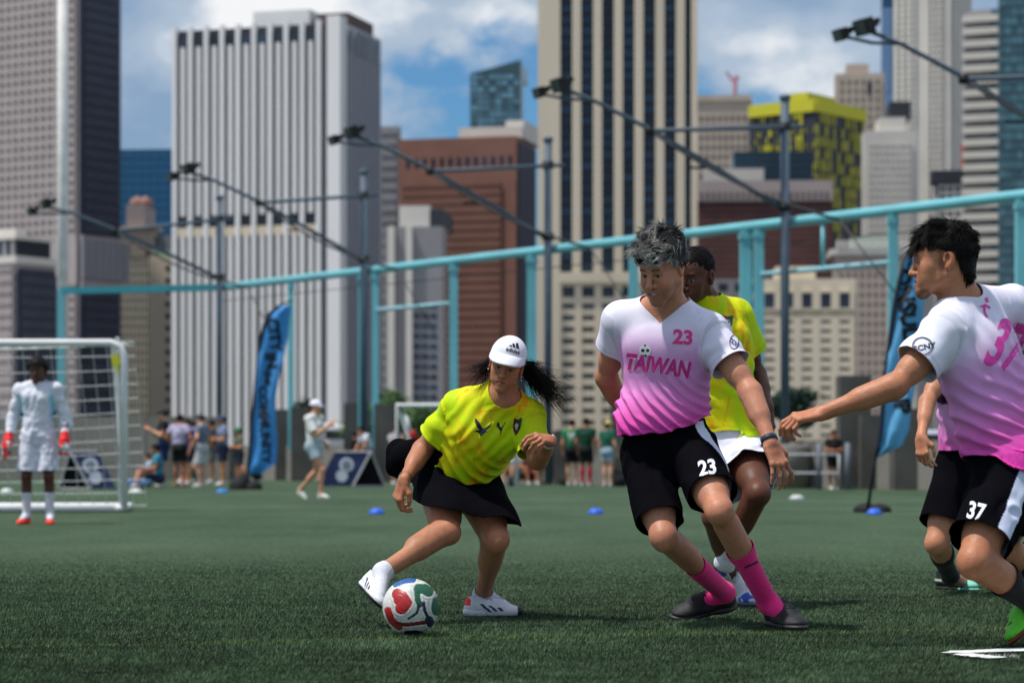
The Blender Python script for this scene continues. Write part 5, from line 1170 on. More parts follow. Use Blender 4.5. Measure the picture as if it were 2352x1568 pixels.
def man23():
    J = {}
    J['pel'] = P(1532, 1022, 9.90); J['nk'] = P(1530, 706, 9.80); J['hm'] = headframe(-34, 26, 2); J['hd'] = P(1521, 613, 9.66)
    J['shA'] = P(1428, 740, 9.86); J['shB'] = P(1628, 766, 9.76)
    J['elA'] = reach(J['shA'], 1392, 864, .29, 1); J['wrA'] = reach(J['elA'], 1436, 955, .26, 1)
    J['elB'] = reach(J['shB'], 1722, 897, .31, -1); J['wrB'] = reach(J['elB'], 1770, 1018, .262, -1)
    J['hipA'] = P(1482, 1050, 9.95); J['hipB'] = P(1592, 1036, 9.85)
    J['knA'] = reach(J['hipA'], 1524, 1232, .42, -1); J['anA'] = P(1664, 1360, 10.28)
    J['knB'] = reach(J['hipB'], 1652, 1172, .42, -1); J['anB'] = P(1766, 1386, 9.80)
    J['heelA'] = P(1690, 1396, 10.34); J['toeA'] = G(1541, 1423) + np.array([0, 0, .002]); J['fupA'] = nrm((.25, -.25, .9))
    J['heelB'] = G(1768, 1437); J['toeB'] = G(1840, 1449); J['fupB'] = np.array([.0, .0, 1.0])
    skin = srgb(190, 132, 104)
    o = dict(s=1.02, hs=1.10, hw=.88, skin=skin, brow=srgb(40, 34, 32), stub=.38, open=1.6, smile=1.0, nose=1.7, jaw=1.05, lip=srgb(170, 84, 80), front=1, leg=.98)
    o['handB'] = (np.array([.13, -.10, -.34]), np.array([.35, -.9, .0]), -1, (.34, .42, .28, .22), 1.02, 1.5, .8)
    root = empty('person', (J['pel'][0], J['pel'][1], 0), 'grey-haired man in white-to-pink shirt 23 with bright pink socks', 'person')
    prims, Fm = build_body(root, J, o)
    te = (.81, .73); SA = shorts_prims(J, Fm, o, .022, te, .102, .095)
    A = shirt_prims(J, Fm, o, .016, .184, .13, .56, (.074, .082), drop=.03)
    A.append(ell(lerp(J['pel'], J['nk'], .2) + Fm['f'] * .03 - Fm['r'] * .03, (.175, .135, .15), Fm['M'], .06, 'torso'))
    hemL, hemR = P(1440, 998, 9.9), P(1640, 948, 9.9)
    hn = nrm(np.cross(hemR - hemL, (0, 1, 0))); hn = hn if hn[2] > 0 else -hn
    def hem(V):
        d = (V - hemL) @ hn; x = (V - hemL) @ nrm(hemR - hemL); return -(d + .028 * np.sin(np.clip(x / .36, 0, 1) * math.pi) + .004 * np.sin(x * 55))
    ctr = P(1655, 800, 9.75)
    def folds(V, N):
        q = V - ctr; dist = np.sqrt(q[:, 0] ** 2 + q[:, 2] ** 2); h = loc(V, J['pel'], Fm['M'])
        low = sstep(.42, .16, h[:, 2]) * (sdf_pts(A, V, ('slvA', 'slvB')) > .02)
        w1 = fbm(V * 7, 11)
        a = np.sin(dist * 2 * math.pi / .038 + 3.0 * w1) ; a = np.where(a > 0, a, a * .55)
        amp = .0085 * (.45 + .8 * sstep(-.4, .5, vnoise(V * 9, 4)))
        dd = low * a * amp
        up = (1 - low) * (.0022 * np.sin((h[:, 0] - .6 * np.abs(h[:, 2] - .3)) * 70 + 5 * fbm(V * 5, 21)) * sstep(-.2, .4, vnoise(V * 7, 12)))
        t, _ = coneT(V, J['shB'], J['elB']); sl = (sdf_pts(A, V, ('slvB',)) < .02) * .004 * np.sin(t * 26 + 2.5 * vnoise(V * 14, 6))
        return dd + up + sl
    cuts = shirt_cuts(A, J, Fm, hem, {'A': .44, 'B': .54}, crew(J, Fm, R=.086, front=.04, vdepth=.052, vk=1.25))
    hemc = P(1530, 990, 9.9)
    def col(V):
        C = ombre(V, 0, 0, 0, .47, Fm['u'], hemc, WHITE, LILAC, PINK)
        sl = np.minimum(sdf_pts(A, V, ('slvA',)), sdf_pts(A, V, ('slvB',))); m = sstep(.03, .0, sl)[:, None] * .85
        C = C * (1 - m) + np.array(WHITE) * m
        C = seams(V, C, A, J, hem, {'A': .44, 'B': .54})
        return C * (1 + .03 * vnoise(V * 40, 2))[:, None]
    sh, V, T = garment('shirt', root, A, .0045, cuts, col, CLOTH(), folds, over=SA + prims)
    bv = bvh_of(V, T)
    pk = srgb(226, 60, 140)
    decal('shirt_number_outline', text2d('23', .075), 1568, 774, 36, 36, -4, bv, srgb(246, 200, 226), sh, k=3, lift=.0012); decal('shirt_number', text2d('23', .040), 1568, 774, 36, 34, -4, bv, pk, sh, k=3, lift=.0026)
    decal('shirt_lettering_outline', text2d('TAIWAN', .085, shear=.10), 1512, 838, 29, 42, -8, bv, srgb(244, 190, 226), sh, k=3, arc=-.0003, lift=.0012); decal('shirt_lettering', text2d('TAIWAN', .045, shear=.10), 1512, 838, 29, 39, -8, bv, srgb(214, 48, 148), sh, k=3, arc=-.0003, lift=.0026)
    V2, T2 = poly2d([circle2d(0, 0, 1)]); decal('ball_print', (V2, T2), 1482, 805, 13.5, 13.5, 0, bv, (.8, .8, .84), sh, k=3)
    pent = lambda cx, cy, r, a0: [(cx + r * math.cos(a0 + 2 * math.pi * k / 5), cy + r * math.sin(a0 + 2 * math.pi * k / 5)) for k in range(5)]
    V2, T2 = poly2d([pent(-.35, .05, .34, .4), pent(.48, .05, .3, .9), pent(0, .86, .2, .3), pent(.1, -.8, .22, 1.2)]); decal('ball_print_patches', (V2, T2), 1482, 805, 13.5, 13.5, 0, bv, (.02, .02, .03), sh, k=2, lift=.0045)
    for rr, w_ in ((1, .13),): decal('sleeve_badge_ring', ring2d(0, 0, rr, w_), 1686, 786, 11, 17, 0, bv, (.02, .03, .08), sh, k=1)
    decal('sleeve_badge_lettering', text2d('TSCNY', .02), 1686, 787, 6, 10, -38, bv, (.02, .03, .08), sh, k=2)
    # shorts
    te = (.81, .73)
    A = shorts_prims(J, Fm, o, .022, te, .102, .095)
    def sfold(V, N):
        return .005 * fbm(V * 9, 3) + .004 * np.sin(14 * fbm(V * 4, 8)) * .8
    def scol(V):
        C = np.tile(np.array((.004, .004, .006)), (len(V), 1))
        q = loc(V, J['hipB'], np.array([Fm['rp'], Fm['fp'], Fm['u']])); t, _ = coneT(V, J['hipB'], J['knB'])
        m = (np.abs(q[:, 1] - (.035 + t * .10)) < .020) & (q[:, 0] > -.02 + t * .05); C[m] = srgb(225, 230, 250)
        return C
    cu = shorts_cuts(A, J, Fm, te, .20)
    ob, V, T = garment('shorts', root, A, .0045, cu, scol, CLOTHB(), sfold, over=prims, gap=.005); bv = bvh_of(V, T)
    decal('shorts_number', text2d('23', .035), 1624, 1073, 32, 36, 9, bv, (.75, .77, .85), ob, k=3)
    hot = srgb(255, 46, 140)
    s1, V, T = sock(root, J, 'A', .50, 1.04, .007, color=hot, prims=prims)
    s2, V, T = sock(root, J, 'B', .42, 1.04, .007, color=hot, prims=prims); bv = bvh_of(V, T)
    V2, T2 = poly2d([[(-1, -.55), (-.75, -.1), (-.1, .1), (.2, .3), (1, .75), (1, .35), (.35, 0), (-.2, -.2)]]); decal('sock_mark', (V2, T2), 1728, 1295, 21, 13, 8, bv, (.02, .015, .02), s2, k=2)
    blk = dict(name='black', upper=lambda q: np.tile(np.array((.011, .011, .014)), (len(q), 1)) * (1 + .5 * (np.abs(np.sin(q[:, 1] * 60)) > .97))[:, None], sole=lambda q: np.tile(np.array((.018, .018, .022)), (len(q), 1)), lace=(.05, .05, .055), sole_h=.014)
    for k in 'AB': shoe(root, J['heel' + k], J['toe' + k], J['fup' + k], blk, width=1.08)
    # wristband
    wr = lerp(J['elB'], J['wrB'], .93); d = nrm(J['wrB'] - J['elB']); mb = MB(); n = o['handB'][1]
    a = orth(n, d); b = np.cross(d, a); ring = []
    mb.lathe(wr, [(.0305, -.011), (.0335, -.010), (.0345, 0), (.0335, .010), (.0305, .011)], 28, d)
    mb.build('wristband', mat('band_rubber', (.012, .03, .06), .5), root, smooth=True, solid=.003)
    # hair
    hd, M, s = J['hd'], J['hm'], o['hs']
    line = lambda q: np.maximum.reduce([(-q[:, 2] + .050 - .62 * np.clip(-q[:, 1] + .045, 0, .075) - .25 * np.clip(-q[:, 1] - .03, 0, 1)), np.where((np.abs(q[:, 0]) > .05) & (np.abs(q[:, 1] + .01) < .03), .010 - q[:, 2], -1) ]) + .006 * vnoise(q * 90, 3)
    Vc, Tc = cap_mesh(hd, M, s, .012, line, w=o['hw'])
    N = normals(Vc, Tc); q = ((Vc - hd) @ M.T) / s; top = sstep(.03, .10, q[:, 2])
    Vc = Vc + N * ((.004 + .016 * top) * (.6 + vnoise(q * np.array([26, 26, 26]), 5)))[:, None]
    q = ((Vc - hd) @ M.T) / s; Cc = np.tile(np.array((.016, .015, .016)), (len(Vc), 1)); N = normals(Vc, Tc)
    idx = rng.choice(len(Vc), 5200); roots = Vc[idx]; qq = q[idx]; top = sstep(.03, .10, qq[:, 2])
    fl = np.array([[-.45, .85, -.15]]) + np.stack([1.3 * vnoise(qq * 20, 1), .6 * vnoise(qq * 20, 2), .8 * vnoise(qq * 20, 5)], 1)
    fl = fl @ M; fl = fl - N[idx] * (fl * N[idx]).sum(1)[:, None]; fl /= np.linalg.norm(fl, axis=1)[:, None] + 1e-6
    dirs = fl + N[idx] * (.04 + .10 * top * rng.random(len(idx)) + .30 * (rng.random(len(idx)) < .03))[:, None]
    lens = (.024 + .014 * top + .018 * rng.random(len(idx))) * s
    grey = np.clip(.30 + 1.0 * sstep(.01, .085, qq[:, 1]) * sstep(.14, .04, qq[:, 2]) + .55 * vnoise(qq * 30, 8), 0, 1) * (.35 + .65 * rng.random(len(idx)))
    cols = np.array((.018, .016, .017)) * (1 - grey[:, None]) + np.array((.80, .79, .75)) * grey[:, None]
    Vh, Qh, Ch = strands(roots - N[idx] * .004, dirs, lens, cols, .0018, 7, .24, .04, seed=3, freq=34)
    V, fs, C = join_parts([(Vc, Tc, Cc), (Vh, Qh, Ch)]); make_mesh('hair', V, fs, HAIR(), root, col=C)
    return root
# ---- lime jerseys share a print of orange and yellow smears
def lime(V, o, seed=0, sl=None):
    L_ = np.array(srgb(196, 226, 20)); Yl = np.array(srgb(236, 222, 20)); Og = np.array(srgb(244, 160, 30))
    W = (V - o); W = W + .05 * np.stack([vnoise(W * 6, seed + 1), vnoise(W * 6, seed + 2), vnoise(W * 6, seed + 3)], 1)
    a = fbm(W * np.array([13, 13, 7]), seed + 5); b = fbm(W * np.array([30, 30, 13]) + 4, seed + 9)
    C = np.tile(L_, (len(V), 1)); m = (sstep(-.25, .3, a) * .85)[:, None]; C = C * (1 - m) + Yl * m
    m = (sstep(.12, .40, b) * sstep(-.1, .25, a) * .85)[:, None]; C = C * (1 - m) + Og * m
    ln = np.abs(vnoise(W * np.array([9, 9, 6]), seed + 13)); m = (sstep(.03, .01, ln) * .55 * (a > -.05))[:, None]; C = C * (1 - m) + np.array(srgb(226, 130, 30)) * m
    if sl is not None: k = (sl * .8)[:, None]; C = C * (1 - k) + L_ * k
    return C
PUMA = [[(-.62, .62), (-.42, .72), (-.2, .5), (.05, .18), (.35, .1), (.62, .5), (.72, .92), (.86, .94), (.78, .55), (.62, .1), (.56, -.35), (.5, -.9), (.4, -.95), (.38, -.5), (.22, -.32), (-.05, -.2), (-.3, .05), (-.55, .0), (-.72, -.1), (-.5, .18), (-.7, .3)]]
EAGLE = [[(-1, 1), (-.8, .98), (-.45, .62), (-.15, .2), (.12, .02), (.4, .22), (.78, .55), (.98, .98), (.9, .4), (.62, .02), (.42, -.12), (.6, -.3), (.38, -.32), (.3, -.5), (.1, -.62), (.2, -.8), (-.02, -.72), (-.1, -.95), (-.22, -.6), (-.5, -.45), (-.95, -.4), (-.6, -.25), (-.3, -.15), (-.55, .0), (-.75, .25), (-.95, .6)]]
SHIELD = [[(-.8, .95), (0, .8), (.85, 1), (.8, -.1), (.45, -.65), (0, -1), (-.45, -.6), (-.85, -.05)]]

def woman_yellow():
    J = {}
    J['pel'] = P(1050, 1090, 10.45); J['nk'] = reach(J['pel'], 1150, 914, .47, -1)
    yn = J['nk'][1]
    J['hm'] = headframe(-8, 17, 15); J['hd'] = P(1164, 836, yn - .08)
    J['shA'] = P(1056, 936, yn + .06); J['shB'] = P(1214, 958, yn + .05)
    J['elA'] = reach(J['shA'], 972, 1030, .26, 1); J['wrA'] = reach(J['elA'], 928, 1102, .235, -1)
    J['elB'] = P(1234, 1056, yn - .05); J['wrB'] = reach(J['elB'], 1263, 1012, .21, -1)
    J['hipA'] = P(1010, 1110, 10.42); J['hipB'] = P(1090, 1120, 10.46)
    J['knA'] = reach(J['hipA'], 1026, 1220, .38, -1); J['anA'] = reach(J['knA'], 878, 1314, .37, -1)
    J['knB'] = reach(J['hipB'], 1140, 1236, .38, -1); J['anB'] = P(1108, 1368, 10.5)
    yk = J['anA'][1]
    J['heelA'] = P(826, 1348, yk + .06); J['toeA'] = P(868, 1394, yk - .16); J['fupA'] = nrm((.75, -.35, .55))
    J['heelB'] = G(1066, 1416); J['toeB'] = P(1200, 1414, J['heelB'][1] + .02); J['fupB'] = np.array([0, 0, 1.])
    skin = srgb(180, 122, 90)
    o = dict(s=.97, fem=True, b=1.0, hs=.87, hw=.97, skin=skin, brow=srgb(34, 22, 18), lip=srgb(160, 84, 76), open=.7, nose=.5, jaw=.85, front=1, leg=1.03, arm=1.08)
    o['handA'] = (nrm(np.array([-.10, .02, -.3])), nrm((-.75, -.55, .1)), -1, (.62, .72, .8, .85), .92, .6, .6)
    o['handB'] = (nrm(J['wrB'] - J['elB']) * .5 + np.array([-.75, -.55, -.05]), nrm((.35, -.5, .8)), 1, (.62, .66, .7, .72), .92, .7, .8)
    root = empty('person', (J['pel'][0], J['pel'][1], 0), 'woman in white cap, lime shirt and black skirt stretching a foot to the ball', 'person')
    prims, Fm = build_body(root, J, o)
    A = shirt_prims(J, Fm, o, .015, .160, .125, .72, (.066, .078), drop=.05, hem_at=lerp(J['pel'], J['nk'], .02))
    A.append(cone(lerp(J['pel'], J['nk'], .3) - Fm['u'] * .02 + Fm['f'] * .05, lerp(J['pel'], J['nk'], .62) + Fm['f'] * .05, .12, .12, .07, 'torso'))
    hemP = lerp(J['pel'], J['nk'], .17)
    def hem(V):
        q = loc(V, hemP, Fm['M']); return -(q[:, 2] + .045 * sstep(-.05, .15, q[:, 1]) + .02 * np.sin(q[:, 0] * 9 + 1) + .004 * np.sin(q[:, 0] * 60))
    def folds(V, N):
        h = loc(V, J['pel'], Fm['M']); low = sstep(.36, .16, h[:, 2])
        x = h[:, 0] * .55 + h[:, 2]
        a = np.sin(x * 2 * math.pi / .055 + 2.6 * fbm(V * 6, 3)); a = np.where(a > 0, a, a * .6)
        ch = np.sin((h[:, 0] - .35 * h[:, 2]) * 2 * math.pi / .05 + 3 * fbm(V * 7, 8)) * .0028
        t, _ = coneT(V, J['shA'], J['elA']); sl = (sdf_pts(A, V, ('slvA', 'slvB')) < .015)
        return np.where(sl, .0035 * np.sin(t * 18 + 3 * fbm(V * 8, 5)), low * a * .0075 + (1 - low) * ch)
    def sl(V): return sstep(.035, .0, np.minimum(sdf_pts(A, V, ('slvA',)), sdf_pts(A, V, ('slvB',))))
    cuts = shirt_cuts(A, J, Fm, hem, {'A': .70, 'B': .80}, crew(J, Fm, R=.068, front=.045, off=.014))
    sh, V, T = garment('shirt', root, A, .0045, cuts, lambda V: seams(V, lime(V, J['pel'], 3, sl(V)), A, J, hem, {'A': .70, 'B': .80}), CLOTH(), folds, over=prims, gap=.006)
    bv = bvh_of(V, T); bk = (.012, .014, .02)
    decal('eagle_print', poly2d(EAGLE), 1108, 984, 20, 21, -8, bv, bk, sh, k=2)
    decal('leaping_cat_print', poly2d(PUMA), 1147, 982, 12, 17, -14, bv, bk, sh, k=2)
    decal('crest_print', poly2d(SHIELD), 1187, 980, 11, 21, -8, bv, srgb(84, 24, 30), sh, k=2)
    decal('crest_ball', poly2d([circle2d(0, .1, .42), circle2d(.1, -.45, .2)]), 1187, 978, 11, 14, -8, bv, (.5, .5, .5), sh, k=1, lift=.0045)
    decal('crest_corner', poly2d([[(.1, .85), (.85, 1), (.82, .1), (.35, .4)]]), 1187, 980, 11, 21, -8, bv, srgb(20, 70, 40), sh, k=1, lift=.004)
    # skirt, flared and swung up behind
    te = (.80, 1.0)
    A = shorts_prims(J, Fm, dict(o), .02, te, .104, .106)
    Mf = np.array([nrm((.75, 0, .5)), (0, 1., 0), nrm((-.5, 0, .75))])
    A.append(ell(P(950, 1052, 10.55), (.095, .045, .085), Mf, .05, 'flare')); A.append(ell(P(922, 1040, 10.60), (.060, .030, .075), Mf, .05, 'flare')); A.append(cone(P(950, 1075, 10.58), P(902, 1078, 10.6), .045, .016, .05, 'flare', flat=(0, 1, 0), fs=.6))
    A.append(cone(lerp(J['hipA'], J['knA'], .2), lerp(J['hipB'], J['knB'], .2), .11, .11, .06, 'torso')); A.append(cone(lerp(J['hipA'], J['knA'], .62), lerp(J['hipB'], J['knB'], .6), .11, .11, .06, 'torso')); A.append(cone(lerp(J['hipA'], J['knA'], .85), lerp(J['hipB'], J['knB'], .85), .10, .11, .06, 'torso'))
    def skf(V, N):
        q = loc(V, J['pel'], Fm['Mp']); ang = np.arctan2(q[:, 0], q[:, 1]); low = sstep(.02, -.16, q[:, 2])
        return low * .009 * np.sin(ang * 11 + 2 * fbm(V * 5, 2)) + .004 * fbm(V * 9, 3)
    W = lerp(J['pel'], J['nk'], .28)
    def skhem(V):
        tA, dA = coneT(V, J['hipA'], J['knA']); tB, dB = coneT(V, J['hipB'], J['knB']); w = 1 / (dA + .01) ** 2; w2 = 1 / (dB + .01) ** 2
        g = (w * (tA - .97) + w2 * (tB - 1.0)) / (w + w2); zl = .517 - .25 * (V[:, 0] + .451) + .006 * np.sin(V[:, 0] * 38)
        return np.where(sdf_pts(A, V, ('flare',)) < .004, -1.0, np.maximum(g, zl - V[:, 2]))
    def waist(V):
        tA, _ = coneT(V, J['hipA'], J['knA']); tB, _ = coneT(V, J['hipB'], J['knB'])
        return np.where((sdf_pts(A, V, ('flare',)) < .01) | (np.maximum(tA, tB) > .22), -1.0, (V - W) @ Fm['u'])
    cu = [skhem, waist]
    garment('skirt', root, A, .005, cu, lambda V: np.tile(np.array((.004, .004, .006)), (len(V), 1)), CLOTHB(), skf, over=prims, gap=.005)
    # shoes
    def wu(q):
        C = np.tile(np.array((.74, .75, .82)), (len(q), 1)); sx = np.abs(q[:, 0]) > .014
        for i in range(3):
            m = sx & (np.abs(q[:, 1] - (.095 + i * .030) - (q[:, 2] - .045) * -1.1) < .0085) & (q[:, 2] > .024 + .002 * i) & (q[:, 2] < .060 - .008 * i); C[m] = (.03, .04, .075)
        C[(q[:, 1] < .030) & (q[:, 2] > .055)] = srgb(255, 70, 60); C[(q[:, 2] > .088) & (q[:, 1] > .02)] = (.72, .73, .8)
        return C
    def ws(q):
        C = np.tile(np.array((.74, .74, .78)), (len(q), 1)); C[(q[:, 2] < .004)] = (.02, .02, .02); C[(q[:, 1] > .245)] = (.02, .02, .025); C[(np.abs(q[:, 2] - .018) < .0016) & (q[:, 1] < .12)] = (.3, .3, .35); return C
    st = dict(name='white', upper=wu, sole=ws, lace=(.55, .55, .62), sole_h=.027)
    shoe(root, J['heelA'], J['toeA'], J['fupA'], dict(st, sole=lambda q: np.where((q[:, 2] < .015)[:, None], np.array((.012, .012, .014)), np.array((.74, .74, .78)))), width=1.0); shoe(root, J['heelB'], J['toeB'], J['fupB'], st)
    sock(root, J, 'A', .92, 1.3, .002, color=(.72, .73, .80), prims=prims); sock(root, J, 'B', .90, 1.03, .005, color=(.66, .68, .78), prims=prims)
    # cap with a curved peak
    hd, M, s = J['hd'], J['hm'], o['hs']
    T_ = lambda *q: hd + (np.array(q) * s) @ M
    A = [ell(T_(0, -.016, .040), np.array([.086, .108, .096]) * s, M, .03), ell(T_(0, .02, .052), np.array([.074, .078, .066]) * s, M, .03)]
    V, Q = extract(A, .004); q = ((V - hd) @ M.T) / s
    V, T = clip(V, Q, -(q[:, 2] - .050 - .22 * np.clip(q[:, 1], -.1, .1) * .25 + .0)); q = ((V - hd) @ M.T) / s
    C = np.tile(np.array((.76, .77, .86)), (len(V), 1)); an = np.arctan2(q[:, 0], q[:, 1]); seam = np.abs(((an / (math.pi / 3)) + .5) % 1 - .5) < .012; C[seam] *= .8; C[q[:, 2] < .0535] *= .72
    cap = make_mesh('cap', V, T, mat('cap_cotton', attr=True, rough=.8, var=.03, vscale=20, bump=.15, bscale=220), root, col=C, solid=.003); bv = bvh_of(V, T)
    nu, nv = 25, 9; BV = []
    for j in range(nv):
        for i in range(nu):
            a = math.radians(-72 + 144 * i / (nu - 1)); v = j / (nv - 1); rx, ry = .083, .098
            ex = .080 * (math.cos(a * 1.12) ** .7 if abs(a * 1.12) < math.pi / 2 else 0)
            x = math.sin(a) * (rx + .006 * v); y = -.004 + math.cos(a) * ry + ex * v
            z = .060 + .012 * math.cos(a) - (.26 + .12 * v) * ex * v - 3.2 * x * x * (.25 + .75 * v) * v
            BV.append(T_(x, y, z))
    Qp = [(j * nu + i, j * nu + i + 1, (j + 1) * nu + i + 1, (j + 1) * nu + i) for j in range(nv - 1) for i in range(nu - 1)]
    make_mesh('peak', BV, np.array(Qp), mat('peak_cotton', (.76, .77, .86), .8, var=.03), cap, solid=.004)
    bk = (.004, .004, .006)
    decal('cap_lettering', text2d('adidas', .02), 1178, 805, 9.5, 9.5, -16, bv, bk, cap, k=2)
    decal('cap_stripes', poly2d([[(-1, -.3), (-.55, .1), (-.35, -.3)], [(-.22, -.3), (-.5, .42), (-.08, .55), (.3, -.3)], [(.42, -.3), (.12, .72), (.5, .9), (1, -.3)]]), 1181, 795, 12.5, 10, -16, bv, bk, cap, k=2)
    # hair: scalp, hanging strands left, ponytail streaming right
    line = lambda q: np.maximum(q[:, 2] - .055, np.maximum(q[:, 1] - .012 - .25 * np.clip(q[:, 2], 0, .1), -q[:, 2] - .07))
    Vc, Tc = cap_mesh(hd, M, s, .007, line); Cc = np.tile(np.array((.010, .009, .010)), (len(Vc), 1))
    n = 950; base = T_(.045, -.105, .0); tip_dirs = []
    t0 = P(1212, 852, J['hd'][1] + .08); r_ = rng.random
    roots = np.repeat(t0[None], n, 0) + rng.normal(0, .014, (n, 3)); aim = r_(n)
    d0 = np.stack([.9 + .25 * r_(n), .35 * r_(n) - .1, -.05 - .85 * aim + .2 * rng.normal(size=n)], 1)
    Vp, Qp2, Cp = strands(roots, d0, (.07 + .19 * r_(n)), np.tile(np.array((.010, .009, .010)), (n, 1)) * (.6 + r_(n)[:, None]), .0010, 10, .22, .0, flow=lambda p: np.stack([-.035 + 0 * p[:, 0], 0 * p[:, 0], -.075 - .28 * np.clip(p[:, 0] - P(1255, 0, yn)[0], 0, .1) * 8 * .5], 1), seed=5, freq=16)
    n2 = 190; t1 = P(1130, 832, J['hd'][1] + .04); roots = np.repeat(t1[None], n2, 0) + rng.normal(0, .010, (n2, 3))
    d1 = np.stack([-.9 + .3 * r_(n2), .25 + 0 * r_(n2), -.35 - .75 * r_(n2)], 1)
    Vq, Qq, Cq = strands(roots, d1, .08 + .07 * r_(n2), np.tile(np.array((.012, .010, .010)), (n2, 1)), .0011, 9, .18, .02, flow=lambda p: np.stack([0 * p[:, 0] - .02, 0 * p[:, 0], 0 * p[:, 0] - .02], 1), seed=9, freq=14)
    n3 = 60; roots = np.repeat(P(1214, 832, J['hd'][1])[None], n3, 0) + rng.normal(0, .006, (n3, 3)); d3 = np.stack([.8 + .3 * r_(n3), .2 * r_(n3), .1 - .9 * r_(n3)], 1)
    Vr, Qr, Cr = strands(roots, d3, .05 + .10 * r_(n3), np.tile(np.array((.012, .010, .010)), (n3, 1)), .0009, 8, .2, .03, seed=12, freq=20)
    V, fs, C = join_parts([(Vc, Tc, Cc), (Vp, Qp2, Cp), (Vq, Qq, Cq), (Vr, Qr, Cr)]); make_mesh('hair', V, fs, HAIR(), root, col=C)
    # bracelets, watch, ring, earrings
    wr = lerp(J['elA'], J['wrA'], .95); d = nrm(J['wrA'] - J['elA'])
    for off, c, nm in ((0, (.02, .12, .06), 'green_bracelet'), (-.010, (.12, .015, .012), 'red_bracelet')):
        mb = MB(); cc = wr + d * off; a = orth((0, 0, 1), d); b = np.cross(d, a)
        for i in range(22):
            th = 2 * math.pi * i / 22; mb.lathe(cc + .0275 * (math.cos(th) * a + math.sin(th) * b), [(.0005, -.0034), (.0034, 0), (.0005, .0034)], 6)
        mb.build(nm, mat(nm + '_beads', c, .35), root, smooth=True)
    d = nrm(J['wrB'] - J['elB']); mb = MB(); mb.lathe(lerp(J['elB'], J['wrB'], .93), [(.0265, -.009), (.029, -.008), (.029, .008), (.0265, .009)], 24, d); w = mb.build('watch', mat('watch_strap', (.75, .75, .78), .45), root, smooth=True, solid=.003)
    mb = MB(); c = lerp(J['elB'], J['wrB'], .93) + orth((.6, -.2, .7), d) * .030; mb.lathe(c, [(.0, .005), (.013, .004), (.014, 0), (.0, -.002)], 16, orth((.6, -.2, .7), d)); mb.build('watch_case', mat('watch_metal', (.7, .7, .72), .25, 1.0), w, smooth=True)
    for sg in (-1, 1):
        mb = MB(); c = T_(sg * .082, -.004, -.047); mb.lathe(c, [(.0, -.004), (.004, -.001), (.004, .002), (.0, .005)], 8); mb.lathe(c - np.array([0, 0, .012 * (sg > 0)]), [(.0, -.005), (.004, -.002), (.0, .004)], 8); mb.build('earring', mat('earring_pearl', (.75, .68, .62), .25), root, smooth=True)
    return root

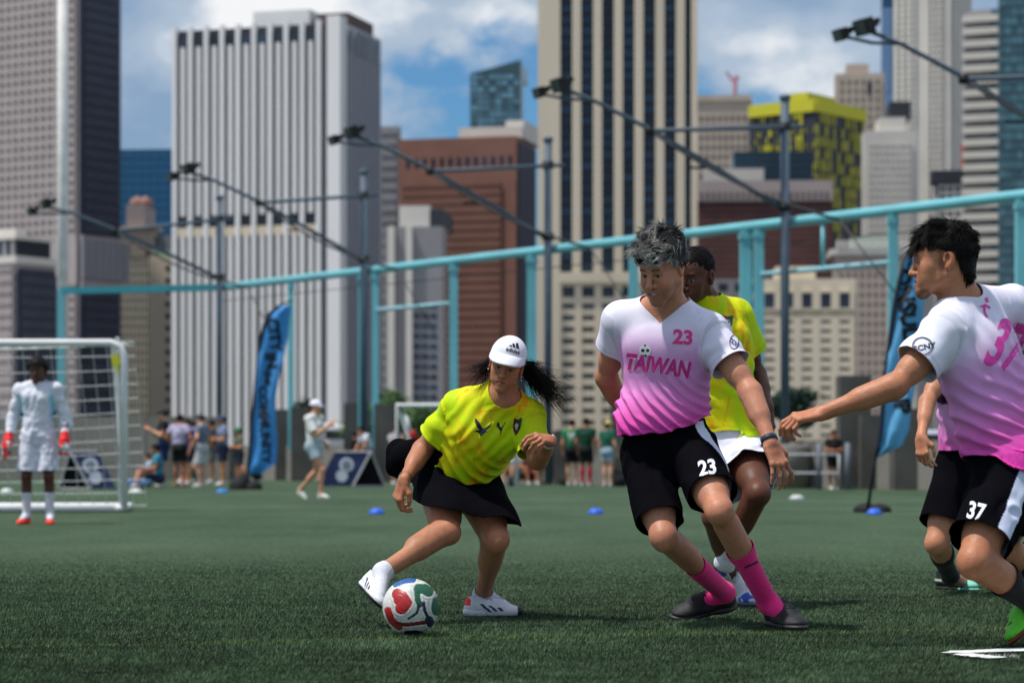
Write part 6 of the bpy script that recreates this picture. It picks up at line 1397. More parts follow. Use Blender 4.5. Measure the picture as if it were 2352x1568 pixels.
def man_yellow():
    J = {}; Y0 = 11.3
    J['pel'] = P(1668, 1012, Y0); J['nk'] = P(1622, 704, Y0 - .06); J['hm'] = headframe(-34, 16, 3); J['hd'] = P(1595, 634, Y0 - .14)
    J['shA'] = P(1540, 722, Y0 - .02); J['shB'] = P(1688, 728, Y0 + .02)
    J['elA'] = P(1525, 840, Y0); J['wrA'] = P(1560, 940, Y0 - .1)
    J['elB'] = reach(J['shB'], 1736, 858, .31, 1); J['wrB'] = reach(J['elB'], 1764, 936, .26, -1)
    J['hipA'] = P(1636, 1034, Y0); J['hipB'] = P(1706, 1034, Y0)
    J['knA'] = reach(J['hipA'], 1640, 1186, .43, -1); J['anA'] = P(1684, 1340, 11.30)
    J['knB'] = reach(J['hipB'], 1742, 1132, .43, -1); J['anB'] = reach(J['knB'], 1664, 1292, .42, 1)
    J['heelA'] = G(1690, 1384); J['toeA'] = G(1736, 1394); J['fupA'] = np.array([0, 0, 1.])
    yb = J['anB'][1]; J['heelB'] = P(1640, 1290, yb + .03); J['toeB'] = P(1668, 1352, yb + .20); J['fupB'] = nrm((.6, -.7, .1))
    skin = srgb(92, 54, 38)
    o = dict(s=1.03, b=.98, hs=1.06, hw=1.0, skin=skin, brow=srgb(16, 11, 10), stub=.25, lip=srgb(110, 60, 54), front=1, nose=.8, leg=.98)
    o['handB'] = (np.array([.05, -.1, -.5]), np.array([.8, -.5, .1]), -1, (.4, .45, .5, .5), 1.0)
    root = empty('person', (J['pel'][0], J['pel'][1], 0), 'man in lime shirt and white shorts half hidden behind the grey-haired man', 'person')
    prims, Fm = build_body(root, J, o, .005)
    te = (.60, .56); SA = shorts_prims(J, Fm, o, .026, te, .112, .128)
    A = shirt_prims(J, Fm, o, .018, .186, .125, .64, (.082, .096), drop=.04)
    hemP = P(1668, 992, Y0)
    def hem(V): return -((V - hemP) @ nrm((.05, 0, 1)) + .006 * np.sin(V[:, 0] * 30))
    def folds(V, N):
        h = loc(V, J['pel'], Fm['M']); low = sstep(.42, .2, h[:, 2])
        return low * .009 * np.sin((h[:, 0] * .8 + h[:, 2] * .9) * 60 + 4.5 * fbm(V * 6, 3)) * (.3 + .7 * sstep(-.3, .4, vnoise(V * 8, 2))) + .004 * fbm(V * 12, 4)
    cuts = shirt_cuts(A, J, Fm, hem, .60, crew(J, Fm, R=.072, front=.045))
    sh, V, T = garment('shirt', root, A, .005, cuts, lambda V: seams(V, lime(V, J['pel'], 21, sstep(.03, .0, sdf_pts(A, V, ('slvB',)))), A, J, hem, {'A': .60, 'B': .60}), CLOTH(), folds, over=SA + prims); bv = bvh_of(V, T)
    decal('crest', poly2d(SHIELD), 1668, 742, 17, 19, -6, bv, srgb(22, 84, 52), sh, k=2)
    decal('crest_corner', poly2d([[(-.75, .9), (.1, .75), (-.1, .1), (-.8, .1)]]), 1668, 742, 17, 19, -6, bv, srgb(150, 24, 30), sh, k=2, lift=.0045)
    decal('crest_ball', poly2d([circle2d(0, -.1, .44)]), 1670, 742, 17, 19, -6, bv, (.62, .62, .64), sh, k=2, lift=.006)
    decal('crest_ball_patches', poly2d([circle2d(-.2, 0, .13, 5), circle2d(.2, .05, .13, 5), circle2d(0, -.35, .13, 5)]), 1670, 742, 17, 19, -6, bv, (.02, .02, .02), sh, k=1, lift=.0075)
    te = (.60, .56)
    A = shorts_prims(J, Fm, o, .026, te, .112, .128)
    cu = shorts_cuts(A, J, Fm, te, .18)
    ob, V, T = garment('shorts', root, A, .005, cu, lambda V: np.tile(np.array((.76, .77, .86)), (len(V), 1)), CLOTH(), lambda V, N: .009 * np.sin(fbm(V * 6, 3) * 11) * .7 + .005 * fbm(V * 14, 5), over=prims, gap=.005); bv = bvh_of(V, T)
    decal('leaping_cat_print', poly2d(PUMA), 1752, 1026, 9, 9, 0, bv, (.015, .015, .02), ob, k=1)
    sock(root, J, 'A', .80, 1.05, .008, color=(.70, .71, .78), prims=prims, rib=.003); sock(root, J, 'B', .80, 1.05, .008, color=(.70, .71, .78), prims=prims)
    def bu(q):
        C = np.tile(np.array((.70, .72, .80)), (len(q), 1)); m = vnoise(q * 45 + 3, 2) + (q[:, 2] < .045) * .5 > .25; C[m] = srgb(50, 84, 190); C[(q[:, 1] < .05) & (q[:, 2] < .05)] = srgb(40, 110, 190); return C
    st = dict(name='cleat', upper=bu, sole=lambda q: np.tile(np.array((.08, .10, .16)), (len(q), 1)), lace=(.7, .7, .75), sole_h=.012)
    for k in 'AB': shoe(root, J['heel' + k], J['toe' + k], J['fup' + k], st, h=.0045)
    hd, M, s = J['hd'], J['hm'], o['hs']
    line = lambda q: np.maximum(-q[:, 2] + .052 - .75 * np.clip(-q[:, 1] + .05, 0, .08) - .4 * np.clip(-q[:, 1] - .03, 0, 1), np.where((np.abs(q[:, 0]) > .05) & (np.abs(q[:, 1] + .01) < .025), .016 - q[:, 2], -1))
    Vc, Tc = cap_mesh(hd, M, s, .005, line, w=o['hw']); N = normals(Vc, Tc); Vc = Vc + N * (.0022 * vnoise(Vc * 220, 2) - .001)[:, None]; idx = rng.choice(len(Vc), 2600)
    Vh, Qh, Ch = strands(Vc[idx] - N[idx] * .003, N[idx] + .5 * rng.normal(size=(len(idx), 3)), .006 + .004 * rng.random(len(idx)), np.tile(np.array((.006, .005, .005)), (len(idx), 1)), .0013, 4, .6, seed=2, freq=90)
    V, fs, C = join_parts([(Vc, Tc, np.tile(np.array((.006, .005, .005)), (len(Vc), 1))), (Vh, Qh, Ch)]); make_mesh('hair', V, fs, HAIR(), root, col=C)
    return root

def man_right():
    J = {}; Y0 = 8.9
    J['pel'] = P(2318, 1050, Y0); J['nk'] = P(2204, 692, Y0 - .05); J['hm'] = headframe(-96, 6, 0); J['hd'] = P(2166, 598, Y0 - .08)
    J['shA'] = P(2176, 760, Y0 - .14); J['shB'] = P(2322, 708, Y0 + .22)
    J['elA'] = reach(J['shA'], 2058, 886, .30, -1); J['wrA'] = reach(J['elA'], 1884, 950, .275, -1)
    J['elB'] = P(2390, 820, Y0 + .32); J['wrB'] = P(2440, 930, Y0 + .1)
    J['hipA'] = P(2310, 1090, Y0 - .07); J['hipB'] = P(2348, 1085, Y0 + .09)
    J['knA'] = reach(J['hipA'], 2236, 1288, .43, -1); J['anA'] = reach(J['knA'], 2398, 1400, .42, 1)
    J['knB'] = P(2290, 1262, Y0 + .15); J['anB'] = P(2425, 1350, Y0 + .42)
    J['toeA'] = P(2326, 1480, J['anA'][1] - .08); J['heelA'] = P(2424, 1330 + 62, J['anA'][1] + .12); J['fupA'] = nrm((-.75, -.2, .35))
    J['toeB'] = P(2400, 1440, Y0 + .45); J['heelB'] = P(2470, 1350, Y0 + .55); J['fupB'] = nrm((-.7, 0, .5))
    skin = srgb(184, 124, 92)
    o = dict(s=1.03, hs=1.07, hw=.98, skin=skin, brow=srgb(26, 20, 18), stub=.12, lip=srgb(176, 96, 86), front=-1, nose=.1, leg=1.02)
    o['handA'] = (np.array([-.95, -.12, -.18]), np.array([.05, -.35, .9]), 1, (.50, .72, .78, .82), 1.02, .5, 1.2)
    def goat(V, C):
        q = ((V - J['hd']) @ J['hm'].T) / 1.07; m = sstep(-.088, -.098, q[:, 2]) * sstep(.05, .066, q[:, 1]) * (q[:, 2] > -.135) * (.75 + .25 * vnoise(V * 300, 3)); sb = .5 * sstep(.02, .0, np.abs(q[:, 1] - .012)) * sstep(-.05, -.03, q[:, 2]) * (np.abs(q[:, 0]) > .05) * (q[:, 2] < .03)
        m = np.clip(m * .9 + sb, 0, 1)[:, None]; return C * (1 - m) + np.array((.02, .015, .012)) * m
    o['paint'] = goat
    root = empty('person', (J['pel'][0], J['pel'][1], 0), 'dark-haired man in white-to-pink shirt seen from behind, reaching out his arm', 'person')
    prims, Fm = build_body(root, J, o)
    te = (.78, .70); SA = shorts_prims(J, Fm, o, .026, te, .112, .112)
    A = shirt_prims(J, Fm, o, .020, .196, .13, .62, (.078, .086), drop=.03)
    hemP = P(2250, 1060, Y0)
    def hem(V): return -((V - hemP) @ nrm((.16, .1, 1)) + .006 * np.sin(V[:, 0] * 25))
    def folds(V, N):
        h = loc(V, J['pel'], Fm['M']); low = sstep(.45, .15, h[:, 2]); q = V - P(2150, 800, Y0)
        a = np.sin((q[:, 0] * .45 + q[:, 2]) * 2 * math.pi / .060 + 3.4 * fbm(V * 5, 3)); a = np.where(a > 0, a, .5 * a)
        ver = np.sin(h[:, 0] * 2 * math.pi / .07 + 3 * fbm(V * 5, 6)) * .004 * (1 - low)
        t, _ = coneT(V, J['shA'], J['elA']); sl = sdf_pts(A, V, ('slvA',)) < .015
        return np.where(sl, .004 * np.sin(t * 16 + 3 * fbm(V * 8, 5)), low * a * .0085 + ver)
    cuts = shirt_cuts(A, J, Fm, hem, {'A': .60, 'B': .58}, crew(J, Fm, R=.094, front=.05, off=.006, base=-.012))
    hemc = P(2300, 1050, Y0)
    def col(V):
        C = ombre(V, 0, 0, 0, .50, Fm['u'], hemc, WHITE, LILAC, PINK)
        sl = np.minimum(sdf_pts(A, V, ('slvA',)), sdf_pts(A, V, ('slvB',))); m = sstep(.03, .0, sl)[:, None] * .9
        return seams(V, (C * (1 - m) + np.array(WHITE) * m) * (1 + .03 * vnoise(V * 40, 2))[:, None], A, J, hem, {'A': .60, 'B': .58})
    sh, V, T = garment('shirt', root, A, .0045, cuts, col, CLOTH(), folds, over=SA + prims); bv = bvh_of(V, T)
    pk = srgb(232, 70, 176)
    decal('back_number', text2d('37', .03), 2316, 794, 62, 118, -22, bv, pk, sh, k=3, skew=.10)
    decal('collar_mark', poly2d([[(-.1, .9), (.35, .98), (.55, .5), (.1, .45)], [(-.9, .1), (-.3, .25), (.0, .35), (.8, .05), (.75, -.2), (.05, .1), (.1, -.5), (.5, -.95), (.1, -.98), (-.25, -.4), (-.3, .0)]]), 2262, 706, 16, 24, 0, bv, pk, sh, k=2)
    nv = (.02, .025, .06)
    decal('sleeve_badge', ring2d(0, 0, 1, .09), 2119, 795, 24, 21, -10, bv, nv, sh, k=1); decal('sleeve_badge', ring2d(0, 0, .86, .04), 2119, 795, 24, 21, -10, bv, nv, sh, k=1)
    decal('sleeve_badge_lettering', text2d('TSCNY', .03), 2118, 798, 15, 13, 12, bv, nv, sh, k=2)
    te = (.78, .70)
    A = shorts_prims(J, Fm, o, .026, te, .112, .112)
    def scol(V):
        C = np.tile(np.array((.004, .004, .006)), (len(V), 1)); t, _ = coneT(V, J['hipA'], J['knA'])
        px = CX + V[:, 0] / V[:, 1] * F; py = HY - (V[:, 2] - CAMZ) / V[:, 1] * F
        a = lerp(J['hipA'], J['knA'], -.15) + np.array([.055, -.1, .0]); b = lerp(J['hipA'], J['knA'], .7) + np.array([.052, -.10, 0])
        ax = nrm(b - a); q = V - a; side = orth((1, 0, 0), ax); m = (np.abs(q @ side) < .025) & (V[:, 1] < Y0 - .02); C[m] = srgb(205, 212, 236); return C
    cu = shorts_cuts(A, J, Fm, te, .15)
    ob, V, T = garment('shorts', root, A, .0045, cu, scol, CLOTHB(), lambda V, N: .006 * np.sin(fbm(V * 5, 3) * 10) + .004 * fbm(V * 10, 5), over=prims, gap=.005); bv = bvh_of(V, T)
    decal('shorts_number', text2d('37', .03), 2243, 1174, 30, 42, -14, bv, (.75, .77, .85), ob, k=3)
    for k in 'AB': sock(root, J, k, .42 if k == 'A' else .30, 1.04, .007, color=(.004, .004, .005), prims=prims)
    gr = dict(name='green', upper=lambda q: np.tile(np.array(srgb(96, 200, 50)), (len(q), 1)), sole=lambda q: np.tile(np.array(srgb(110, 40, 20)), (len(q), 1)), sole_h=.010)
    for k in 'AB': shoe(root, J['heel' + k], J['toe' + k], J['fup' + k], gr, h=.005)
    hd, M, s = J['hd'], J['hm'], o['hs']
    line = lambda q: np.maximum(-q[:, 2] + .056 - .60 * np.clip(-q[:, 1] + .05, 0, .07) - 2.2 * np.clip(-q[:, 1] - .030, 0, .06), np.where((np.abs(q[:, 0]) > .05) & (np.abs(q[:, 1] + .012) < .026), .020 - q[:, 2], -1))
    Vc, Tc = cap_mesh(hd, M, s, .009, line, w=o['hw'], shape=lambda T, M, s: [ell(T(0, -.062, -.045), np.array([.058, .042, .06]) * s, M, .03)]); q = ((Vc - hd) @ M.T) / s; N = normals(Vc, Tc); top = sstep(.05, .11, q[:, 2])
    Vc = Vc + N * ((.002 + .006 * top) * (.5 + vnoise(q * np.array([60, 18, 60]), 5)))[:, None]; N = normals(Vc, Tc)
    idx = rng.choice(len(Vc), 4600); qq = q[idx]; idx = idx[~((np.abs(qq[:, 0]) > .05) & (np.abs(qq[:, 1] + .005) < .04) & (qq[:, 2] < .045))]; qq = q[idx]; top = sstep(.05, .11, qq[:, 2])
    fl = np.stack([.3 * np.sign(qq[:, 0]), .55 + 0 * qq[:, 0], -.65 + .75 * top], 1); fl[qq[:, 1] < -.03] *= np.array([1, -.25, 1.3]); fl = (fl + .35 * np.stack([vnoise(qq * 30, i) for i in range(3)], 1)) @ M
    fl = fl - N[idx] * (fl * N[idx]).sum(1)[:, None]; fl /= np.linalg.norm(fl, axis=1)[:, None] + 1e-6
    dirs = fl + N[idx] * (.06 + .55 * top * rng.random(len(idx)) ** 2)[:, None]; lens = (.018 + .022 * top + .012 * rng.random(len(idx))) * s
    cols = np.array((.009, .008, .007)) * (.5 + 1.5 * rng.random((len(idx), 1)))
    Vh, Qh, Ch = strands(Vc[idx] - N[idx] * .003, dirs, lens, cols, .0015, 7, .12, .05, seed=8)
    nb = 120; rt = hd + (np.stack([rng.uniform(-.045, .06, nb), .078 + 0 * rng.random(nb), .062 + .02 * rng.random(nb)], 1) * s) @ M
    db = (np.stack([.15 * rng.normal(size=nb), .55 + .2 * rng.random(nb), -.75 + .2 * rng.normal(size=nb)], 1)) @ M
    Vb, Qb, Cb = strands(rt, db, (.05 + .025 * rng.random(nb)) * s, np.array((.02, .015, .013)) * (.5 + 2.5 * rng.random((nb, 1)) ** 3), .0016, 7, .08, .05, seed=4)
    V, fs, C = join_parts([(Vc, Tc, np.tile(np.array((.009, .008, .008)), (len(Vc), 1))), (Vh, Qh, Ch), (Vb, Qb, Cb)]); make_mesh('hair', V, fs, HAIR(), root, col=C)
    return root

def woman_pink():
    J = {}; Y0 = 12.2
    J['pel'] = P(2235, 1060, Y0); J['nk'] = P(2235, 815, Y0 - .12); J['hm'] = headframe(-30, 15, 0); J['hd'] = P(2238, 742, Y0 - .2)
    J['shA'] = P(2176, 835, Y0 - .1); J['shB'] = P(2310, 840, Y0 - .05)
    J['elA'] = reach(J['shA'], 2130, 920, .27, -1); J['wrA'] = reach(J['elA'], 2116, 1004, .235, -1)
    J['elB'] = P(2350, 930, Y0); J['wrB'] = P(2350, 1010, Y0 - .2)
    J['hipA'] = P(2200, 1085, Y0); J['hipB'] = P(2270, 1085, Y0)
    J['knA'] = reach(J['hipA'], 2150, 1246, .40, -1); J['anA'] = P(2182, 1322, 12.35)
    J['knB'] = P(2270, 1220, Y0 - .2); J['anB'] = P(2300, 1330, Y0 + .1)
    J['heelA'] = G(2150, 1352); J['toeA'] = G(2246, 1357); J['fupA'] = np.array([0, 0, 1.]); J['heelB'] = G(2270, 1352); J['toeB'] = G(2360, 1357); J['fupB'] = np.array([0, 0, 1.])
    o = dict(s=.97, fem=True, hs=1.0, skin=srgb(192, 134, 102), front=1, leg=1.05)
    o['handA'] = (np.array([.02, -.12, -.5]), np.array([-.6, -.75, 0]), -1, (.45, .55, .6, .6), .95)
    root = empty('person', (J['pel'][0], J['pel'][1], 0), 'pink-shirted player mostly hidden behind the dark-haired man, only arm, hip and leg showing', 'person')
    prims, Fm = build_body(root, J, o, .006, fine=False)
    A = shirt_prims(J, Fm, o, .03, .19, .14, .5, (.07, .085), drop=.05, hem_at=lerp(J['pel'], J['nk'], .1)); hemP = P(2200, 1034, Y0)
    cuts = shirt_cuts(A, J, Fm, lambda V: -((V - hemP) @ np.array((0, 0, 1.))), .45, crew(J, Fm))
    garment('shirt', root, A, .006, cuts, lambda V: ombre(V, 0, 0, 0, .45, Fm['u'], J['pel'], WHITE, LILAC, PINK), CLOTH(), lambda V, N: .006 * np.sin(fbm(V * 6, 3) * 9))
    te = (.74, .7); A = shorts_prims(J, Fm, o, .026, te, .118, .12)
    garment('shorts', root, A, .006, shorts_cuts(A, J, Fm, te, .25), lambda V: np.tile(np.array((.004, .004, .006)), (len(V), 1)), CLOTHB())
    for k in 'AB': sock(root, J, k, .35, 1.05, .007, color=(.004, .004, .005), prims=prims, h=.006)
    def bu(q):
        C = np.tile(np.array((.015, .014, .018)), (len(q), 1)); C[(np.abs(q[:, 2] - .052 + .10 * (q[:, 1] - .02)) < .006) & (q[:, 1] < .10)] = (.7, .75, .6); C[q[:, 1] > .21] = srgb(130, 210, 190); return C
    for k in 'AB': shoe(root, J['heel' + k], J['toe' + k], J['fup' + k], dict(name='dk', upper=bu, sole=lambda q: np.where((q[:, 1] > .18)[:, None], np.array(srgb(120, 200, 180)), np.array((.012, .012, .012))), sole_h=.010), h=.006)
    V, T = cap_mesh(J['hd'], J['hm'], 1.0, .012, lambda q: np.maximum(-q[:, 2] + .05 - .8 * np.clip(-q[:, 1] + .05, 0, .1), -1), h=.008); make_mesh('hair', V, T, HAIR(), root, col=np.tile(np.array((.012, .01, .01)), (len(V), 1)))
    return root
# ---------------------------------------------------------------- goalkeeper and spectators
BASE = dict(pel=(0, 0, .95), nk=(0, .0, 1.46), hd=(0, .035, 1.615), sh=(.185, 0, 1.41), el=(.245, -.02, 1.13), wr=(.25, .08, .89), hip=(.09, 0, .92), kn=(.10, .02, .50), an=(.10, 0, .085))
def figure(label, px, py, height, yaw, skin, shirt, shorts, hair=(.012, .01, .01), over=None, h=.016, cap=None, group=None, te=.72, slv=.55, socks=None, shoes=(.6, .6, .62), hairlen=0, head=(0, 8), shirt_fn=None, fem=False, gloves=None, seat=0.0, long_hair=False, tops=True, sockt=.45, hemz=.0, keep=False):
    o_ = G(px, py); k = height / 1.75; y = math.radians(yaw); r = np.array([math.cos(y), math.sin(y), 0]); f = np.array([math.sin(y), -math.cos(y), 0]); up = np.array([0, 0, 1.])
    L2W = lambda q: o_ + (q[0] * r + q[1] * f + q[2] * up) * k
    B = {}
    for n, q in BASE.items():
        if n in ('pel', 'nk', 'hd'): B[n] = q
        else: B[n + 'A'] = (-q[0], q[1], q[2]); B[n + 'B'] = q
    if over: B.update(over)
    J = {n: L2W(q) for n, q in B.items()}
    J['hm'] = headframe(yaw + head[0], head[1], 0)
    for s_ in 'AB':
        a = np.array(B['an' + s_]); fd = np.array(B.get('fd' + s_, (0.05 if s_ == 'B' else -.05, 1, 0))); J['heel' + s_] = L2W(a + nrm(fd) * -.06 - np.array([0, 0, .083])); J['toe' + s_] = L2W(a + nrm(fd) * .19 - np.array([0, 0, .083])); J['fup' + s_] = up
    o = dict(b=.88 if keep else 1.0, s=k, hs=k * 1.02, skin=skin, front=1, fem=fem, brow=np.array(skin) * .15)
    for s_, th in (('A', -1), ('B', 1)):
        d = J['wr' + s_] - J['el' + s_]; o['hand' + s_] = (d, r * (-1 if s_ == 'A' else 1) + f * .3, -1 if s_ == 'A' else 1, (.35, .4, .45, .5), k)
        o['hand' + s_] = (d, r * (-1 if s_ == 'A' else 1), (1 if s_ == 'A' else -1) * 1, (.35, .4, .45, .5), k)
    root = empty('person', o_, label, 'person', group)
    prims, Fm = build_body(root, J, o, h, fine=keep)
    hemP = lerp(J['pel'], J['nk'], -.02 + hemz)
    if shirt is not None:
        A = shirt_prims(J, Fm, o, .02, .165, .12, slv, (.072, .08) if slv < .9 else (.070, .060), hem_at=lerp(J['pel'], J['nk'], hemz))
        if slv > 1:
            for s_ in 'AB': A.append(cone(J['el' + s_], lerp(J['el' + s_], J['wr' + s_], .97), .052 * k, .037 * k, .03, 'slv' + s_))
            cuts = [lambda V: -((V - hemP) @ Fm['u']), crew(J, Fm)]
        else: cuts = shirt_cuts(A, J, Fm, lambda V: -((V - hemP) @ Fm['u']), slv - .06, crew(J, Fm))
        garment('shirt', root, A, h * .9, cuts, (lambda V: shirt_fn(V, loc(V, J['pel'], Fm['M']))) if shirt_fn else (lambda V: np.tile(np.array(shirt), (len(V), 1)) * (1 + .12 * vnoise(V * 9, 3))[:, None]), CLOTH(), lambda V, N: .006 * np.sin(fbm(V * 6, 3) * 9), solid=.006)
    A = shorts_prims(J, Fm, o, .022, (te, te), .10, .108)
    garment('shorts', root, A, h * .9, shorts_cuts(A, J, Fm, (te, te), .2), lambda V: np.tile(np.array(shorts), (len(V), 1)) * (1 + .1 * vnoise(V * 9, 5))[:, None], CLOTH(), (lambda V, N: .007 * np.sin(fbm(V * 6, 3) * 9)) if keep else None, solid=.006)
    for s_ in 'AB':
        shoe(root, J['heel' + s_], J['toe' + s_], J['fup' + s_], dict(name='plain', upper=lambda q: np.tile(np.array(shoes), (len(q), 1)), sole=lambda q: np.tile(np.array(shoes) * .8, (len(q), 1)), sole_h=.014), h=max(h * .6, .007))
        if socks is not None: sock(root, J, s_, sockt, 1.04, .008, color=socks, prims=prims, h=h)
    hs = k * 1.02
    if cap is not None:
        V, T = cap_mesh(J['hd'], J['hm'], hs, .016, lambda q: .035 - q[:, 2], h=h * .7); c_ = make_mesh('cap', V, T, mat('cap_%d' % int(sum(cap) * 999), cap, .8), root, solid=.004)
        mb = MB(); T_ = lambda *q: J['hd'] + (np.array(q) * hs) @ J['hm']; n = 9; top = [T_(.075 * math.sin(a), .075 + .03 * math.cos(a) + .07 * math.cos(a), .034 + .01 * math.cos(a)) for a in np.linspace(-1.35, 1.35, n)]; bot = [T_(.075 * math.sin(a), .07 + .02 * math.cos(a), .045) for a in np.linspace(-1.35, 1.35, n)]
        mb.add(top + bot, [(i, i + 1, n + i + 1, n + i) for i in range(n - 1)]); mb.build('peak', mat('cap_%d' % int(sum(cap) * 999), cap, .8), c_, True, solid=.006)
    if hair is not None:
        low = -.09 if long_hair else -.02
        line = lambda q: np.maximum(-q[:, 2] + .055 - .75 * np.clip(-q[:, 1] + .05, 0, .10) - (.7 if long_hair else .35) * np.clip(-q[:, 1] - .02, 0, 1), np.where((np.abs(q[:, 0]) > .05) & (np.abs(q[:, 1] + .01) < .025), .012 - q[:, 2], -1))
        V, T = cap_mesh(J['hd'], J['hm'], hs, .010 + hairlen, line, h=h * .7, shape=(lambda T, M, s: [ell(T(0, -.07, -.06), np.array([.06, .045, .12]) * s, M, .04)]) if long_hair else None); N = normals(V, T); V = V + N * (.004 * vnoise(V * 70, 2))[:, None]
        make_mesh('hair', V, T, HAIR(), root, col=np.tile(np.array(hair), (len(V), 1)))
    return root, J, prims, Fm
def keeper():
    W = (.70, .71, .80)
    def sf(V, q):
        C = np.tile(np.array(W), (len(V), 1)); m = sstep(.125, .145, np.abs(q[:, 0])) * sstep(.10, .16, q[:, 2]) * sstep(.44, .38, q[:, 2]) * sstep(.19, .17, np.abs(q[:, 0])); C = C * (1 - m[:, None]) + np.array(srgb(150, 205, 230)) * m[:, None]; return C
    rt, J, prims, Fm = figure('goalkeeper in white with red gloves standing before the goal', 88, 1203, 1.72, -3, srgb(84, 52, 40), W, (.70, .71, .82), over=dict(elA=(-.275, -.03, 1.14), elB=(.275, -.03, 1.14), wrA=(-.30, .08, .90), wrB=(.30, .08, .90), knA=(-.12, .03, .5), knB=(.12, .03, .5), anA=(-.125, 0, .085), anB=(.125, 0, .085), fdA=(-.25, 1, 0), fdB=(.25, 1, 0)), h=.009, te=.86, slv=1.2, socks=(.68, .68, .76), shoes=srgb(255, 70, 50), hairlen=.022, shirt_fn=sf, sockt=.40, keep=True, head=(0, 4))
    for s_ in 'AB':
        d = nrm(J['wr' + s_] - J['el' + s_]); sg = -1 if s_ == 'A' else 1
        A = hand_prims(J['wr' + s_], d, np.array([sg * .5, -.8, 0]), 1 if s_ == 'A' else -1, (.25, .3, .3, .35), 1.25); A += [cone(J['wr' + s_] - d * .05, J['wr' + s_] + d * .02, .044, .044, .02), rbox(J['wr' + s_] + d * .06, (.05, .06, .028), np.array([nrm(np.cross(d, (sg * .5, -.8, 0))), d, nrm(np.cross(nrm(np.cross(d, (sg * .5, -.8, 0))), d))]), .02, .03)]
        V, Q = extract(A, .007); t = (V - J['wr' + s_]) @ d; C = np.tile(np.array(srgb(225, 26, 32)), (len(V), 1)); C[(t > .045) & (vnoise(V * 22, 3) > .0)] = (.66, .66, .70); make_mesh('glove', V, Q, mat('glove_latex', attr=True, rough=.6), rt, col=C)
def crowd():
    sk = [srgb(206, 154, 124), srgb(190, 136, 104), srgb(170, 112, 82), srgb(216, 168, 140)]
    G1, G2, G3 = 'spectators standing at the far left', 'spectators near the small goal', 'players in green shirts'
    hip = dict(elA=(-.34, -.05, 1.18), wrA=(-.17, .08, 1.02), elB=(.34, -.05, 1.18), wrB=(.17, .08, 1.02))
    fold = dict(elA=(-.26, .05, 1.14), wrA=(.06, .22, 1.17), elB=(.26, .05, 1.14), wrB=(-.06, .22, 1.14))
    phone = dict(elA=(-.24, .14, 1.15), wrA=(-.10, .36, 1.36), elB=(.24, .08, 1.14), wrB=(.08, .34, 1.30))
    sit = dict(pel=(0, 0, .24), nk=(0, .04, .76), hd=(0, .09, .92), shA=(-.18, .03, .71), shB=(.18, .03, .71), elA=(-.24, .1, .46), elB=(.24, .1, .46), wrA=(-.16, .3, .45), wrB=(.16, .3, .45), hipA=(-.09, .02, .21), hipB=(.09, .02, .21), knA=(-.14, .38, .45), knB=(.14, .38, .45), anA=(-.12, .52, .085), anB=(.12, .52, .085))
    walk = dict(knA=(-.06, .20, .52), anA=(-.05, .16, .10), knB=(.07, .02, .50), anB=(.07, -.36, .16), fdB=(0, .8, -.5), elA=(-.22, .16, 1.12), wrA=(-.10, .36, 1.30), elB=(.26, -.12, 1.16), wrB=(.26, .06, .98))
    figure('spectator in black shirt, navy shorts and dark cap facing left', 376, 1117, 1.83, -75, sk[0], (.014, .014, .018), (.012, .03, .10), over=phone, cap=(.015, .015, .02), group=G1, te=.8, shoes=(.5, .5, .5))
    figure('spectator in lilac shirt and black shorts beside the black-shirted one', 412, 1118, 1.70, 160, sk[2], (.46, .42, .58), (.01, .01, .012), over=hip, group=G1, shoes=(.35, .22, .14))
    figure('spectator in bright blue shirt among the far left group', 433, 1112, 1.66, -60, sk[1], (.015, .05, .42), (.015, .02, .06), group=G1, long_hair=False)
    figure('spectator in grey striped shirt and pale shorts with white shoes', 463, 1118, 1.70, -110, sk[3], (.16, .20, .27), (.46, .48, .50), over=hip, group=G1, cap=(.03, .04, .06), shoes=(.72, .72, .72), te=.85, shirt_fn=lambda V, q: np.where((np.sin(q[:, 2] * 90) > .2)[:, None], np.array((.20, .25, .33)), np.array((.10, .13, .19))))
    figure('spectator in blue-grey shirt with folded arms right of the striped one', 512, 1114, 1.72, -70, sk[1], (.18, .24, .38), (.015, .022, .06), over=fold, group=G1, cap=(.04, .06, .12))
    figure('person with green cap sitting by the left flag', 549, 1106, 1.70, -70, sk[1], (.14, .15, .10), (.03, .035, .05), over=sit, cap=(.02, .20, .09), group=G1) if 0 else figure('person with green cap crouching by the left flag', 549, 1112, 1.45, -60, sk[1], (.14, .15, .10), (.03, .035, .05), over=fold, cap=(.02, .20, .09), group=G1)
    figure('person in teal shirt sitting at the feet of the far left group', 365, 1119, 1.66, -80, sk[2], (.04, .22, .32), (.02, .03, .08), over=sit, group=G1)
    figure('person in pale clothes sitting behind the far left group', 452, 1108, 1.62, -40, sk[0], (.45, .46, .46), (.3, .31, .33), over=sit, group=G1)
    figure('woman with white cap, white top and denim shorts walking right', 722, 1146, 1.64, 62, sk[0], (.66, .68, .66), (.34, .44, .48), over=walk, cap=(.72, .72, .82), long_hair=True, hair=(.025, .016, .013), h=.011, te=.5, slv=.85, shoes=(.66, .66, .64), fem=True, hemz=.14)
    figure('person in white tee bending over behind the A-frame board', 846, 1108, 1.62, -60, sk[1], (.60, .62, .70), (.20, .22, .26), over=dict(nk=(0, .16, 1.40), hd=(0, .26, 1.52), shA=(-.18, .14, 1.36), shB=(.18, .14, 1.36), elA=(-.24, .22, 1.10), elB=(.24, .22, 1.10), wrA=(-.18, .36, .92), wrB=(.18, .36, .92)), group=G2)
    figure('person in black tee standing behind the A-frame board', 816, 1106, 1.42, 120, sk[2], (.012, .012, .014), (.02, .02, .025), over=fold, group=G2)
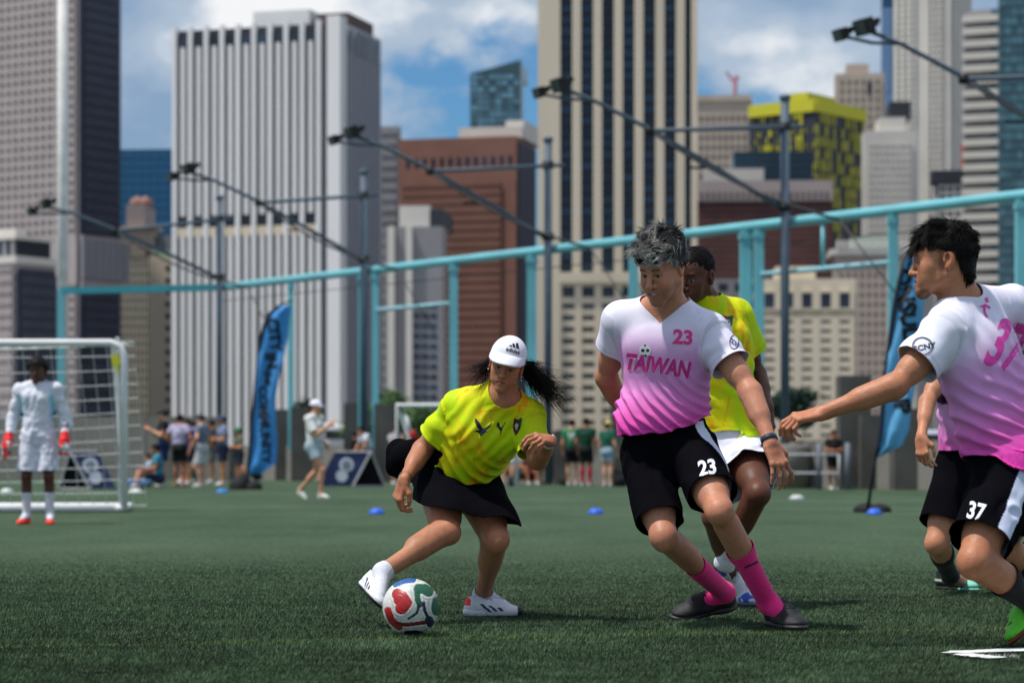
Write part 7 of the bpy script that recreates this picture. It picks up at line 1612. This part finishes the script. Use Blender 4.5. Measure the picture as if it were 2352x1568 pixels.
    figure('person in white jacket and dark trousers holding the tricolour flag', 908, 1112, 1.50, 40, sk[1], (.42, .43, .45), (.014, .016, .025), te=.99, group=G2, over=phone)
    figure('seated person in grey left of the woman in yellow hips', 1185, 1112, 1.66, -30, sk[1], (.36, .36, .38), (.22, .23, .25), over=sit, group=G2)
    figure('seated person in red trousers behind the woman in yellow', 1215, 1112, 1.66, 10, sk[2], (.20, .05, .06), (.30, .04, .05), over=sit, group=G2)
    figure('person in white cap and pale denim shorts by the third gantry', 1250, 1112, 1.62, 150, sk[0], (.42, .40, .44), (.26, .36, .52), cap=(.55, .56, .60), group=G2, te=.85)
    num = lambda cl: (lambda V, q: np.where(((np.abs(q[:, 0]) < .09) & (q[:, 2] > .20) & (q[:, 2] < .42) & (q[:, 1] < 0) & (np.sin(q[:, 0] * 60 + q[:, 2] * 25) > -.1))[:, None], np.array((.55, .60, .58)), np.array(cl)))
    figure('player in bright green shirt and black shorts seen from behind', 1314, 1115, 1.62, 175, sk[0], (.02, .20, .08), (.008, .008, .01), shirt_fn=num((.015, .19, .075)), group=G3)
    figure('player in dark green shirt with crimson socks', 1346, 1116, 1.64, 160, sk[2], (.008, .06, .035), (.008, .01, .01), socks=srgb(190, 20, 60), group=G3, sockt=.1)
    figure('player in dark green top with yellow cap and denim shorts', 1396, 1117, 1.56, 140, sk[3], (.012, .10, .06), (.26, .36, .44), cap=(.55, .45, .12), hair=(.02, .012, .01), long_hair=True, group=G3, te=.55, fem=True)
    figure('woman in black top and shorts behind the barrier rail', 1914, 1124, 1.28, 20, sk[2], (.012, .012, .014), (.008, .008, .01), hair=(.03, .015, .01), long_hair=True, fem=True, over=fold, te=.6, hemz=.3)
    figure('spectator in white tee partly hidden between lilac and blue shirts', 424, 1109, 1.72, -100, sk[0], (.55, .56, .58), (.03, .035, .05), over=fold, group=G1, h=.018)
    figure('spectator in black tee between the striped and blue-grey shirts', 488, 1109, 1.70, -80, sk[2], (.02, .022, .03), (.10, .10, .11), over=hip, group=G1, h=.018)
    figure('spectator in maroon top at the back of the far left group', 446, 1106, 1.72, 100, sk[1], (.16, .03, .05), (.03, .03, .04), group=G1, h=.018)
    figure('person in grey hoodie behind the left flag', 590, 1108, 1.55, -60, sk[1], (.20, .20, .21), (.02, .025, .04), over=sit, group=G1, h=.018)
    figure('seated child in pale blue at the left of the far group', 345, 1114, 1.30, -70, sk[0], (.30, .42, .55), (.05, .07, .14), over=sit, group=G1, h=.018)
    bg = mat('bag_cloth', (.01, .01, .012), .8)
    for (px, py, sx, sz, c, lb) in ((1424, 1117, .16, .42, (.01, .01, .012), 'black backpack beside the yellow-capped player'), (1296, 1114, .13, .22, (.008, .008, .01), 'black bag left of the bright green player'), (1258 - 80, 1116, .13, .22, (.008, .008, .01), 'black bag at the post of the small goal'), (334, 1108, .18, .40, (.02, .07, .38), 'bright blue bag on the grass left of the far group'), (320, 1117, .3, .16, (.06, .14, .30), 'low blue bundle on the grass right of the goal')):
        g = G(px, py); A = [rbox(g + (0, 0, sz * .5), (sx, .12, sz * .5), None, .06, .03), ell(g + (0, -.08, sz * .35), (sx * .8, .08, sz * .3), None, .04), cone(g + (-sx * .4, 0, sz), g + (sx * .4, 0, sz), .02, .02, .03)]
        V, Q = extract(A, .02); tag(make_mesh('bag', V, Q, mat('bag_%d' % px, c, .8), None), lb, 'bag')
# ---------------------------------------------------------------- build
import time
_t0 = time.time()
for fn in (ground, skyline, field_structures, plants, man23, woman_yellow, man_yellow, man_right, woman_pink, ball, keeper, crowd, grass):
    t_ = time.time(); fn(); print('BUILD', fn.__name__, round(time.time() - t_, 1))
